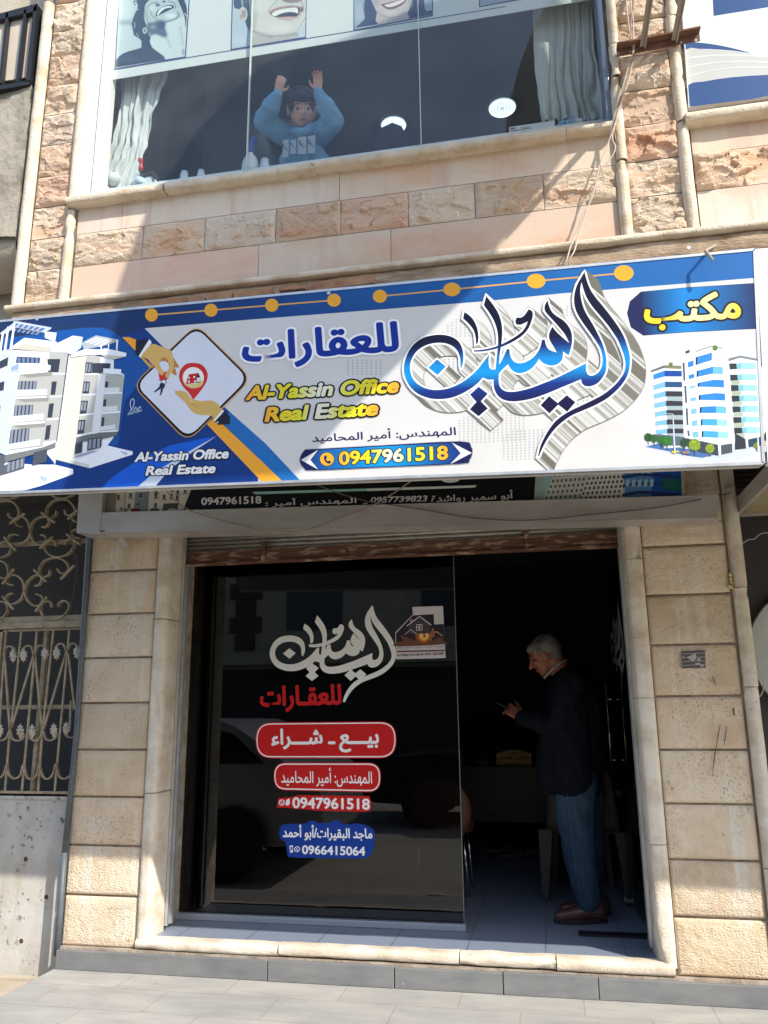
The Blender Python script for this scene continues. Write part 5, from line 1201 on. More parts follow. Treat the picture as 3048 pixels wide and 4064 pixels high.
def hbar(y0, y1, xa=-300, xb=600, yy=YGT+0.02, d=0.02):
    p, q_, r_, t_ = gp3((xa, y0+(12 if y0 < 600 else 6)), yy), gp3((xb, y0), yy), gp3((xb, y1), yy), gp3((xa, y1+10), yy)
    z1, z0 = gp3((300, y0), yy).z, gp3((300, y1), yy).z
    b.box(p.x, q_.x, yy, yy+d, z0, z1)
hbar(418, 447); hbar(926, 972, yy=YGT-0.004); hbar(968, 1006, yy=YGT-0.018); hbar(1012, 1026, yy=YGT); hbar(1528, 1556, yy=YGT+0.018); hbar(2112, 2145, yy=YGT-0.01)
p, q_ = gp3((312, 1000), YGT+0.03), gp3((208, 2130), YGT+0.03); b.box(p.x-0.013, p.x+0.013, YGT+0.03, YGT+0.06, q_.z, p.z)
p = gp3((18, 1010), YGT+0.01); b.box(p.x-0.02, p.x+0.012, YGT, YGT+0.03, q_.z, p.z)
b.build('frame', M['gate'], gate)
for pts in ([(42, 1026), (5, 1520), (-20, 1900)], [(30, 1190), (66, 1690)], [(145, 1030), (75, 1690)], [(228, 1190), (75, 1690)], [(236, 1190), (284, 1690)], [(362, 1020), (290, 1690)], [(450, 1165), (296, 1690)],
            [(250, 1028), (148, 2110)], [(470, 1015), (370, 2110)], [(462, 1180), (505, 1560)], [(68, 1690), (34, 2110)], [(288, 1690), (258, 2110)], [(-60, 1190), (-20, 1690)], [(470, 1700), (480, 1500)]):
    b = MB(); flat(b, pts, 0.0115, 0.010, YGT-0.004, False); b.build('bar', M['gate'], gate)
for pts in ([(28, 1195), (35, 1150), (60, 1132), (90, 1140), (100, 1165)], [(228, 1185), (215, 1140), (190, 1128), (160, 1145), (155, 1168)], [(235, 1185), (250, 1140), (275, 1125), (305, 1140), (310, 1162)], [(450, 1165), (430, 1120), (405, 1115), (380, 1135), (376, 1150)], [(457, 1160), (475, 1120), (500, 1112), (522, 1130), (530, 1150)],
            [(68, 1700), (85, 1755), (120, 1770), (155, 1755), (162, 1725)], [(286, 1700), (270, 1755), (235, 1770), (205, 1750), (203, 1725)], [(290, 1700), (310, 1755), (345, 1768), (380, 1745), (382, 1715)], [(438, 1715), (460, 1745), (500, 1748)], [(66, 1700), (45, 1750), (10, 1768), (-30, 1750)],
            [(48, 1930), (60, 1995), (100, 2025), (140, 2000), (157, 1930)], [(160, 1935), (180, 2010), (215, 2030), (250, 2000), (266, 1930)], [(268, 1935), (290, 2010), (325, 2028), (360, 1995), (378, 1925)], [(381, 1930), (400, 2005), (435, 2028), (475, 2005)], [(44, 1935), (25, 2000), (-20, 2030)]):
    b = MB(); flat(b, pts, 0.008, 0.02, YGT-0.006); b.build('scroll', M['gate'], gate)
for x_, y_, up_ in ((88, 1192, -1), (158, 1190, -1), (303, 1182, -1), (382, 1178, -1), (520, 1170, -1), (137, 1706, 1), (216, 1708, 1), (363, 1700, 1), (448, 1690, 1), (-2, 1700, 1)):
    pts = [(0, -44), (7, -30), (15, -30), (12, -14), (22, -12), (17, 4), (20, 16), (9, 22), (6, 40), (-6, 40), (-9, 22), (-20, 16), (-17, 4), (-22, -12), (-12, -14), (-15, -30), (-7, -30)]
    Q = [gp3((x_+dx*1.25, y_-dy*1.2*(-1 if up_ > 0 else 1)), YGT-0.012) for dx, dy in pts]
    c_ = gp3((x_, y_), YGT-0.012); b = MB(); n_ = len(Q)
    b.add([q_ for q_ in Q]+[Vector((c_.x, YGT-0.03, c_.z)), Vector((c_.x, YGT+0.004, c_.z))], [((i+1) % n_, i, n_) for i in range(n_)]+[(i, (i+1) % n_, n_+1) for i in range(n_)])
    b.build('leaf_ornament', M['gate_leaf'], gate)
b = MB(); z1 = gp3((100, 2140)).z; b.box(-4.4, -2.86, YGT, YGT+0.03, -0.09, z1); b.box(-4.4, -2.86, YGT-0.01, YGT+0.03, z1-0.02, z1+0.012)
b.build('lower_panel', M['gate_panel'], gate)
C2_ = C2
for (x_, y_) in ((170, 845), (305, 1095), (140, 1385)):
    p = PY(*C2_(x_, y_), YGT); b = MB(); b.lathe((p.x, YGT-0.001, p.z), [(0.014, 0.0), (0.008, 0.002), (0.0001, 0.0025)], 12, 'y'); b.build('rust_hole', mat('rust_hole', (0.10, 0.045, 0.02), 0.9), gate)
b = MB(); b.box(-4.4, -2.84, 0.04, 0.3, -0.125, -0.085); o = b.build('door_step', M['plaster']); tag(o, 'low dusty stone step under the white gate panel', 'step')
b = MB(); b.box(-4.4, -2.80, 0.75, 0.8, -0.1, 3.2); b.box(-4.4, -2.8, 0.16, 0.8, 2.95, 3.05); o = b.build('dark_void_backing', M['dark_room']); tag(o, 'near-black sheet standing for the unlit void behind the iron gate scrolls', 'wall')  # near-black colour stands for the unlit void behind the gate
dpipe = MB(); dpipe.tube([PY(*Gc(607, 300), -0.018), PY(*Gc(600, 420), -0.018), PY(*Gc(560, 1060), -0.018), PY(*Gc(520, 1700), -0.018), PY(*C2(425, 800), -0.018)], 0.017, 10)
dpipe.tube([PY(*C2(425, 800), -0.018), PY(*C2(395, 1200), -0.018), PY(*C2(372, 1480), -0.022)], 0.0185, 10)
o = dpipe.build('drain_pipe', mat('grey_pipe', (0.075, 0.09, 0.105), 0.5, (0.11, 0.125, 0.14), 10)); tag(o, 'thin grey pipe running down between the gate and the left pilaster', 'pipe')
wire('loose_cable', [(495, 285), (475, 330), (490, 460), (518, 560), (520, 640), (500, 760), (475, 870), (430, 925)], Gc, 0.06, 0.003, M['wire_dark'], 'thin cable hanging among the gate scrolls beside the pipe')

# ------------------------------------------------------------------ neighbours
Lc = crop(0, 0, 0.61069); Nc = crop(2400, 0, 0.39059)
nb = thing('concrete_balcony', (-3.2, -1.0, 2.9), 'weathered raw concrete balcony parapet left of the stone building', 'balcony')
def noisy_slab(mb, q4, y, amp, seed, nu=60, nv=80):
    def fn(u, v):
        x = (q4[0][0]*(1-u)+q4[1][0]*u)*(1-v)+(q4[3][0]*(1-u)+q4[2][0]*u)*v; z = (q4[0][1]*(1-u)+q4[1][1]*u)*(1-v)+(q4[3][1]*(1-u)+q4[2][1]*u)*v
        h = noise.fractal(Vector((x*5, z*5, seed)), 1.0, 2.0, 5)
        rag = 0.012*noise.noise(Vector((z*9, seed, 2)))*(u > 0.97)
        return (x+rag, y-amp*h, z+(0.02*noise.noise(Vector((x*8, seed, 1))) if v > .97 else 0))
    mb.grid(fn, nu, nv)
yq = -1.158
qs = [xz(PY(*Lc(*p), yq)) for p in ((-420, 1560), (97, 1538), (213, 562), (-420, 620))]
b = MB(); noisy_slab(b, qs, yq, 0.011, 3)
o1 = b.build('parapet', M['concrete'], nb)
b = MB(); x_r = qs[1][0]; b.quad((qs[1][0], yq, qs[1][1]), (qs[1][0], -0.87, qs[1][1]), (qs[2][0], -0.87, qs[2][1]), (qs[2][0], yq, qs[2][1])); b.box(-4.4, x_r-0.002, yq+0.02, -0.87, qs[1][1]-0.01, qs[2][1]-0.03); b.build('parapet_core', M['concrete'], nb)
def soff(u, v): 
    an = math.pi*0.5*v; return (-5.2+(x_r+0.02+5.2)*u, 0.28-0.36*math.cos(an), 3.42+0.06+(0.62)*math.sin(an)*1.0)
b = MB(); b.grid(lambda u, v: (-4.4+(x_r-0.01+4.4)*u, -1.135+0.24*(1-math.cos(math.pi/2*v)), qs[1][1]-0.005-0.17*math.sin(math.pi/2*v)), 4, 12); b.build('curved_soffit', M['plaster'], nb)
b = MB(); b.box(-5.4, -2.672, -0.86, -0.75, 2.9, 7.0); o = b.build('plastered_wall', M['plaster']); tag(o, 'plain beige plastered wall of the neighbouring building left of the corner moulding', 'wall')
# black framed shutter box above it
cb = thing('shutter_cabinet', (-3.0, -1.0, 4.6), 'black framed cabinet with three beige panels above the concrete parapet', 'cabinet')
yc = -1.181
def LQ(pts, y): return [xz(PY(*Lc(*p), y)) for p in pts]
for pts in ([(-300, 160), (38, 95), (2, 530), (-330, 590)], [(54, 96), (156, 76), (114, 512), (8, 528)], [(166, 74), (220, 64), (172, 502), (118, 512)]):
    b = MB(); b.prism(LQ(pts, yc+0.03), yc+0.03, yc+0.05); b.build('panel', mat('cabinet_panel', (0.50, 0.42, 0.32), 0.7, (0.58, 0.5, 0.4), 3) if 'cabinet_panel' not in bpy.data.materials else bpy.data.materials['cabinet_panel'], cb)
b = MB()
for pts in ([(-330, 175), (240, 22), (236, 70), (-330, 200)], [(-340, 610), (195, 520), (190, 548), (-340, 640)], [(38, 85), (54, 82), (8, 540), (-10, 540)], [(156, 62), (170, 60), (118, 530), (100, 530)], [(218, 50), (240, 22), (196, 530), (165, 530)]):
    b.prism(LQ(pts, yc), yc, yc+0.04)
p0_, p1_ = LQ([(240, 22), (192, 545)], yc); b.quad((p1_[0], yc, p1_[1]), (p1_[0], -0.87, p1_[1]), (p0_[0], -0.87, p0_[1]), (p0_[0], yc, p0_[1])); b.box(-4.2, p1_[0]-0.01, yc+0.06, -0.87, p1_[1], p0_[1])
b.build('frame', M['black'], cb)
# banner in the window at the right
yb = -1.104
bn = [xz(PY(*Nc(*p), yb)) for p in ((745, -600), (862, 1090), (2600, 815), (2600, -900))]
b = MB(); b.prism(bn, yb, yb+0.03); bo = b.build('banner', M['white_pvc']); tag(bo, 'white banner with navy swooshes in the right-hand upstairs window', 'banner')
q = Art(yb-0.0008); NV = lin((46, 80, 132))
q.raw(bn, lin((214, 222, 222)))
q.P(Nc, [(1080, -400), (1105, 163), (2400, -45), (2400, -700)], NV)
q.P(Nc, [(780, 440), (900, 430), (1100, 450), (1300, 490), (1478, 540), (1300, 515), (1100, 500), (900, 498), (795, 510)], NV, 3)
q.P(Nc, [(795, 515), (1000, 502), (1300, 520), (1659, 590), (2000, 680), (2000, 745), (1659, 760), (1300, 785), (1000, 825), (836, 866)], lin((190, 192, 190)), 2)
for k in range(3): q.P(Nc, [(808+10*k, 585+95*k), (1100, 558+75*k), (1400, 556+62*k), (1659, 575+55*k), (1659, 585+55*k), (1400, 566+62*k), (1100, 568+75*k), (809+10*k, 597+95*k)], lin((216, 218, 216)), 2)
q.P(Nc, [(838, 870), (1000, 830), (1300, 785), (1659, 762), (2100, 760), (2100, 890), (865, 1085)], NV, 2)
q.done('banner_print', M['print'], bo)
b = MB(); f_ = [xz(PY(*Nc(*p), yb-0.02)) for p in ((738, -600), (852, 1092), (862, 1090), (748, -600))]; b.prism(f_, yb-0.02, yb); b.build('frame', M['white_pvc'], bo)
M['strut'] = mat('dull_galvanised', (0.30, 0.28, 0.24), 0.5, (0.24, 0.22, 0.18), 9, metal=0.3)
# angle-iron bracket with two struts
br = thing('angle_iron_bracket', (0.73, -1.2, 4.56), 'rusty angle iron across the mouldings carrying two struts that stick out', 'bracket')
yr = -1.2
q4 = [xz(PY(*Nc(*p), yr)) for p in ((118, 492), (122, 570), (960, 410), (960, 325))]
b = MB(); b.prism([q4[0], ((q4[0][0]), q4[1][1]), (q4[3][0], q4[2][1]), q4[3]], yr, yr+0.006); b.prism([(q4[0][0], q4[0][1]-0.006), (q4[3][0], q4[3][1]-0.006), (q4[3][0], q4[3][1]+0.002), (q4[0][0], q4[0][1]+0.002)], yr-0.035, yr+0.002); b.build('angle_bar', mat('rusted_angle', (0.11, 0.05, 0.03), 0.8, (0.2, 0.09, 0.05), 12, bump=0.3), br)
for p, wd in (((385, 470), 0.026), ((708, 405), 0.028)):
    s_ = PY(*Nc(*p), yr-0.01); b = MB(); b.bar((s_.x, yr-0.01, s_.z), (s_.x+0.01, yr-0.62, s_.z+0.04), 0.006, wd, (1, 0, 0)); b.bar((s_.x+0.01, yr-0.01, s_.z-0.003), (s_.x+0.02, yr-0.62, s_.z+0.037), wd*0.8, 0.006, (1, 0, 0)); b.build('strut', M['strut'], br)
for x_, y_ in ((135, 543), (262, 520), (778, 428), (928, 404)):
    p = PY(*Nc(x_, y_), yr-0.002); b = MB(); b.lathe((p.x, yr-0.001, p.z), [(0.006, 0), (0.006, 0.002), (0.0001, 0.0025)], 8, 'y'); b.build('bolt', M['alu'], br)
# bundle of wires down the moulding
for i, (c_, pts) in enumerate((('wire_pale', [(218, -200), (222, 60), (235, 180), (252, 320), (285, 470), (280, 570), (240, 680), (200, 820), (150, 1000), (105, 1150), (70, 1280), (50, 1434)]),
                               ('wire_brown', [(280, -200), (285, 60), (262, 250), (275, 440), (300, 560), (262, 660), (225, 800), (175, 960), (130, 1110), (80, 1240), (85, 1434)]),
                               ('wire_brown', [(300, -200), (292, 40), (270, 200), (262, 400), (290, 520), (285, 640), (240, 760), (190, 900), (160, 1030), (100, 1180), (95, 1300), (110, 1434)]),
                               ('wire_pale', [(262, -200), (268, 80), (290, 220), (290, 430), (300, 470), (270, 700), (230, 860), (160, 1050), (120, 1200), (60, 1380)]))):
    wire('hanging_cable', pts, Nc, YU-0.058, 0.0034, M[c_], ('pale cable hanging loosest to the left in the bundle over the stone pier', 'brown cable running down the middle of the bundle over the stone pier', 'brown cable ending furthest to the right in the bundle over the stone pier', 'pale cable running closest to the struts in the bundle over the stone pier')[i])
for i, pts in enumerate(([(1000, 530), (960, 640), (930, 720), (900, 850), (860, 930), (830, 1010), (808, 1060, -1.25), (790, 1120, -1.285), (772, 1160, -1.27)], [(1010, 500), (985, 590), (1000, 640), (975, 690), (950, 720), (905, 820), (870, 930), (835, 1040, -1.25), (822, 1085, -1.285), (803, 1120, -1.29), (797, 1160, -1.27)])):
    wire('hanging_cable', pts, U2, -1.22, 0.0034, M['wire_pale'], ('straight pale cable dropping behind the top of the big sign', 'kinked pale cable dropping behind the top of the big sign')[i])
# neighbour's sign and its box at the right edge
tl_, bl2 = PY(2996, 985, YS), PY(3036, 1838, YS)
b = MB(); b.prism([(tl_.x+0.004, tl_.z), (bl2.x+0.012, bl2.z), (5.0, 2.24), (5.0, 3.15)], YS+0.006, YS+0.05); o = b.build('neighbour_sign', M['white_pvc']); tag(o, 'blank white edge of the next shop sign at the right margin', 'sign')
ns = thing('canopy_box', (1.7, -0.3, 2.44), 'projecting sign box with a khaki underside over the next shop at the right edge', 'canopy')
b = MB(); b.box(1.10, 5.0, -0.85, 0.08, 2.441, 2.452); b.build('underside', mat('khaki_board', (0.22, 0.18, 0.09), 0.7, (0.3, 0.25, 0.14), 4, (1, 1, 1)), ns)
b = MB(); b.box(1.082, 1.10, -0.86, 0.08, 2.435, 2.52); b.box(1.10, 2.6, 0.06, 0.08, 2.43, 2.441); b.build('edge_trim', M['galv'], ns)
b = MB(); b.box(1.084, 7.0, 0.35, 0.4, -0.1, 3.4); o = b.build('dark_shopfront', M['dark_room']); tag(o, 'dark shopfront of the next shop right of the stone moulding', 'shopfront')
b = MB()
for k in range(10): b.tube([(1.085, 0.2, 2.46+0.03*k), (6.0, 0.2, 2.46+0.03*k)], 0.016, 8)
o = b.build('neighbour_shutter', mat('dark_shutter', (0.05, 0.045, 0.04), 0.5)); tag(o, 'dark ribbed shutter above the canopy at the right edge', 'shutter')
b = MB(); c_ = (1.50, 0.30, 1.69)
b.lathe(c_, [(0.37, 0.0), (0.375, 0.02), (0.36, 0.03), (0.33, 0.035), (0.322, 0.02), (0.30, 0.018), (0.295, 0.03), (0.275, 0.03), (0.26, 0.012), (0.12, 0.006), (0.0001, 0.006)], 48, 'y')
o = b.build('round_dish', mat('pale_glass_rim', (0.55, 0.58, 0.56), 0.25, (0.4, 0.43, 0.42), 5)); tag(o, 'pale round ribbed dish standing in the next shopfront at the right edge', 'dish')
Wc = crop(2700, 1750, 0.5429)
wire('thin_wire', [(400, 352), (480, 348), (520, 345)], Wc, 0.02, 0.0025, M['wire_dark'], 'short dark wire end crossing to the canopy at the right', 'wire')
wire('thin_wire', [(450, 752), (500, 722), (540, 718), (570, 690), (610, 672), (660, 675)], Wc, 0.02, 0.0028, M['wire_pale'], 'pale kinked wire on the dark shopfront under the canopy', 'wire')
wire('thin_wire', [(560, 1640), (600, 1720), (612, 1790), (590, 1860), (572, 1865)], Wc, 0.05, 0.0028, M['wire_pale'], 'pale wire curling below the round dish', 'wire')
# scrap of paper on the pilaster
C6_ = C6; yp2 = -0.0145
pq = [xz(PY(*C6_(*p), yp2)) for p in ((538, 1300), (704, 1293), (706, 1415), (546, 1420))]
b = MB(); b.col = lin((92, 86, 84)); b.prism(pq, yp2, yp2+0.003); so = b.build('torn_sticker', M['sticker']); tag(so, 'torn grey paper label stuck on the right pilaster', 'label')
q = Art(yp2-0.0006)
for k in range(4): q.P(C6_, [(540, 1318+27*k), (704, 1311+27*k), (704, 1314+27*k), (540, 1321+27*k)], lin((190, 182, 174)))
for pts in ([(580, 1340), (640, 1315), (645, 1350), (620, 1372), (596, 1360)], [(650, 1352), (676, 1348), (670, 1366), (652, 1368)], [(634, 1384), (668, 1380), (672, 1395), (640, 1400)], [(545, 1330), (560, 1340), (550, 1352)], [(672, 1390), (700, 1395), (690, 1412), (668, 1405)]): q.P(C6_, pts, lin((178, 170, 162)))
q.done('label_print', M['sticker'], so)
for cr_, pts in ((C6_, [(870, 740), (898, 738), (900, 790), (878, 795)]), (C6_, [(866, 800), (900, 795), (900, 860), (870, 850)])):
    pass
b = MB()
for x_, y_, r_ in ((882, 762, 0.011), (884, 790, 0.010), (888, 815, 0.009), (880, 845, 0.012), (895, 850, 0.008)):
    p = PY(*C6_(x_, y_), -0.012); b.ell(p, (r_*0.9, r_*0.8, r_*1.2), 8)
o = b.build('foam_blob', mat('dried_foam', (0.60, 0.48, 0.22), 0.9, bump=0.5)); tag(o, 'yellow dried foam squeezed out of the joint beside the right moulding', 'foam')

# ------------------------------------------------------------------ across the street
ob = thing('opposite_building', (-2, -15.5, -0.12), 'cream apartment building across the street, seen only as a reflection', 'building')
cream = mat('cream_stone', (0.50, 0.46, 0.38), 0.9, (0.42, 0.38, 0.30), 2)
b = MB(); b.box(-22, 16, -18, -15, -0.12, 7.5); b.build('wall', cream, ob)
for x_ in (-9.6, -5.9, -2.3, 1.2, 4.8):
    b = MB(); b.box(x_-0.75, x_+0.75, -15.0, -14.96, 3.4, 5.0); b.build('window', mat('opposite_window', (0.05, 0.06, 0.08), 0.3) if 'opposite_window' not in bpy.data.materials else bpy.data.materials['opposite_window'], ob)
for x_ in (-7.8, -0.6, 6.5):
    b = MB()
    for k in range(10): b.box(x_-(0.45 if k % 2 else 0.28), x_+(0.45 if k % 2 else 0.28), -15.0, -14.95, 2.9+0.45*k, 3.33+0.45*k)
    b.build('quoin', mat('brown_quoin', (0.12, 0.075, 0.05), 0.9) if 'brown_quoin' not in bpy.data.materials else bpy.data.materials['brown_quoin'], ob)
b = MB(); b.box(-22, 16, -14.99, -14.4, 2.5, 2.75); b.build('canopy', cream, ob)
b = MB(); b.box(-20, 14, -15.0, -14.98, 0.0, 2.4); b.build('shopfront', M['dark_room'], ob)
def car(name, x0, y0, L, Wd, H, paint, label, ang=0.0):
    t = thing(name, (x0+L/2, y0-Wd/2, -0.12), label, 'car')
    g = -0.12
    prof = [(0.0, 0.35), (0.02, 0.55), (0.10, 0.66), (0.22, 0.70), (0.33, 0.74), (0.43, 0.98), (0.50, 1.0), (0.72, 1.0), (0.80, 0.96), (0.92, 0.72), (0.98, 0.66), (1.0, 0.45), (0.99, 0.25), (0.86, 0.2), (0.14, 0.2), (0.01, 0.25)]
    P_ = smooth_loop([(x0+L*u, g+H*v) for u, v in prof], 2)
    b_ = MB(); b_.prism(P_, y0-Wd, y0); o_ = b_.build('body', paint, t); bevel(o_, 0.09, 4)
    for f in o_.data.polygons: f.use_smooth = True
    gl = [(0.36, 0.73), (0.44, 0.94), (0.57, 0.955), (0.57, 0.72)], [(0.585, 0.72), (0.585, 0.955), (0.72, 0.95), (0.79, 0.92), (0.87, 0.72)]
    gm = bpy.data.materials.get('car_glass') or mat('car_glass', (0.02, 0.022, 0.025), 0.08)
    for side in (y0+0.004, y0-Wd-0.012):
        for g_ in gl:
            b_ = MB(); b_.prism([(x0+L*u, g+H*v) for u, v in g_], side, side+0.008); b_.build('window', gm, t)
    tm = bpy.data.materials.get('tyre') or mat('tyre', (0.02, 0.02, 0.02), 0.8); rm = bpy.data.materials.get('rim') or mat('rim', (0.5, 0.5, 0.5), 0.3, metal=0.8)
    for u in (0.19, 0.80):
        for side, dr in ((y0-0.17, 1), (y0-Wd-0.02, 1)):
            b_ = MB(); b_.lathe((x0+L*u, side+0.19, g+0.32), [(0.2, -0.0), (0.31, 0.0), (0.32, 0.03), (0.32, 0.16), (0.31, 0.19), (0.2, 0.19)], 24, 'y'); wh = b_.build('wheel', tm, t)
            b_ = MB(); b_.lathe((x0+L*u, side+0.2, g+0.32), [(0.2, 0.0), (0.19, 0.02), (0.05, 0.03), (0.0001, 0.03)], 16, 'y'); b_.lathe((x0+L*u, side-0.01, g+0.32), [(0.0001, 0), (0.2, 0.01)], 16, 'y'); b_.build('rim', rm, wh)
    for u, nm in ((0.005, 'headlight'), (0.985, 'tail_light')):
        for yy in (y0-0.35, y0-Wd+0.1):
            b_ = MB(); b_.box(x0+L*u-0.02, x0+L*u+0.03, yy, yy+0.25, g+H*0.46, g+H*0.56); b_.build(nm, rm, t)
    return t
car('parked_car', -2.5, -5.7, 4.5, 1.8, 1.32, mat('dark_car_paint', (0.012, 0.013, 0.016), 0.25), 'dark car parked in the street, seen as a dark hump in the shop glass')
car('parked_car', -6.4, -2.1, 4.3, 1.72, 1.42, mat('silver_car_paint', (0.42, 0.43, 0.44), 0.3, metal=0.5), 'silver car parked in the street, reflected at the left of the shop glass')
for i, (px, py) in enumerate(((900, 3510), (1165, 3530))):
    pass
for i, (x_, y_, s_) in enumerate(((-1.62, -1.55, 0.1), (-1.0, -1.75, 0.07))):
    b = MB(); b.grid(lambda u, v: (x_+s_*2*(u-.5)+0.02*v, y_+s_*(v-.5), -0.118+0.012*math.sin(u*3.1)+0.006*v), 6, 4); o = b.build('paper_scrap', M['white_pvc'])
    tag(o, ('larger flat paper scrap on the street, reflected low in the shop glass', 'small crumpled paper scrap on the street, reflected low in the shop glass')[i], 'litter')

# unseen panel added out of frame, its outline cut to shade window and sign
S_ = [(-1.203, 2.246), (-1.007, 2.474), (-0.355, 3.095), (-0.139, 3.493), (0.2437, 3.993), (0.42, 4.22), (0.43, 4.9), (0.2, 5.5), (-0.245, 5.214), (-0.768, 5.05), (-1.277, 4.92), (-1.613, 4.578), (-1.86, 4.15), (-1.971, 3.854), (-2.075, 3.492), (-2.133, 3.134), (-2.356, 2.236)]
b = MB(); b.prism([(x+1.27*1.6, z+1.4*1.6) for x, z in S_], YU-1.61, YU-1.59); o = b.build('shade_caster', mat('shade_caster_grey', (0.35, 0.34, 0.32), 0.9))
tag(o, 'unseen grey panel added outside the frame to cast the shade on the upper storey', 'shade caster')
# ------------------------------------------------------------------ people: shapes grown together into one surface
def capsule(mb, p0, p1, r0, r1=None, n=14):
    p0, p1 = Vector(p0), Vector(p1); r1 = r1 or r0
    mb.tube([p0, p1], [r0, r1], n); mb.ell(p0, (r0,)*3, n); mb.ell(p1, (r1,)*3, n)
def chain(mb, pts, rs, n=14):
    for i in range(len(pts)-1): capsule(mb, pts[i], pts[i+1], rs[i], rs[i+1], n)
def axes(f, u):
    f = Vector(f).normalized(); u = Vector(u); u = (u-f*u.dot(f)).normalized(); s = f.cross(u)
    return f, u, s, Matrix((f, s, u)).transposed()
def grown(name, mb, voxel, m, parent, col=None, smooth=3, label=None, folds=None):
    o = mb.build('tmp_'+name, m, None); dg = None
    rm = o.modifiers.new('r', 'REMESH'); rm.mode = 'VOXEL'; rm.voxel_size = voxel; rm.use_smooth_shade = True
    sm = o.modifiers.new('s', 'SMOOTH'); sm.factor = 0.5; sm.iterations = smooth
    me = bpy.data.meshes.new_from_object(o.evaluated_get(bpy.context.evaluated_depsgraph_get()))
    org = Vector(o.location); bpy.data.objects.remove(o)
    po = wloc(parent); me.transform(Matrix.Translation(org-po))
    for k in list(me.color_attributes): me.color_attributes.remove(k)
    ca = me.color_attributes.new('Col', 'FLOAT_COLOR', 'POINT'); vals = []
    for v in me.vertices:
        c = col(v.co+po, v.normal) if col else (1, 1, 1); vals += [c[0], c[1], c[2], 1.0]
    ca.data.foreach_set('color', vals)
    for p in me.polygons: p.use_smooth = True
    if folds:                                # cloth folds or tufts: (depth, scale across, scale along the height)
        me.update(); moved = []
        for v in me.vertices:
            p = v.co+po; q = Vector((p.x*folds[1]+p.z*folds[1]*0.45, p.y*folds[1], p.z*folds[2]))
            moved.append(v.co + v.normal*folds[0]*((1-abs(noise.noise(q))*2.2)*0.7+0.5*noise.noise(q*2.3+Vector((5, 1, 3)))))
        for v, c in zip(me.vertices, moved): v.co = c
        me.update()
    me.materials.clear(); me.materials.append(m); me.name = name
    n = bpy.data.objects.new(name, me); COL.objects.link(n); n.parent = parent
    if label: n['label'] = label
    return n
def hand(mb, wrist, d, side, sc=1.0, curl=0.5, spread=0.12, thumb=1, r=0.0085):
    """palm and five bent fingers; d = where the fingers point, side = across the knuckles, palm faces d x side"""
    d = Vector(d).normalized(); side = Vector(side); side = (side-d*side.dot(d)).normalized(); pn = d.cross(side)
    w_ = Vector(wrist)
    for k in range(4):
        a_ = (k-1.5)/1.5
        chain(mb, [w_+side*a_*0.018*sc, w_+d*0.085*sc+side*a_*0.031*sc], [0.016*sc, 0.0125*sc], 10)
        b0 = w_+d*0.088*sc+side*a_*0.031*sc; L = (0.068, 0.078, 0.074, 0.058)[k]*sc
        fd = (d+side*a_*spread).normalized(); p = b0; pts = [p]; an = 0
        for sgm, fr in enumerate((0.45, 0.32, 0.23)):
            an += curl*(0.6, 0.9, 0.7)[sgm]
            p = p + (fd*math.cos(an)+pn*math.sin(an))*L*fr; pts.append(p)
        chain(mb, pts, [r*sc*1.05, r*sc, r*sc*0.92, r*sc*0.8], 10)
    t0 = w_+d*0.022*sc+side*thumb*0.026*sc; t1 = t0+(d*0.55+side*thumb*0.75+pn*0.25).normalized()*0.045*sc; t2 = t1+(d*0.9+side*thumb*0.25+pn*0.3).normalized()*0.034*sc
    chain(mb, [t0, t1, t2], [0.015*sc, 0.0105*sc, 0.0085*sc], 10)
def head(mb, H, f, u, s, Rm, k=1.0, child=False):
    """skull, jaw, brow, nose, lips, ears; H = middle of the head"""
    P_ = lambda a, b_, c: H+f*a*k+s*b_*k+u*c*k
    mb.ell(P_(-0.012, 0, 0.028), (0.098*k, 0.076*k, 0.094*k), 24, Rm)
    if child:
        mb.ell(P_(0.030, 0, -0.030), (0.064*k, 0.066*k, 0.066*k), 20, Rm); mb.ell(P_(0.056, 0, -0.074), (0.026*k, 0.026*k, 0.020*k), 14, Rm); mb.ell(P_(0.070, 0, 0.030), (0.020*k, 0.050*k, 0.020*k), 14, Rm)
    else:
        mb.ell(P_(0.028, 0, -0.035), (0.064*k, 0.062*k, 0.080*k), 20, Rm); mb.ell(P_(0.052, 0, -0.088), (0.034*k, 0.034*k, 0.026*k), 14, Rm); mb.ell(P_(0.074, 0, 0.030), (0.020*k, 0.052*k, 0.016*k), 14, Rm)
    for q in (-1, 1):
        mb.ell(P_(0.064, q*0.036, -0.018), (0.026*k, 0.022*k, 0.024*k), 12, Rm)
        mb.ell(P_(0.004, q*0.076, -0.008), (0.020*k, 0.010*k, 0.032*k), 12, Rm)
        mb.ell(P_(0.078, q*0.031, 0.006), (0.010*k, 0.014*k, 0.008*k), 10, Rm)
    if child:
        capsule(mb, P_(0.086, 0, 0.000), P_(0.098, 0, -0.024), 0.007*k, 0.0105*k, 10); mb.ell(P_(0.088, 0, -0.050), (0.009*k, 0.017*k, 0.005*k), 12, Rm); mb.ell(P_(0.086, 0, -0.059), (0.009*k, 0.014*k, 0.006*k), 12, Rm)
    else:
        capsule(mb, P_(0.088, 0, 0.012), P_(0.116, 0, -0.028), 0.009*k, 0.0125*k, 10)
        for q in (-1, 1): mb.ell(P_(0.092, q*0.013, -0.031), (0.011*k, 0.009*k, 0.008*k), 10, Rm)
        mb.ell(P_(0.086, 0, -0.056), (0.011*k, 0.023*k, 0.006*k), 12, Rm); mb.ell(P_(0.084, 0, -0.067), (0.011*k, 0.019*k, 0.0065*k), 12, Rm)
    return P_
skin_m = mat('skin', (1, 1, 1), 0.55, vcol='only', bump=0.05, bscale=120)

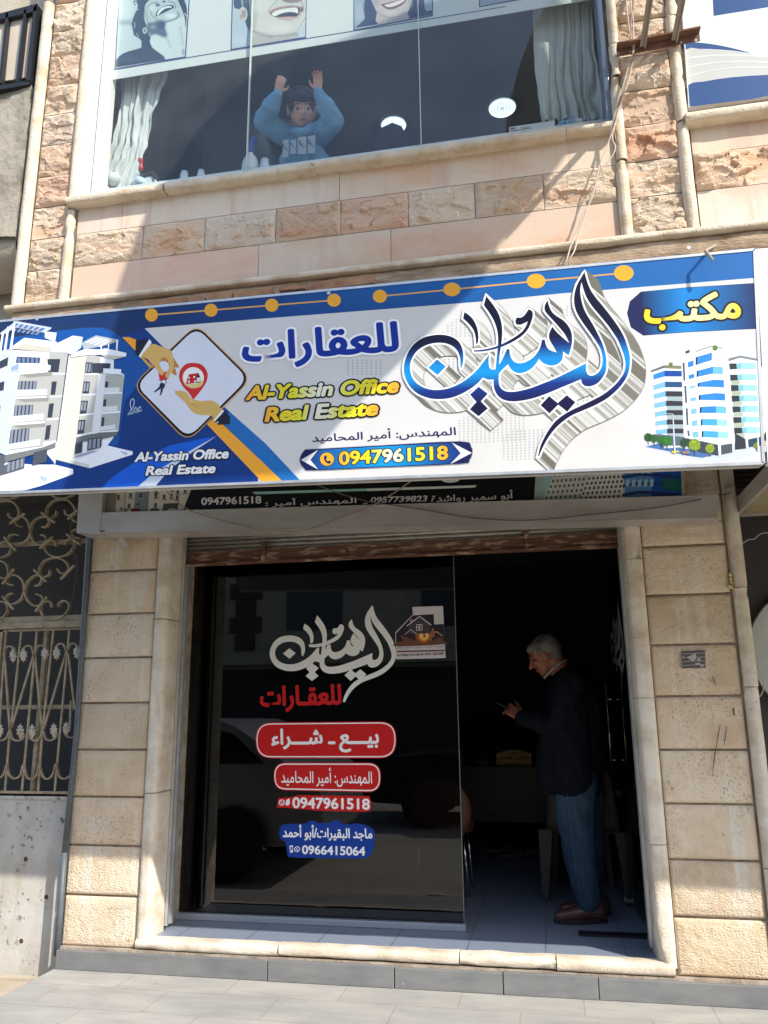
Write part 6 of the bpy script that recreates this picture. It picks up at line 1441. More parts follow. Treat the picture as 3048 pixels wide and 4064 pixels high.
# -------- the boy at the upstairs window
Bc = crop(900, 250, 0.36166)
boy = thing('person', (-1.15, -0.72, 3.62), 'small boy in a light blue sweatshirt with both hands raised to the upstairs window', 'person')
def bp_(x, y, yy): return PY(*Bc(x, y), yy)
Hb = bp_(820, 508, -0.86)
to_cam = (CAMP-Hb).normalized()
fb, ub, sb, Rb = axes(to_cam+Vector((0.10, -0.02, 0.02)), (0.10, -0.6, 1.0))
kb_ = 1.0
mb = MB(); Pb = head(mb, Hb, fb, ub, sb, Rb, kb_, True)
sh_l, sh_r = bp_(665, 815, -0.78), bp_(1010, 805, -0.78); neck = bp_(820, 745, -0.80); chest = bp_(830, 900, -0.74); hip = bp_(850, 1110, -0.70)
el_l, el_r = bp_(405, 640, -0.90), bp_(1175, 640, -0.90); wr_l, wr_r = bp_(558, 345, -1.02), bp_(1000, 325, -1.02)
capsule(mb, Pb(-0.01, 0, -0.06), neck, 0.038, 0.042); chain(mb, [neck, chest, hip], [0.05, 0.09, 0.085])
for S_, E_, W_ in ((sh_l, el_l, wr_l), (sh_r, el_r, wr_r)): chain(mb, [chest.lerp(S_, .6), S_, E_, W_], [0.05, 0.04, 0.03, 0.021])
for q in (-1, 1):
    hp = hip+Vector((0.06*q, 0, -0.02)); kn = Vector((hp.x, -0.70, 3.62+0.30)); ft = Vector((hp.x, -0.68, 3.62+0.04))
    chain(mb, [hip, hp, kn, ft, ft+Vector((0, -0.09, -0.015))], [0.08, 0.07, 0.045, 0.032, 0.022])
hand(mb, wr_l+Vector((0.0, 0.0, 0.01)), (bp_(600, 180, -1.06)-wr_l), (1, 0.1, 0.0), 0.64, 0.75, 0.10, 1, 0.0095)
hand(mb, wr_r+Vector((0.0, 0.0, 0.01)), (bp_(1000, 140, -1.06)-wr_r), (-1, 0.1, 0.0), 0.64, 0.55, 0.16, 1, 0.0095)
SK = lin((212, 160, 136))
def boy_col(p, n):
    c = SK
    a_, b_, h_ = (p-Hb).dot(fb)/kb_, (p-Hb).dot(sb)/kb_, (p-Hb).dot(ub)/kb_
    if a_ > 0.03 and abs(b_) < 0.075 and -0.11 < h_ < 0.09:
        for q in (-1, 1):
            dx, dz = (b_-q*0.030)/0.0165, (h_-0.000)/0.0100
            r2 = dx*dx+dz*dz
            if r2 < 1: c = lin((44, 32, 30)) if (b_-q*0.030)**2+(h_-0.000)**2 < 0.0088**2 else lin((206, 194, 188))
            elif r2 < 1.35: c = lin((120, 84, 72))
            if abs(b_-q*0.032) < 0.020 and abs(h_-0.025+abs(b_-q*0.032)*0.12) < 0.003: c = lin((78, 58, 50))
        if abs(b_) < 0.017 and abs(h_+0.0545) < 0.0065: c = lin((186, 112, 102)) if abs(h_+0.0545) > 0.0018 else lin((120, 66, 60))
    return c
for q in (-1, 1): mb.ell(Pb(0.054, q*0.034, -0.034), (0.030*kb_, 0.031*kb_, 0.030*kb_), 14, Rb)
grown('body', mb, 0.0042, skin_m, boy, boy_col, 2)
hb = MB(); hb.ell(Hb+ub*0.034*kb_-fb*0.020*kb_, (0.096*kb_, 0.080*kb_, 0.088*kb_), 24, Rb); hb.ell(Hb+ub*0.058*kb_+fb*0.022*kb_, (0.076*kb_, 0.078*kb_, 0.060*kb_), 20, Rb)
for i in range(-5, 6):
    x_ = i*0.0135; top = Pb(0.058-abs(i)*0.003, x_, 0.085); lowh = 0.048-0.012*abs(math.sin(i*1.9))+(0.0 if abs(i) < 4 else -0.05)
    capsule(hb, top, Pb(0.086-abs(i)*0.0052, x_+0.004, lowh), 0.015*kb_, 0.006*kb_, 8)
for q in (-1, 1): capsule(hb, Pb(0.03, q*0.068, 0.05), Pb(0.026, q*0.070, 0.022), 0.012*kb_, 0.007*kb_, 8)
grown('hair', hb, 0.005, mat('black_hair', (0.012, 0.013, 0.018), 0.45, (0.02, 0.02, 0.026), 40, bump=0.3, bscale=150), boy, None, 2, None, (0.003, 60, 22))
sw = MB(); chain(sw, [neck+Vector((0, 0.01, -0.02)), chest, hip+Vector((0, 0, -0.05))], [0.06, 0.105, 0.11])
for S_, E_, W_ in ((sh_l, el_l, wr_l), (sh_r, el_r, wr_r)):
    capsule(sw, chest.lerp(S_, .35), S_, 0.070, 0.062); chain(sw, [S_, S_.lerp(E_, .6), E_, E_.lerp(W_, .55), E_.lerp(W_, .86)], [0.062, 0.062, 0.055, 0.049, 0.032]); capsule(sw, E_.lerp(W_, .88), E_.lerp(W_, .99), 0.027, 0.026)
for xx in (680, 850, 1030): capsule(sw, chest, bp_(xx, 1090, -0.76), 0.08, 0.055)
hd_ = [bp_(x_, y_, yy) for x_, y_, yy in ((700, 740, -0.80), (760, 765, -0.85), (830, 765, -0.87), (910, 740, -0.86), (970, 710, -0.80))]
chain(sw, hd_, [0.03, 0.026, 0.024, 0.028, 0.032])
grown('sweatshirt', sw, 0.006, mat('blue_sweatshirt', (0.17, 0.36, 0.55), 0.95, (0.14, 0.31, 0.49), 10, bump=0.6, bscale=34), boy, None, 2, None, (0.0065, 13, 20))
# patches printed on the sweatshirt: small panels lying on the chest
b = MB()
for k, (xa, xb, ya, yb_) in enumerate(((605, 680, 845, 1025), (690, 762, 845, 995), (770, 874, 812, 998), (880, 972, 800, 990))):
    yy = -0.868 if k else -0.855
    q4 = [bp_(xa+6, yb_+(14 if k == 0 else 0), yy+0.008), bp_(xb-4, yb_, yy), bp_(xb, ya-8, yy-0.012), bp_(xa+10, ya, yy-0.008)]
    b.col = lin((176, 178, 186)); b.quad(*q4)
    b.col = lin((110, 112, 130)); c0 = sum(q4, Vector())/4
    for s_ in range(3): b.quad(*[c0+(v-c0)*0.25*(1.0, 0.7, 0.5)[s_]+Vector((0.012*(s_-1), -0.001*(s_+1), 0.016*(1-s_))) for v in q4])
b.build('printed_patch', M['sticker'], boy)
jn = MB()
for q in (-1, 1): chain(jn, [hip+Vector((0.04*q, 0, -0.05)), hip+Vector((0.06*q, 0, -0.06)), Vector((hip.x+0.06*q, -0.70, 3.92)), Vector((hip.x+0.06*q, -0.68, 3.68))], [0.10, 0.085, 0.06, 0.05])
grown('trousers', jn, 0.01, mat('dark_trousers', (0.03, 0.035, 0.05), 0.9), boy)

# -------- the man inside the shop
Mc = crop(1960, 2480, 0.31344); Kc = crop(1820, 2950, 0.44605)
man = thing('person', (0.13, 0.80, ZF), 'grey-haired man in dark jacket and blue jeans looking down at a phone', 'person')
def mp_(px, py, yy): return PY(px, py, yy)
Hm = mp_(2160, 2602, 0.80)
fm, um, sm_, Rm = axes((-0.88, -0.10, -0.46), (-0.46, 0, 0.88))
mb = MB(); Pm = head(mb, Hm, fm, um, sm_, Rm, 1.02)
nk = mp_(2228, 2672, 0.80); ch = mp_(2262, 2770, 0.80); be = mp_(2258, 2930, 0.80); hi = mp_(2290, 3080, 0.80)
capsule(mb, Pm(-0.03, 0, -0.04), nk, 0.062, 0.066); chain(mb, [nk, ch, be, hi], [0.07, 0.115, 0.125, 0.12])
shn, shf = mp_(2268, 2722, 0.615), mp_(2262, 2722, 0.985); eln, elf = mp_(2205, 2892, 0.585), mp_(2200, 2885, 0.99); wrn, wrf = mp_(2066, 2846, 0.70), mp_(2068, 2838, 0.83)
for S_, E_, W_ in ((shn, eln, wrn), (shf, elf, wrf)): chain(mb, [ch.lerp(S_, .5), S_, E_, W_], [0.08, 0.056, 0.042, 0.029])
hand(mb, wrn, (mp_(2018, 2812, 0.74)-wrn), (0.45, 0.55, 0.7), 0.95, 0.75, 0.05, 1)
hand(mb, wrf, (mp_(2030, 2822, 0.80)-wrf), (-0.2, -0.3, -0.95), 0.9, 0.95, 0.04, -1)
legs = []
for hx, kx, ax, tx, yy in ((mp_(2285, 3120, 0.71), mp_(2300, 3385, 0.72), mp_(2335, 3588, 0.745), mp_(2225, 3628, 0.715), 0), (mp_(2320, 3120, 0.90), mp_(2338, 3370, 0.91), mp_(2352, 3545, 0.93), mp_(2262, 3585, 0.91), 1)):
    ax.z = max(ax.z, ZF+0.085); tx.z = ZF+0.035
    legs.append((hx, kx, ax, tx)); chain(mb, [hi, hx, kx, ax, Vector((ax.x, ax.y, ZF+0.05)), tx], [0.12, 0.095, 0.06, 0.042, 0.04, 0.03])
MS = lin((150, 92, 68))
def man_col(p, n):
    c = MS; a_, b_, h_ = (p-Hm).dot(fm), (p-Hm).dot(sm_), (p-Hm).dot(um)
    if a_ > 0.03 and -0.11 < h_ < 0.1:
        for q in (-1, 1):
            if ((b_-q*0.032)/0.016)**2+((h_-0.006)/0.006)**2 < 1 and a_ > 0.06: c = lin((60, 40, 34))
            if abs(b_-q*0.033) < 0.022 and abs(h_-0.028) < 0.006 and a_ > 0.06: c = lin((70, 60, 54))
        if abs(b_) < 0.034 and -0.055 < h_ < -0.040 and a_ > 0.07: c = lin((74, 66, 60))
        if abs(b_) < 0.024 and -0.068 < h_ < -0.058 and a_ > 0.07: c = lin((130, 68, 58))
    return c
grown('body', mb, 0.0055, skin_m, man, man_col, 2)
hb = MB(); hb.ell(Hm+um*0.030-fm*0.030, (0.098, 0.084, 0.098), 26, Rm); hb.ell(Hm+um*0.066+fm*0.012, (0.072, 0.066, 0.046), 20, Rm); hb.ell(Hm-um*0.035-fm*0.062, (0.044, 0.062, 0.048), 16, Rm)
for q in (-1, 1): capsule(hb, Pm(0.022, q*0.066, 0.045), Pm(0.036, q*0.067, 0.008), 0.014, 0.008, 8)
hb.ell(Hm+um*0.072+fm*0.036, (0.05, 0.060, 0.036), 16, Rm)
grown('hair', hb, 0.006, mat('grey_hair', (0.19, 0.175, 0.155), 0.8, (0.06, 0.055, 0.05), 14, lo=0.4, hi=0.62, bump=0.5, bscale=220), man, None, 1, None, (0.0035, 70, 70))
jk = MB(); chain(jk, [nk+Vector((0.02, 0, -0.03)), ch, be, hi+Vector((0, 0, -0.02))], [0.085, 0.145, 0.16, 0.155])
for yy in (0.66, 0.94): chain(jk, [mp_(2255, 2745, yy), mp_(2255, 2930, yy), mp_(2265, 3085, yy)], [0.10, 0.125, 0.125])
chain(jk, [mp_(2300, 2760, 0.8), mp_(2312, 2930, 0.8), mp_(2310, 3080, 0.8)], [0.12, 0.13, 0.125])
for yy in (0.70, 0.90): chain(jk, [mp_(2205, 2900, yy), mp_(2198, 3000, yy), mp_(2196, 3085, yy)], [0.09, 0.105, 0.10])
for S_, E_, W_ in ((shn, eln, wrn), (shf, elf, wrf)):
    capsule(jk, ch.lerp(S_, .4), S_, 0.11, 0.082); chain(jk, [S_, E_, E_.lerp(W_, .92)], [0.080, 0.068, 0.046])
grown('jacket', jk, 0.009, mat('dark_navy_jacket', (0.005, 0.006, 0.009), 0.9, (0.008, 0.0095, 0.013), 5, spec=0.08, bump=0.6, bscale=14), man, None, 2, None, (0.011, 9, 5))
cl = MB()
cn = [mp_(2250, 2618, 0.80), mp_(2236, 2624, 0.745), mp_(2208, 2642, 0.722), mp_(2182, 2665, 0.728), mp_(2158, 2690, 0.765)]; cf = [Vector((p.x, 1.60-p.y, p.z)) for p in cn]
for line in (cn, cf):
    cl.smooth = True
    for i in range(4):
        p, q = line[i], line[i+1]; out = Vector((0, -1 if line is cn else 1, 0)); dwn = Vector((0.005, 0, -0.008))*(0.6+0.4*i/3)
        cl.quad(p-Vector((0.003, 0, -0.004)), p+dwn+out*0.004, q+dwn+out*0.004, q-Vector((0.003, 0, -0.004)))
o = cl.build('shirt_collar', mat('white_shirt', (0.36, 0.35, 0.33), 0.8), man); s2 = o.modifiers.new('t', 'SOLIDIFY'); s2.thickness = 0.004
jn = MB()
for k, (hx, kx, ax, tx) in enumerate(legs):
    chain(jn, [hi+Vector((0, 0, 0.02)), hx, hx.lerp(kx, .5)+Vector((-0.012, 0, 0)), kx, kx.lerp(ax, .5), ax+Vector((0.0, 0, 0.02))], [0.14, 0.125, 0.112, 0.095, 0.082, 0.070])
    for z_, r_ in ((0.03, 0.074), (0.09, 0.072), (0.16, 0.078)): jn.ell(ax+Vector((-0.006, -0.003, z_)), (r_, r_*0.95, 0.022), 14)
grown('jeans', jn, 0.008, mat('blue_denim', (0.022, 0.042, 0.072), 0.9, (0.04, 0.07, 0.105), 7, spec=0.1, stretch=(1, 1, 0.4), bump=0.7, bscale=22, lo=0.4, hi=0.66), man, None, 2, None, (0.0095, 12, 9))
st = MB(); hx, kx, ax, tx = legs[0]
st.tube([mp_(2250, 3150, 0.583), mp_(2262, 3260, 0.592), mp_(2275, 3360, 0.617), mp_(2290, 3480, 0.652), mp_(2312, 3575, 0.67)], 0.0022, 5); st.build('seam', mat('denim_seam', (0.07, 0.11, 0.15), 0.9), man)
for k, (hx, kx, ax, tx) in enumerate(legs):
    d = Vector((tx.x-ax.x, tx.y-ax.y, 0)).normalized(); q = Vector((-d.y, d.x, 0)); g = Vector((ax.x, ax.y, ZF)) - d*0.01
    if k == 0: g = Vector((ax.x+0.01, ax.y, ZF))
    sm2 = MB(); chain(sm2, [g-d*0.055+Vector((0, 0, 0.055)), g+d*0.03+Vector((0, 0, 0.062)), g+d*0.11+Vector((0, 0, 0.048)), g+d*0.185+Vector((0, 0, 0.038))], [0.042, 0.046, 0.042, 0.034])
    capsule(sm2, g-d*0.05+Vector((0, 0, 0.09)), g-d*0.01+Vector((0, 0, 0.095)), 0.036, 0.040)
    sh_ = grown('shoe', sm2, 0.006, mat('brown_leather', (0.10, 0.035, 0.022), 0.4, (0.07, 0.025, 0.016), 9) if k == 0 else bpy.data.materials['brown_leather'], man, None, 2)
    so_ = MB(); ring = []
    for t in range(20):
        an = 2*math.pi*t/20; ring.append(g+d*(0.062+0.158*math.cos(an))+q*0.049*math.sin(an)*(1.0 if math.cos(an) > 0 else 0.86))
    so_.add([p+Vector((0, 0, 0.002)) for p in ring]+[p+Vector((0, 0, 0.028)) for p in ring], [tuple(range(20))[::-1], tuple(range(20, 40))]+[(i, (i+1) % 20, 20+(i+1) % 20, 20+i) for i in range(20)])
    so_.build('sole', mat('dark_sole', (0.018, 0.012, 0.01), 0.7) if k == 0 else bpy.data.materials['dark_sole'], sh_)
ph = MB(); c_ = mp_(2016, 2812, 0.76); ph.box(-0.004, 0.004, -0.036, 0.036, -0.075, 0.075); rt = Matrix.Rotation(rad(-62), 3, 'Y')
ph.v = [tuple(c_+rt @ Vector(v)) for v in ph.v]; o = ph.build('smartphone', M['black']); bevel(o, 0.003); tag(o, 'black smartphone held up in the hands of the man in the shop', 'phone')
# ------------------------------------------------------------------ things inside the shop
wood_d = mat('dark_wood', (0.035, 0.025, 0.02), 0.4, (0.05, 0.035, 0.025), 4, (1, 1, 8))
dz = ZF+0.75
desk = thing('desk', (-0.6, 2.95, ZF), 'dark office desk at the back of the shop carrying the gold nameplate', 'desk')
b = MB(); b.box(-1.5, 0.35, 2.62, 3.3, dz-0.035, dz); o = b.build('desk_top', wood_d, desk); bevel(o, 0.004)
b = MB(); b.box(-1.45, 0.30, 2.68, 2.70, ZF+0.30, dz-0.036); b.build('front_panel', wood_d, desk)
for x_ in (-1.46, 0.26):
    b = MB(); b.box(x_, x_+0.05, 2.66, 3.25, ZF, dz-0.036); b.build('leg', wood_d, desk)
np_ = MB(); p0 = PY(2040, 3030, 2.72); s_ = 0.0025
prof = [(-60, 0), (60, 0), (62, 6), (58, 22), (62, 40), (40, 46), (20, 52), (0, 53), (-20, 52), (-40, 46), (-62, 40), (-58, 22), (-62, 6)]
np_.prism([(p0.x+a_*s_, dz+0.002+c_*s_) for a_, c_ in prof], 2.72, 2.74)
o = np_.build('nameplate', mat('gold_plate', (0.62, 0.42, 0.12), 0.5, (0.5, 0.33, 0.1), 9)); tag(o, 'scalloped gold nameplate with Arabic lettering standing on the desk', 'nameplate')
q = MB(); dk = lin((50, 30, 14))
def nT(t, xa, xb, za, zb): put_text(q, arab(t), (p0.x+xa*s_, dz+za*s_), (p0.x+xb*s_, dz+za*s_), (p0.x+xa*s_, dz+zb*s_), 2.7185, [(0.02, dk, 0)])
nT('مكتب', -16, 16, 39, 48); nT('الياسين العقاري', -50, 50, 16, 36); nT('لجميع أعمال العقارات', -34, 34, 5, 12)
q.build('lettering', M['sticker'], o)
for i, (x_, w_, h_, d_) in enumerate(((-0.86, 0.2, 0.12, 0.15), (-0.58, 0.1, 0.05, 0.12))):
    b = MB(); b.box(x_-w_/2, x_+w_/2, 2.75, 2.75+d_, dz+0.001, dz+h_); o = b.build('desk_box', mat('grey_carton', (0.12, 0.13, 0.15), 0.8) if i == 0 else bpy.data.materials['grey_carton']); bevel(o, 0.006)
    tag(o, ('larger grey carton on the desk beside the glass panel', 'small low grey box on the desk left of the nameplate')[i], 'box')
# brown round-backed chair whose edge shows beside the glass panel
ch_ = thing('round_back_chair', (-0.80, 1.2, ZF), 'chair with a round reddish brown back behind the edge of the dark glass panel', 'chair')
bw = mat('brown_leatherette', (0.20, 0.065, 0.035), 0.45, (0.15, 0.05, 0.03), 6)
b = MB(); b.lathe((-0.77, 1.20, ZF+0.56), [(0.0001, -0.03), (0.16, -0.03), (0.215, -0.015), (0.225, 0.0), (0.215, 0.02), (0.16, 0.035), (0.0001, 0.035)], 32, 'y'); b.build('backrest', bw, ch_)
b = MB(); b.lathe((-0.77, 1.45, ZF+0.40), [(0.0001, 0.0), (0.2, 0.0), (0.22, 0.03), (0.2, 0.07), (0.0001, 0.075)], 28); b.build('seat', bw, ch_)
for dx, dy in ((-0.15, 1.3), (0.15, 1.3), (-0.15, 1.6), (0.15, 1.6)):
    b = MB(); b.tube([(-0.77+dx, dy, ZF+0.41), (-0.77+dx*1.2, dy, ZF)], 0.012, 8); b.build('leg', chrome, ch_)
b = MB(); b.tube([(-0.77, 1.24, ZF+0.42), (-0.77, 1.23, ZF+0.60)], 0.02, 8); b.build('back_stem', chrome, ch_)
# beige plastic chairs behind the man
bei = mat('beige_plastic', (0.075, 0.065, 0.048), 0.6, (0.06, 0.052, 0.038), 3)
def plastic_chair(cx, cy, rz, label):
    t = thing('plastic_chair', (cx, cy, ZF), label, 'chair', 'beige plastic chairs behind the man'); t.rotation_euler = (0, 0, rz)
    def part(nm, m_): o_ = m_.mesh(nm, (0, 0, 0)); o_.materials.append(bei); ob_ = bpy.data.objects.new(nm, o_); COL.objects.link(ob_); ob_.parent = t; return ob_
    m_ = MB(); m_.box(-0.24, 0.24, -0.22, 0.22, 0.42, 0.445); bevel(part('seat', m_), 0.01)
    for sx in (-1, 1):
        for sy in (-1, 1):
            m_ = MB(); top = 0.66 if sy < 0 else 0.44
            a0, a1 = Vector((sx*0.25, sy*0.21, top)), Vector((sx*0.27, sy*0.25, 0.0))
            vs = [a0+Vector((dx, dy, 0)) for dx, dy in ((-0.05, -0.03), (0.05, -0.03), (0.05, 0.03), (-0.05, 0.03))]+[a1+Vector((dx, dy, 0)) for dx, dy in ((-0.022, -0.02), (0.022, -0.02), (0.022, 0.02), (-0.022, 0.02))]
            m_.add(vs, [(0, 1, 2, 3), (7, 6, 5, 4)]+[(i, i+4, (i+1) % 4+4, (i+1) % 4) for i in range(4)]); bevel(part('leg', m_), 0.006)
        m_ = MB(); m_.tube([(sx*0.25, -0.21, 0.655), (sx*0.265, 0.0, 0.665), (sx*0.24, 0.2, 0.68)], [0.026, 0.03, 0.026], 10); part('armrest', m_)
    m_ = MB(); m_.grid(lambda u, v: ((u-.5)*0.48*(1-0.15*v), 0.215+0.07*v-0.08*(2*u-1)**2*0, 0.44+0.42*v-0.05*v*(2*u-1)**2), 12, 8); ob_ = part('backrest', m_); s__ = ob_.modifiers.new('t', 'SOLIDIFY'); s__.thickness = 0.02
    return t
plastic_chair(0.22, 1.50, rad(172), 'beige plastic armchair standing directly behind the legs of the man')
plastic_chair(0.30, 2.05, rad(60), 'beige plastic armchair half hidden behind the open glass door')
slp = mat('pale_slipper', (0.26, 0.25, 0.24), 0.8, (0.1, 0.1, 0.12), 9)
for i, (px, py, an) in enumerate(((1985, 3385, 0.3), (2042, 3408, -0.1), (2110, 3395, 0.5))):
    p = PZ(px, py, ZF); b = MB(); c_, s_2 = math.cos(an), math.sin(an)
    for u0, r_ in ((-0.09, 0.036), (-0.03, 0.034), (0.04, 0.042), (0.10, 0.040)): b.ell((p.x+c_*u0, p.y+s_2*u0, ZF+0.018), (r_*1.1, r_, 0.018), 12)
    b.tube([(p.x+c_*0.05-s_2*0.045, p.y+s_2*0.05+c_*0.045, ZF+0.02), (p.x+c_*0.06, p.y+s_2*0.06, ZF+0.07), (p.x+c_*0.05+s_2*0.045, p.y+s_2*0.05-c_*0.045, ZF+0.02)], 0.016, 8)
    o = grown_top('slipper', b, slp) if False else b.build('slipper', slp)
    tag(o, ('pale slipper left under the desk, nearest the glass panel', 'pale slipper turned sideways between the other two under the desk', 'pale slipper under the desk nearest the man')[i], 'slipper', 'slippers under the desk')
b = MB(); c0 = Vector((-0.62, 4.57, 1.95))
for q in (-1, 1):
    b.prism([(c0.x+q*x_, c0.z+z_) for x_, z_ in ((0.01, 0.0), (0.06, 0.10), (0.16, 0.16), (0.22, 0.12), (0.20, 0.03), (0.12, -0.02))], 4.56, 4.575); b.prism([(c0.x+q*x_, c0.z+z_) for x_, z_ in ((0.01, -0.01), (0.12, -0.03), (0.18, -0.08), (0.15, -0.16), (0.08, -0.15), (0.02, -0.06))], 4.56, 4.575)
o = b.build('butterfly_decoration', mat('grey_decal', (0.06, 0.06, 0.062), 0.7)); tag(o, 'grey butterfly decoration on the dark back wall of the shop', 'decoration')

# ------------------------------------------------------------------ upstairs: banner, curtains, lamps, things on the ledge
Pc = crop(380, 0, 0.85594); ypo = -1.062
zb1 = PY(*U1(1000, 258), ypo).z
b = MB(); b.prism([(-2.262, zb1), (0.43, zb1), (0.43, 5.66), (-2.262, 5.66)], ypo, ypo+0.004)
po2 = b.build('window_banner', mat('banner_vinyl', (0.62, 0.64, 0.60), 0.6)); tag(po2, 'wide white banner with photographs of laughing faces inside the upstairs window', 'banner')
q = Art(ypo-0.0008); NV2, LG, MG, DG, LT = lin((30, 56, 110)), lin((196, 204, 202)), lin((140, 148, 150)), lin((44, 52, 62)), lin((214, 218, 214))
q.P(Pc, [(20, 332), (560, 243), (1659, 68), (1900, 28), (1900, 32), (1659, 72), (560, 247), (20, 336)], lin((70, 90, 130)))
def ph(x0, x1, xb0, yb0, xb1, yb1, bg):
    q.P(Pc, [(x0-3, -560), (x1+3, -560), (xb1+3, yb1+3), (xb0-3, yb0+4)], NV2); q.P(Pc, [(x0+1, -556), (x1-1, -556), (xb1-2, yb1-2), (xb0+2, yb0-1)], bg)
import numpy as np
def paint(cr, quad, ops, base, res=3.0):
    """a soft-toned photograph printed on the banner: shapes with feathered edges laid over each other on a fine grid"""
    (ax, ay), (bx, by), (cx, cy), (dx, dy) = quad                # top left, top right, bottom right, bottom left
    nu, nv = int((bx-ax)/res), int((dy-ay)/res)
    U, V = np.meshgrid(np.linspace(0, 1, nu+1), np.linspace(0, 1, nv+1))
    X = (ax*(1-U)+bx*U)*(1-V)+(dx*(1-U)+cx*U)*V; Y_ = (ay*(1-U)+by*U)*(1-V)+(dy*(1-U)+cy*U)*V
    C = np.empty(X.shape+(3,)); C[:] = base
    for kind, pts, col_, fe, al, wd in ops:
        if kind == 'e': pts = [(pts[0]+pts[2]*math.cos(t*math.pi/10), pts[1]+pts[3]*math.sin(t*math.pi/10)) for t in range(20)]
        P_ = np.array(smooth_loop(pts, 3) if kind == 'p' else pts, float); n_ = len(P_); D = np.full(X.shape, 1e9); ins = np.zeros(X.shape, bool)
        for k in range(n_ if kind != 'l' else n_-1):
            x0, y0 = P_[k]; x1, y1 = P_[(k+1) % n_]; ex, ey = x1-x0, y1-y0; L2 = ex*ex+ey*ey+1e-9
            t = np.clip(((X-x0)*ex+(Y_-y0)*ey)/L2, 0, 1); D = np.minimum(D, np.hypot(X-x0-t*ex, Y_-y0-t*ey))
            if kind != 'l': ins ^= ((y0 > Y_) != (y1 > Y_)) & (X < (x1-x0)*(Y_-y0)/((y1-y0) if abs(y1-y0) > 1e-9 else 1e-9)+x0)
        sd = (D-wd) if kind == 'l' else np.where(ins, -D, D)
        a_ = np.clip(0.5-sd/fe, 0, 1); a_ = (a_*a_*(3-2*a_)*al)[..., None]; C = C*(1-a_)+np.array(col_)*a_
    C += np.random.RandomState(3).normal(0, 3.0, X.shape)[..., None]; C = np.clip(C, 0, 255)
    O = onp(cr, quad, q.y); y = q.y-q.lay(O)*LIFT
    lo_ = C/255; LC = np.where(lo_ <= 0.04045, lo_/12.92, ((lo_+0.055)/1.055)**2.4)
    pts3 = [PY(*cr(float(a), float(b_)), q.y) for a, b_ in zip(X.ravel(), Y_.ravel())]
    q.mb.add([(p.x, y, p.z) for p in pts3], [((r_+1)*(nu+1)+s_, (r_+1)*(nu+1)+s_+1, r_*(nu+1)+s_+1, r_*(nu+1)+s_) for r_ in range(nv) for s_ in range(nu)], [tuple(c) for c in LC.reshape(-1, 3)])
def Pp(pts, c, f=8, a=1.0): return ('p', pts, c, f, a, 0)
def Ln(pts, c, wd=3, f=6, a=1.0): return ('l', pts, c, f, a, wd)
def El(x, y, rx, ry, c, f=10, a=1.0): return ('e', (x, y, rx, ry), c, f, a, 0)
ph(140, 470, 90, 318, 415, 263, lin((206, 214, 212)))
ph(650, 985, 628, 228, 972, 173, lin((192, 200, 204)))
ph(1200, 1570, 1198, 138, 1560, 72, lin((170, 178, 186)))
Q1, Q2, Q3 = crop(440, 0, 0.35714), crop(900, 0, 0.35714), crop(1390, 0, 0.36765)
HR, FC_, SHd = (46, 66, 88), (178, 190, 188), (92, 112, 122)
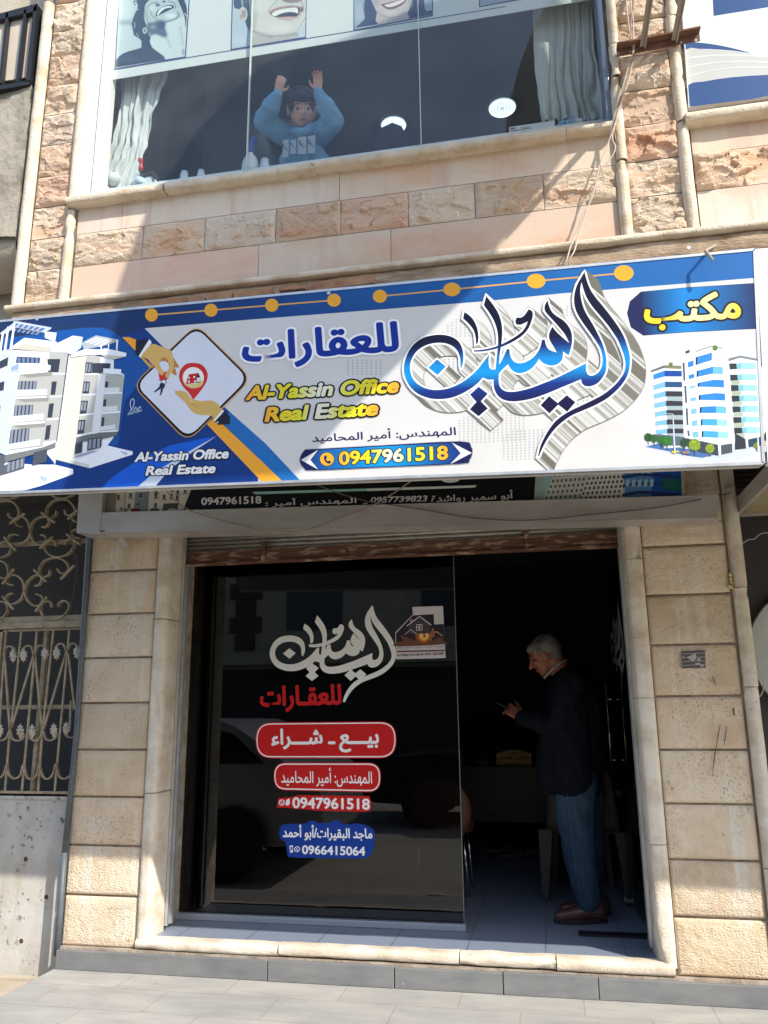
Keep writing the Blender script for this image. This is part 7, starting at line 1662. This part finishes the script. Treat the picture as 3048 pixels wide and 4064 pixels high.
paint(Q1, [(112, -180), (862, -180), (822, 628), (54, 752)], [El(180, 250, 120, 26, (150, 166, 170), 60), El(150, 60, 90, 160, (204, 214, 210), 80, .6),
  Pp([(270, -200), (300, 60), (268, 150), (240, 240), (252, 340), (272, 400), (338, 450), (345, 530), (440, 510), (452, 440), (420, 380), (400, 300), (370, 200), (375, 100), (400, 30), (520, -60), (800, -120), (760, -200)], HR, 14),
  Ln([(275, 60), (255, 40), (262, 10), (290, 30)], HR, 4, 8), Ln([(255, 240), (232, 262), (245, 320), (262, 400)], HR, 4, 8), Ln([(300, -10), (268, -20), (262, 20)], HR, 4, 8), Ln([(285, 370), (305, 400), (300, 415)], (150, 165, 165), 5, 8), Ln([(262, 250), (270, 280), (262, 310)], (150, 165, 165), 5, 8), El(300, 110, 9, 9, (150, 165, 165), 8),
  Pp([(378, 100), (425, 20), (480, -60), (760, -80), (800, 60), (822, 150), (745, 232), (600, 242), (520, 225), (440, 310), (405, 260), (378, 180)], FC_, 12),
  Pp([(440, 430), (520, 330), (600, 262), (740, 215), (822, 180), (838, 300), (826, 625), (600, 662), (520, 590), (445, 500)], (198, 208, 207), 16),
  Pp([(405, 270), (470, 250), (540, 225), (610, 245), (600, 300), (625, 390), (590, 415), (500, 380), (420, 392)], (62, 84, 104), 46, .85), El(560, 280, 40, 40, (52, 74, 96), 40, .8), El(470, 300, 30, 22, (160, 172, 170), 40, .6),
  Ln([(590, 245), (640, 238), (710, 215), (755, 175), (745, 140)], SHd, 8, 26, .8), El(665, 178, 62, 30, (206, 214, 210), 40), El(700, 60, 70, 30, (160, 172, 172), 40, .5),
  Ln([(378, 110), (385, 190), (420, 260)], SHd, 4, 18, .8), Ln([(408, 90), (402, 160), (440, 230)], SHd, 3, 14, .6), Ln([(442, 130), (456, 175), (510, 220)], (70, 92, 106), 3, 12, .8), Ln([(400, 80), (450, 40), (520, 20)], SHd, 4, 14, .8), El(470, 90, 40, 40, (200, 208, 204), 40, .7), El(520, 55, 26, 18, (80, 100, 112), 22, .9), El(592, 18, 20, 10, (60, 80, 96), 10), Ln([(640, 12), (700, 30), (722, 70), (715, 100)], SHd, 4, 10, .8),
  Pp([(498, 176), (520, 118), (600, 66), (685, 60), (700, 85), (640, 118), (560, 158), (510, 182)], (40, 60, 78), 6), Pp([(512, 160), (540, 106), (600, 74), (662, 68), (678, 84), (610, 95), (560, 130), (524, 172)], (216, 222, 214), 5), Pp([(556, 138), (598, 102), (640, 94), (604, 132), (562, 152)], (52, 74, 92), 5),
  El(378, 340, 26, 38, (170, 182, 176), 10), El(376, 340, 10, 18, (84, 104, 116), 12), El(432, 378, 16, 20, (120, 138, 142), 12), Ln([(620, 420), (650, 480), (660, 520)], (160, 174, 176), 10, 36, .8), Ln([(770, 300), (790, 400), (800, 500)], (166, 178, 180), 8, 30, .8), El(805, 580, 16, 40, (140, 154, 158), 18, .8),
  Pp([(750, -120), (800, -40), (850, 120), (848, 300), (832, 300), (820, 190), (780, 80), (740, -20)], HR, 10), Ln([(820, 150), (842, 180)], (190, 200, 198), 5, 8),
  Pp([(40, 780), (66, 660), (150, 590), (310, 540), (430, 496), (470, 540), (606, 668), (300, 740)], (48, 66, 88), 7), El(200, 650, 90, 40, (64, 82, 104), 60, .7), Ln([(420, 510), (440, 600), (430, 690)], (38, 54, 74), 5, 14, .8)], (188, 202, 202))
paint(Q2, [(82, -180), (885, -180), (872, 410), (60, 540)], [El(150, 440, 120, 60, (190, 202, 206), 60, .6),
  Pp([(70, -200), (300, -200), (285, 330), (225, 300), (195, 210), (168, 120), (110, 96), (78, 60)], (62, 82, 104), 10), El(190, 0, 40, 60, (92, 112, 130), 40, .6), Ln([(262, 300), (230, 420), (215, 540)], (132, 150, 160), 8, 16, .7),
  Pp([(288, -200), (900, -200), (880, 255), (800, 372), (700, 424), (560, 432), (420, 402), (325, 372), (280, 300)], (200, 198, 188), 8), El(300, 150, 40, 200, (168, 168, 162), 60, .7), El(400, 60, 110, 90, (212, 210, 200), 90, .6), El(600, 310, 130, 60, (214, 210, 200), 80, .8), El(420, 270, 80, 70, (206, 203, 194), 70, .6),
  Pp([(284, 390), (400, 400), (560, 430), (800, 370), (800, 420), (560, 470), (270, 520)], (178, 174, 166), 14), Ln([(296, 350), (400, 388), (490, 408), (640, 398), (770, 372)], (134, 132, 128), 12, 44, .75), El(486, 408, 20, 8, (110, 108, 106), 20, .6), Ln([(800, 310), (840, 220), (870, 160)], (218, 216, 208), 7, 16, .7), Ln([(790, 340), (830, 260), (868, 200)], (140, 138, 134), 4, 16, .6), Pp([(796, 400), (868, 280), (880, 400)], (184, 198, 206), 8),
  Pp([(466, 142), (500, 108), (600, 76), (720, 62), (812, 74), (858, 86), (832, 142), (780, 200), (700, 228), (600, 216), (530, 188)], (176, 146, 142), 14), Ln([(480, 150), (520, 112), (620, 82), (730, 66), (840, 84)], (128, 96, 96), 3, 10, .8), Pp([(488, 152), (560, 114), (700, 84), (800, 88), (812, 120), (776, 180), (680, 184), (560, 190), (510, 176)], (58, 66, 76), 5), Pp([(498, 156), (560, 116), (700, 88), (784, 90), (790, 150), (760, 140), (700, 134), (640, 142), (585, 160), (535, 182)], (226, 226, 214), 5),
  Ln([(552, 126), (558, 168)], (186, 186, 176), 1, 5, .7), Ln([(592, 112), (598, 150)], (186, 186, 176), 1, 5, .7), Ln([(640, 100), (644, 138)], (186, 186, 176), 1, 5, .7), Ln([(696, 92), (698, 132)], (186, 186, 176), 1, 5, .7), Ln([(746, 90), (748, 134)], (186, 186, 176), 1, 5, .7), El(690, 206, 90, 12, (202, 176, 170), 22, .8), El(835, 110, 16, 22, (90, 76, 78), 18, .8),
  Pp([(610, -40), (830, -40), (815, 16), (720, 34), (635, 18)], (138, 124, 118), 24), Ln([(466, 130), (478, 96), (520, 44), (572, -6)], (136, 128, 120), 3, 12, .8), Ln([(858, 90), (838, 40), (815, -10)], (130, 118, 112), 4, 12, .8),
  El(178, 160, 54, 82, (196, 190, 178), 12), El(190, 150, 24, 46, (150, 142, 134), 22), El(160, 190, 14, 30, (168, 160, 150), 16), Ln([(166, -10), (176, 60), (190, 118)], (214, 216, 212), 4, 6), Ln([(205, 246), (208, 300)], (216, 214, 206), 3, 5)], (176, 192, 198))
paint(Q3, [(40, -180), (884, -180), (884, 160), (46, 306)], [El(90, 120, 60, 100, (170, 182, 186), 60, .6),
  Pp([(46, 330), (130, 232), (160, 190), (150, 90), (190, -200), (260, -200), (300, 120), (315, 280)], (50, 66, 100), 14), Pp([(600, 240), (645, 80), (690, -200), (790, -200), (806, 100), (890, 112), (895, 190)], (50, 66, 100), 12), Ln([(150, 20), (140, 90), (160, 170)], (80, 92, 116), 4, 16, .7), El(700, 60, 30, 80, (76, 90, 118), 40, .6),
  Pp([(296, 120), (340, 170), (430, 200), (600, 150), (615, 212), (300, 264)], (178, 168, 164), 10), Pp([(212, -200), (690, -200), (645, 70), (610, 140), (520, 190), (430, 200), (345, 172), (270, 100)], (186, 176, 172), 10), Ln([(300, 120), (345, 168), (430, 196), (520, 184), (600, 136)], (140, 130, 130), 6, 26, .7), El(450, 140, 70, 26, (200, 190, 184), 50, .7), El(280, 20, 30, 60, (158, 148, 148), 50, .6), El(650, 20, 24, 60, (158, 148, 148), 40, .6),
  Pp([(334, 44), (400, 34), (590, -16), (604, 4), (560, 54), (470, 98), (400, 100), (352, 70)], (120, 84, 94), 9), Pp([(368, 56), (420, 42), (574, -8), (574, 20), (480, 66), (410, 78)], (214, 210, 204), 5)] + [Ln([(400+36*k, 46-11*k), (404+36*k, 74-10*k)], (176, 172, 168), 1, 4, .6) for k in range(5)], (152, 168, 176))
ph(1790, 2120, 1780, 30, 2110, -30, lin((150, 160, 172)))
q.T(Pc, arab('تصوير'), (38, 312), (74, 308), (38, 290), [(0.01, lin((90, 96, 100)))])
q.done('banner_print', M['print'], po2)

cur_m = mat('curtain_cloth', (0.60, 0.61, 0.58), 0.85, (0.52, 0.54, 0.52), 5, (1, 1, .5), 0.2, 30)
def curtain(rows, cr, yc, nf, amp, label, seed):
    def fn(u, v):
        q_ = v*(len(rows)-1); i = min(int(q_), len(rows)-2); t = q_-i; t = t*t*(3-2*t)
        y_ = rows[i][0]*(1-(q_-i))+rows[i+1][0]*(q_-i); xa = rows[i][1]*(1-t)+rows[i+1][1]*t; xb = rows[i][2]*(1-t)+rows[i+1][2]*t
        wob = 0.35*math.sin(v*5+seed)+0.4*noise.noise(Vector((u*3, v*4, seed)))
        p = PY(*cr(xa+(xb-xa)*u, y_), yc)
        uw = u+0.10*noise.noise(Vector((u*3.1, v*1.6, seed*2)))+0.05*noise.noise(Vector((u*8, v*2.5, seed)))
        f_ = (math.sin(2*math.pi*(nf*uw+wob))+0.45*math.sin(2*math.pi*(nf*2.3*uw+1.7*wob+seed)))*(0.75+0.9*noise.noise(Vector((u*5, v*2, seed+4)))) + 0.6*noise.noise(Vector((u*9, v*7, seed)))
        return (p.x, yc+amp*f_*(0.6+0.4*math.sin(3*v+seed)), p.z)
    b_ = MB(); b_.grid(fn, 90, 60); o_ = b_.build('curtain', cur_m); s__ = o_.modifiers.new('t', 'SOLIDIFY'); s__.thickness = 0.004
    return tag(o_, label, 'curtain', 'curtains in the upstairs window')
cl_ = curtain([(-60, 520, 760), (150, 520, 745), (320, 520, 725), (420, 524, 690), (520, 515, 655), (610, 492, 632), (680, 455, 615), (745, 410, 602), (800, 398, 590), (826, 398, 585)], U1, -0.965, 4.5, 0.022, 'pale curtain gathered and bunched on the ledge at the left of the upstairs window', 1.3)
b = MB(); 
for i, (x_, y_, rx, rz) in enumerate(((440, 790, 0.075, 0.04), (490, 775, 0.055, 0.05), (425, 752, 0.05, 0.035), (460, 815, 0.08, 0.02))):
    p = PY(*U1(x_, y_), -0.985); b.ell(p, (rx*.8, 0.035, rz*.8), 14, Matrix.Rotation(0.4*(i-1), 3, 'Y'))
sv = cl_; o = grown('bunched_fold', b, 0.006, cur_m, cl_, None, 2)
curtain([(-120, 640, 960), (50, 642, 900), (200, 646, 908), (300, 652, 925), (400, 664, 938), (480, 676, 948), (526, 684, 950)], U2, -0.965, 6.5, 0.024, 'long pale curtain hanging in loose folds at the right of the upstairs window', 4.1)

lamp_e = emit_mat('lamp_diffuser', (0.70, 0.92, 1.0), 0.30); lamp_d = emit_mat('led_ring', (0.85, 0.97, 1.0), 1.0); rimw = mat('lamp_rim', (0.5, 0.52, 0.54), 0.4)
def ceiling_lamp(px, py, r, label):
    p = PZ(px, py, 5.70); t = thing('ceiling_lamp', (p.x, p.y, 5.70), label, 'ceiling lamp', 'round lamps on the upstairs ceiling')
    m_ = MB(); m_.lathe((p.x, p.y, 5.685), [(0.0001, 0.0), (r*.92, 0.0), (r, 0.012), (r, 0.03)], 40); m_.build('diffuser', lamp_e, t)
    m_ = MB(); m_.lathe((p.x, p.y, 5.69), [(r, 0.0), (r*1.08, 0.003), (r*1.08, 0.026)], 40); m_.build('rim', rimw, t)
    m_ = MB()
    for k, nr in ((0.25, 8), (0.47, 16), (0.68, 24), (0.86, 34)):
        for i in range(nr):
            a_ = 2*math.pi*i/nr; m_.box(p.x+r*k*math.cos(a_)-0.004, p.x+r*k*math.cos(a_)+0.004, p.y+r*k*math.sin(a_)-0.004, p.y+r*k*math.sin(a_)+0.004, 5.681, 5.6845)
    m_.build('led_ring', lamp_d, t)
ceiling_lamp(1993, 423, 0.105, 'round ceiling lamp upstairs nearest the right curtain, in full view')
ceiling_lamp(1562, 492, 0.100, 'round ceiling lamp upstairs half hidden by the dark chair back')
ceiling_lamp(1138, 520, 0.10, 'round ceiling lamp upstairs glowing behind the shoulder of the boy')
oc = thing('office_chair', (-0.42, -0.55, 3.62), 'dark rounded office chair back rising behind the upstairs ledge', 'chair')
pc_ = PY(1565, 600, -0.6); b = MB(); nvy = mat('dark_chair_cloth', (0.02, 0.025, 0.045), 0.9)
pts = [PY(*U2(x_, y_), -0.6) for x_, y_ in ((-40, 680), (-30, 600), (-5, 565), (40, 545), (80, 560), (105, 610), (118, 680))]
b.prism([xz(p) for p in pts], -0.63, -0.57); o = b.build('backrest', nvy, oc); bevel(o, 0.02, 4)
b = MB(); b.box(pc_.x-0.17, pc_.x+0.23, -0.55, -0.12, 3.95, 4.02); o = b.build('seat', nvy, oc); bevel(o, 0.02, 3)
b = MB(); b.tube([(pc_.x, -0.35, 3.64), (pc_.x, -0.35, 3.95)], 0.025, 10)
for k in range(5): b.tube([(pc_.x, -0.35, 3.67), (pc_.x+0.24*math.cos(k*1.256), -0.35+0.24*math.sin(k*1.256), 3.645)], 0.018, 8)
b.build('base', M['black'], oc); b = MB(); b.bar((pc_.x, -0.57, 4.3), (pc_.x, -0.5, 3.98), 0.05, 0.01); b.build('back_stem', M['black'], oc)
# ledge clutter
ZL = 4.205
def onledge(cr, x, y, yy=-1.04): p = PY(*cr(x, y), yy); return Vector((p.x, yy, ZL))
wp = mat('white_plastic', (0.62, 0.66, 0.68), 0.4); clr = glass_mat('clear_plastic', (0.85, 0.9, 0.92), 0.08); redp = mat('red_plastic', (0.5, 0.03, 0.03), 0.4); blp = mat('blue_plastic', (0.02, 0.05, 0.28), 0.4)
p = onledge(U1, 604, 790); t = thing('spray_bottle', p, 'small clear bottle with a red spray top on the ledge by the left curtain', 'spray bottle')
b = MB(); b.lathe(p, [(0.0001, 0), (0.026, 0.0), (0.028, 0.01), (0.027, 0.06), (0.018, 0.085), (0.011, 0.095), (0.011, 0.105)], 18); b.build('bottle', clr, t)
b = MB(); b.lathe(p, [(0.0262, 0.012), (0.029, 0.012), (0.029, 0.05), (0.0262, 0.05)], 18); b.build('label', mat('pale_label', (0.5, 0.6, 0.75), 0.6), t)
b = MB(); b.lathe(p+Vector((0, 0, 0.105)), [(0.0001, 0), (0.013, 0.0), (0.013, 0.03), (0.009, 0.04), (0.009, 0.075), (0.0001, 0.076)], 14); b.box(p.x-0.006, p.x+0.006, p.y-0.028, p.y, p.z+0.15, p.z+0.168); b.build('spray_top', redp, t)
p = onledge(U1, 1082, 722, -1.022); t = thing('spray_bottle', p, 'white spray bottle with a blue trigger on the ledge left of the boy', 'spray bottle')
b = MB(); b.lathe(p, [(0.0001, 0), (0.045, 0.0), (0.048, 0.015), (0.046, 0.06), (0.034, 0.095), (0.018, 0.118), (0.016, 0.128)], 22); b.build('bottle', wp, t)
b = MB(); b.lathe(p+Vector((0, 0, 0.128)), [(0.0001, 0), (0.019, 0.0), (0.02, 0.02), (0.014, 0.026), (0.0001, 0.027)], 14)
b.build('collar', blp, t)
b = MB(); b.prism([(p.x-0.012, p.z+0.152), (p.x+0.012, p.z+0.152), (p.x+0.026, p.z+0.215), (p.x+0.02, p.z+0.235), (p.x-0.002, p.z+0.205)], p.y-0.012, p.y+0.012); b.prism([(p.x+0.006, p.z+0.21), (p.x+0.022, p.z+0.225), (p.x+0.034, p.z+0.20), (p.x+0.03, p.z+0.196)], p.y-0.008, p.y+0.008); b.build('trigger', blp, t)
for i, (cr, x_, y_, k, lb) in enumerate(((U1, 796, 770, 1.0, 'upside-down plastic cup alone on the ledge between the two spray bottles'), (U1, 868, 772, 0.9, 'low plastic cup on the ledge at the chipped joint of the stone sill'), (U1, 1144, 716, 1.1, 'plastic cup touching the white spray bottle on the ledge'), (U1, 684, 745, 1.3, 'plastic cup behind the torn carton on the ledge'))):
    p = onledge(cr, x_, y_, -1.042 if i < 3 else -0.97); b = MB(); b.lathe(p, [(0.026*k, 0.0), (0.024*k, 0.02*k), (0.019*k, 0.055*k), (0.0001, 0.056*k)], 18); o = b.build('plastic_cup', mat('cup_plastic', (0.55, 0.6, 0.64), 0.25) if i == 0 else bpy.data.materials['cup_plastic']); tag(o, lb, 'cup', 'plastic cups on the ledge')
p = onledge(U1, 640, 775, -1.02); t = thing('torn_carton', p, 'torn white carton with a black rim on the ledge right of the red-topped bottle', 'box')
b = MB(); b.box(p.x-0.05, p.x+0.035, p.y-0.02, p.y+0.05, ZL, ZL+0.06); b.build('carton', wp, t)
b = MB(); b.prism([(p.x-0.03, ZL+0.062), (p.x+0.03, ZL+0.075), (p.x+0.075, ZL+0.01), (p.x+0.085, ZL+0.02), (p.x+0.045, ZL+0.09), (p.x-0.03, ZL+0.078)], p.y-0.03, p.y-0.01); b.build('rim', M['black'], t)
p0, p1 = PY(*U2(540, 560), -1.06), PY(*U2(738, 530), -1.06)
b = MB(); b.box(p0.x, p1.x, -1.062, -0.99, ZL, ZL+0.036); o = b.build('carton', wp); bevel(o, 0.002); tag(o, 'long flat white carton with dark print on the ledge under the right lamp', 'box')
b = MB()
for k, (xa, xb, za, zb) in enumerate(((0.006, 0.03, 0.020, 0.027), (0.006, 0.05, 0.008, 0.012), (0.06, 0.11, 0.010, 0.013), (0.06, 0.10, 0.018, 0.020))): b.box(p0.x+xa, p0.x+xb, -1.0632, -1.0625, ZL+za, ZL+zb)
b.build('print', mat('dark_print', (0.08, 0.09, 0.12), 0.7), o)
p = onledge(U2, 806, 535, -1.05); b = MB()
for k in range(7): b.ell((p.x+0.016*(k-3), p.y+0.006*math.sin(k*2.1), ZL+0.014+0.008*abs(math.sin(k*1.7))), (0.018, 0.02, 0.014), 8, Matrix.Rotation(k*0.8, 3, 'Y'))
o = b.build('crumpled_bag', mat('blue_bag', (0.10, 0.35, 0.65), 0.35, (0.65, 0.7, 0.74), 30, lo=0.5, hi=0.56)); tag(o, 'crumpled blue and white plastic bag on the ledge by the right curtain', 'bag')
p = onledge(U1, 1335, 688, -1.03); b = MB(); b.box(p.x-0.012, p.x+0.012, p.y-0.01, p.y+0.01, ZL, ZL+0.018); b.box(p.x-0.05, p.x-0.013, p.y-0.02, p.y+0.01, ZL, ZL+0.012); b.box(p.x+0.013, p.x+0.045, p.y-0.02, p.y+0.01, ZL, ZL+0.010)
o = b.build('paper_packet', mat('red_white_packet', (0.5, 0.05, 0.05), 0.5, (0.7, 0.7, 0.7), 24, lo=0.45, hi=0.5)); tag(o, 'small red and white packet on the ledge below the boy', 'packet')
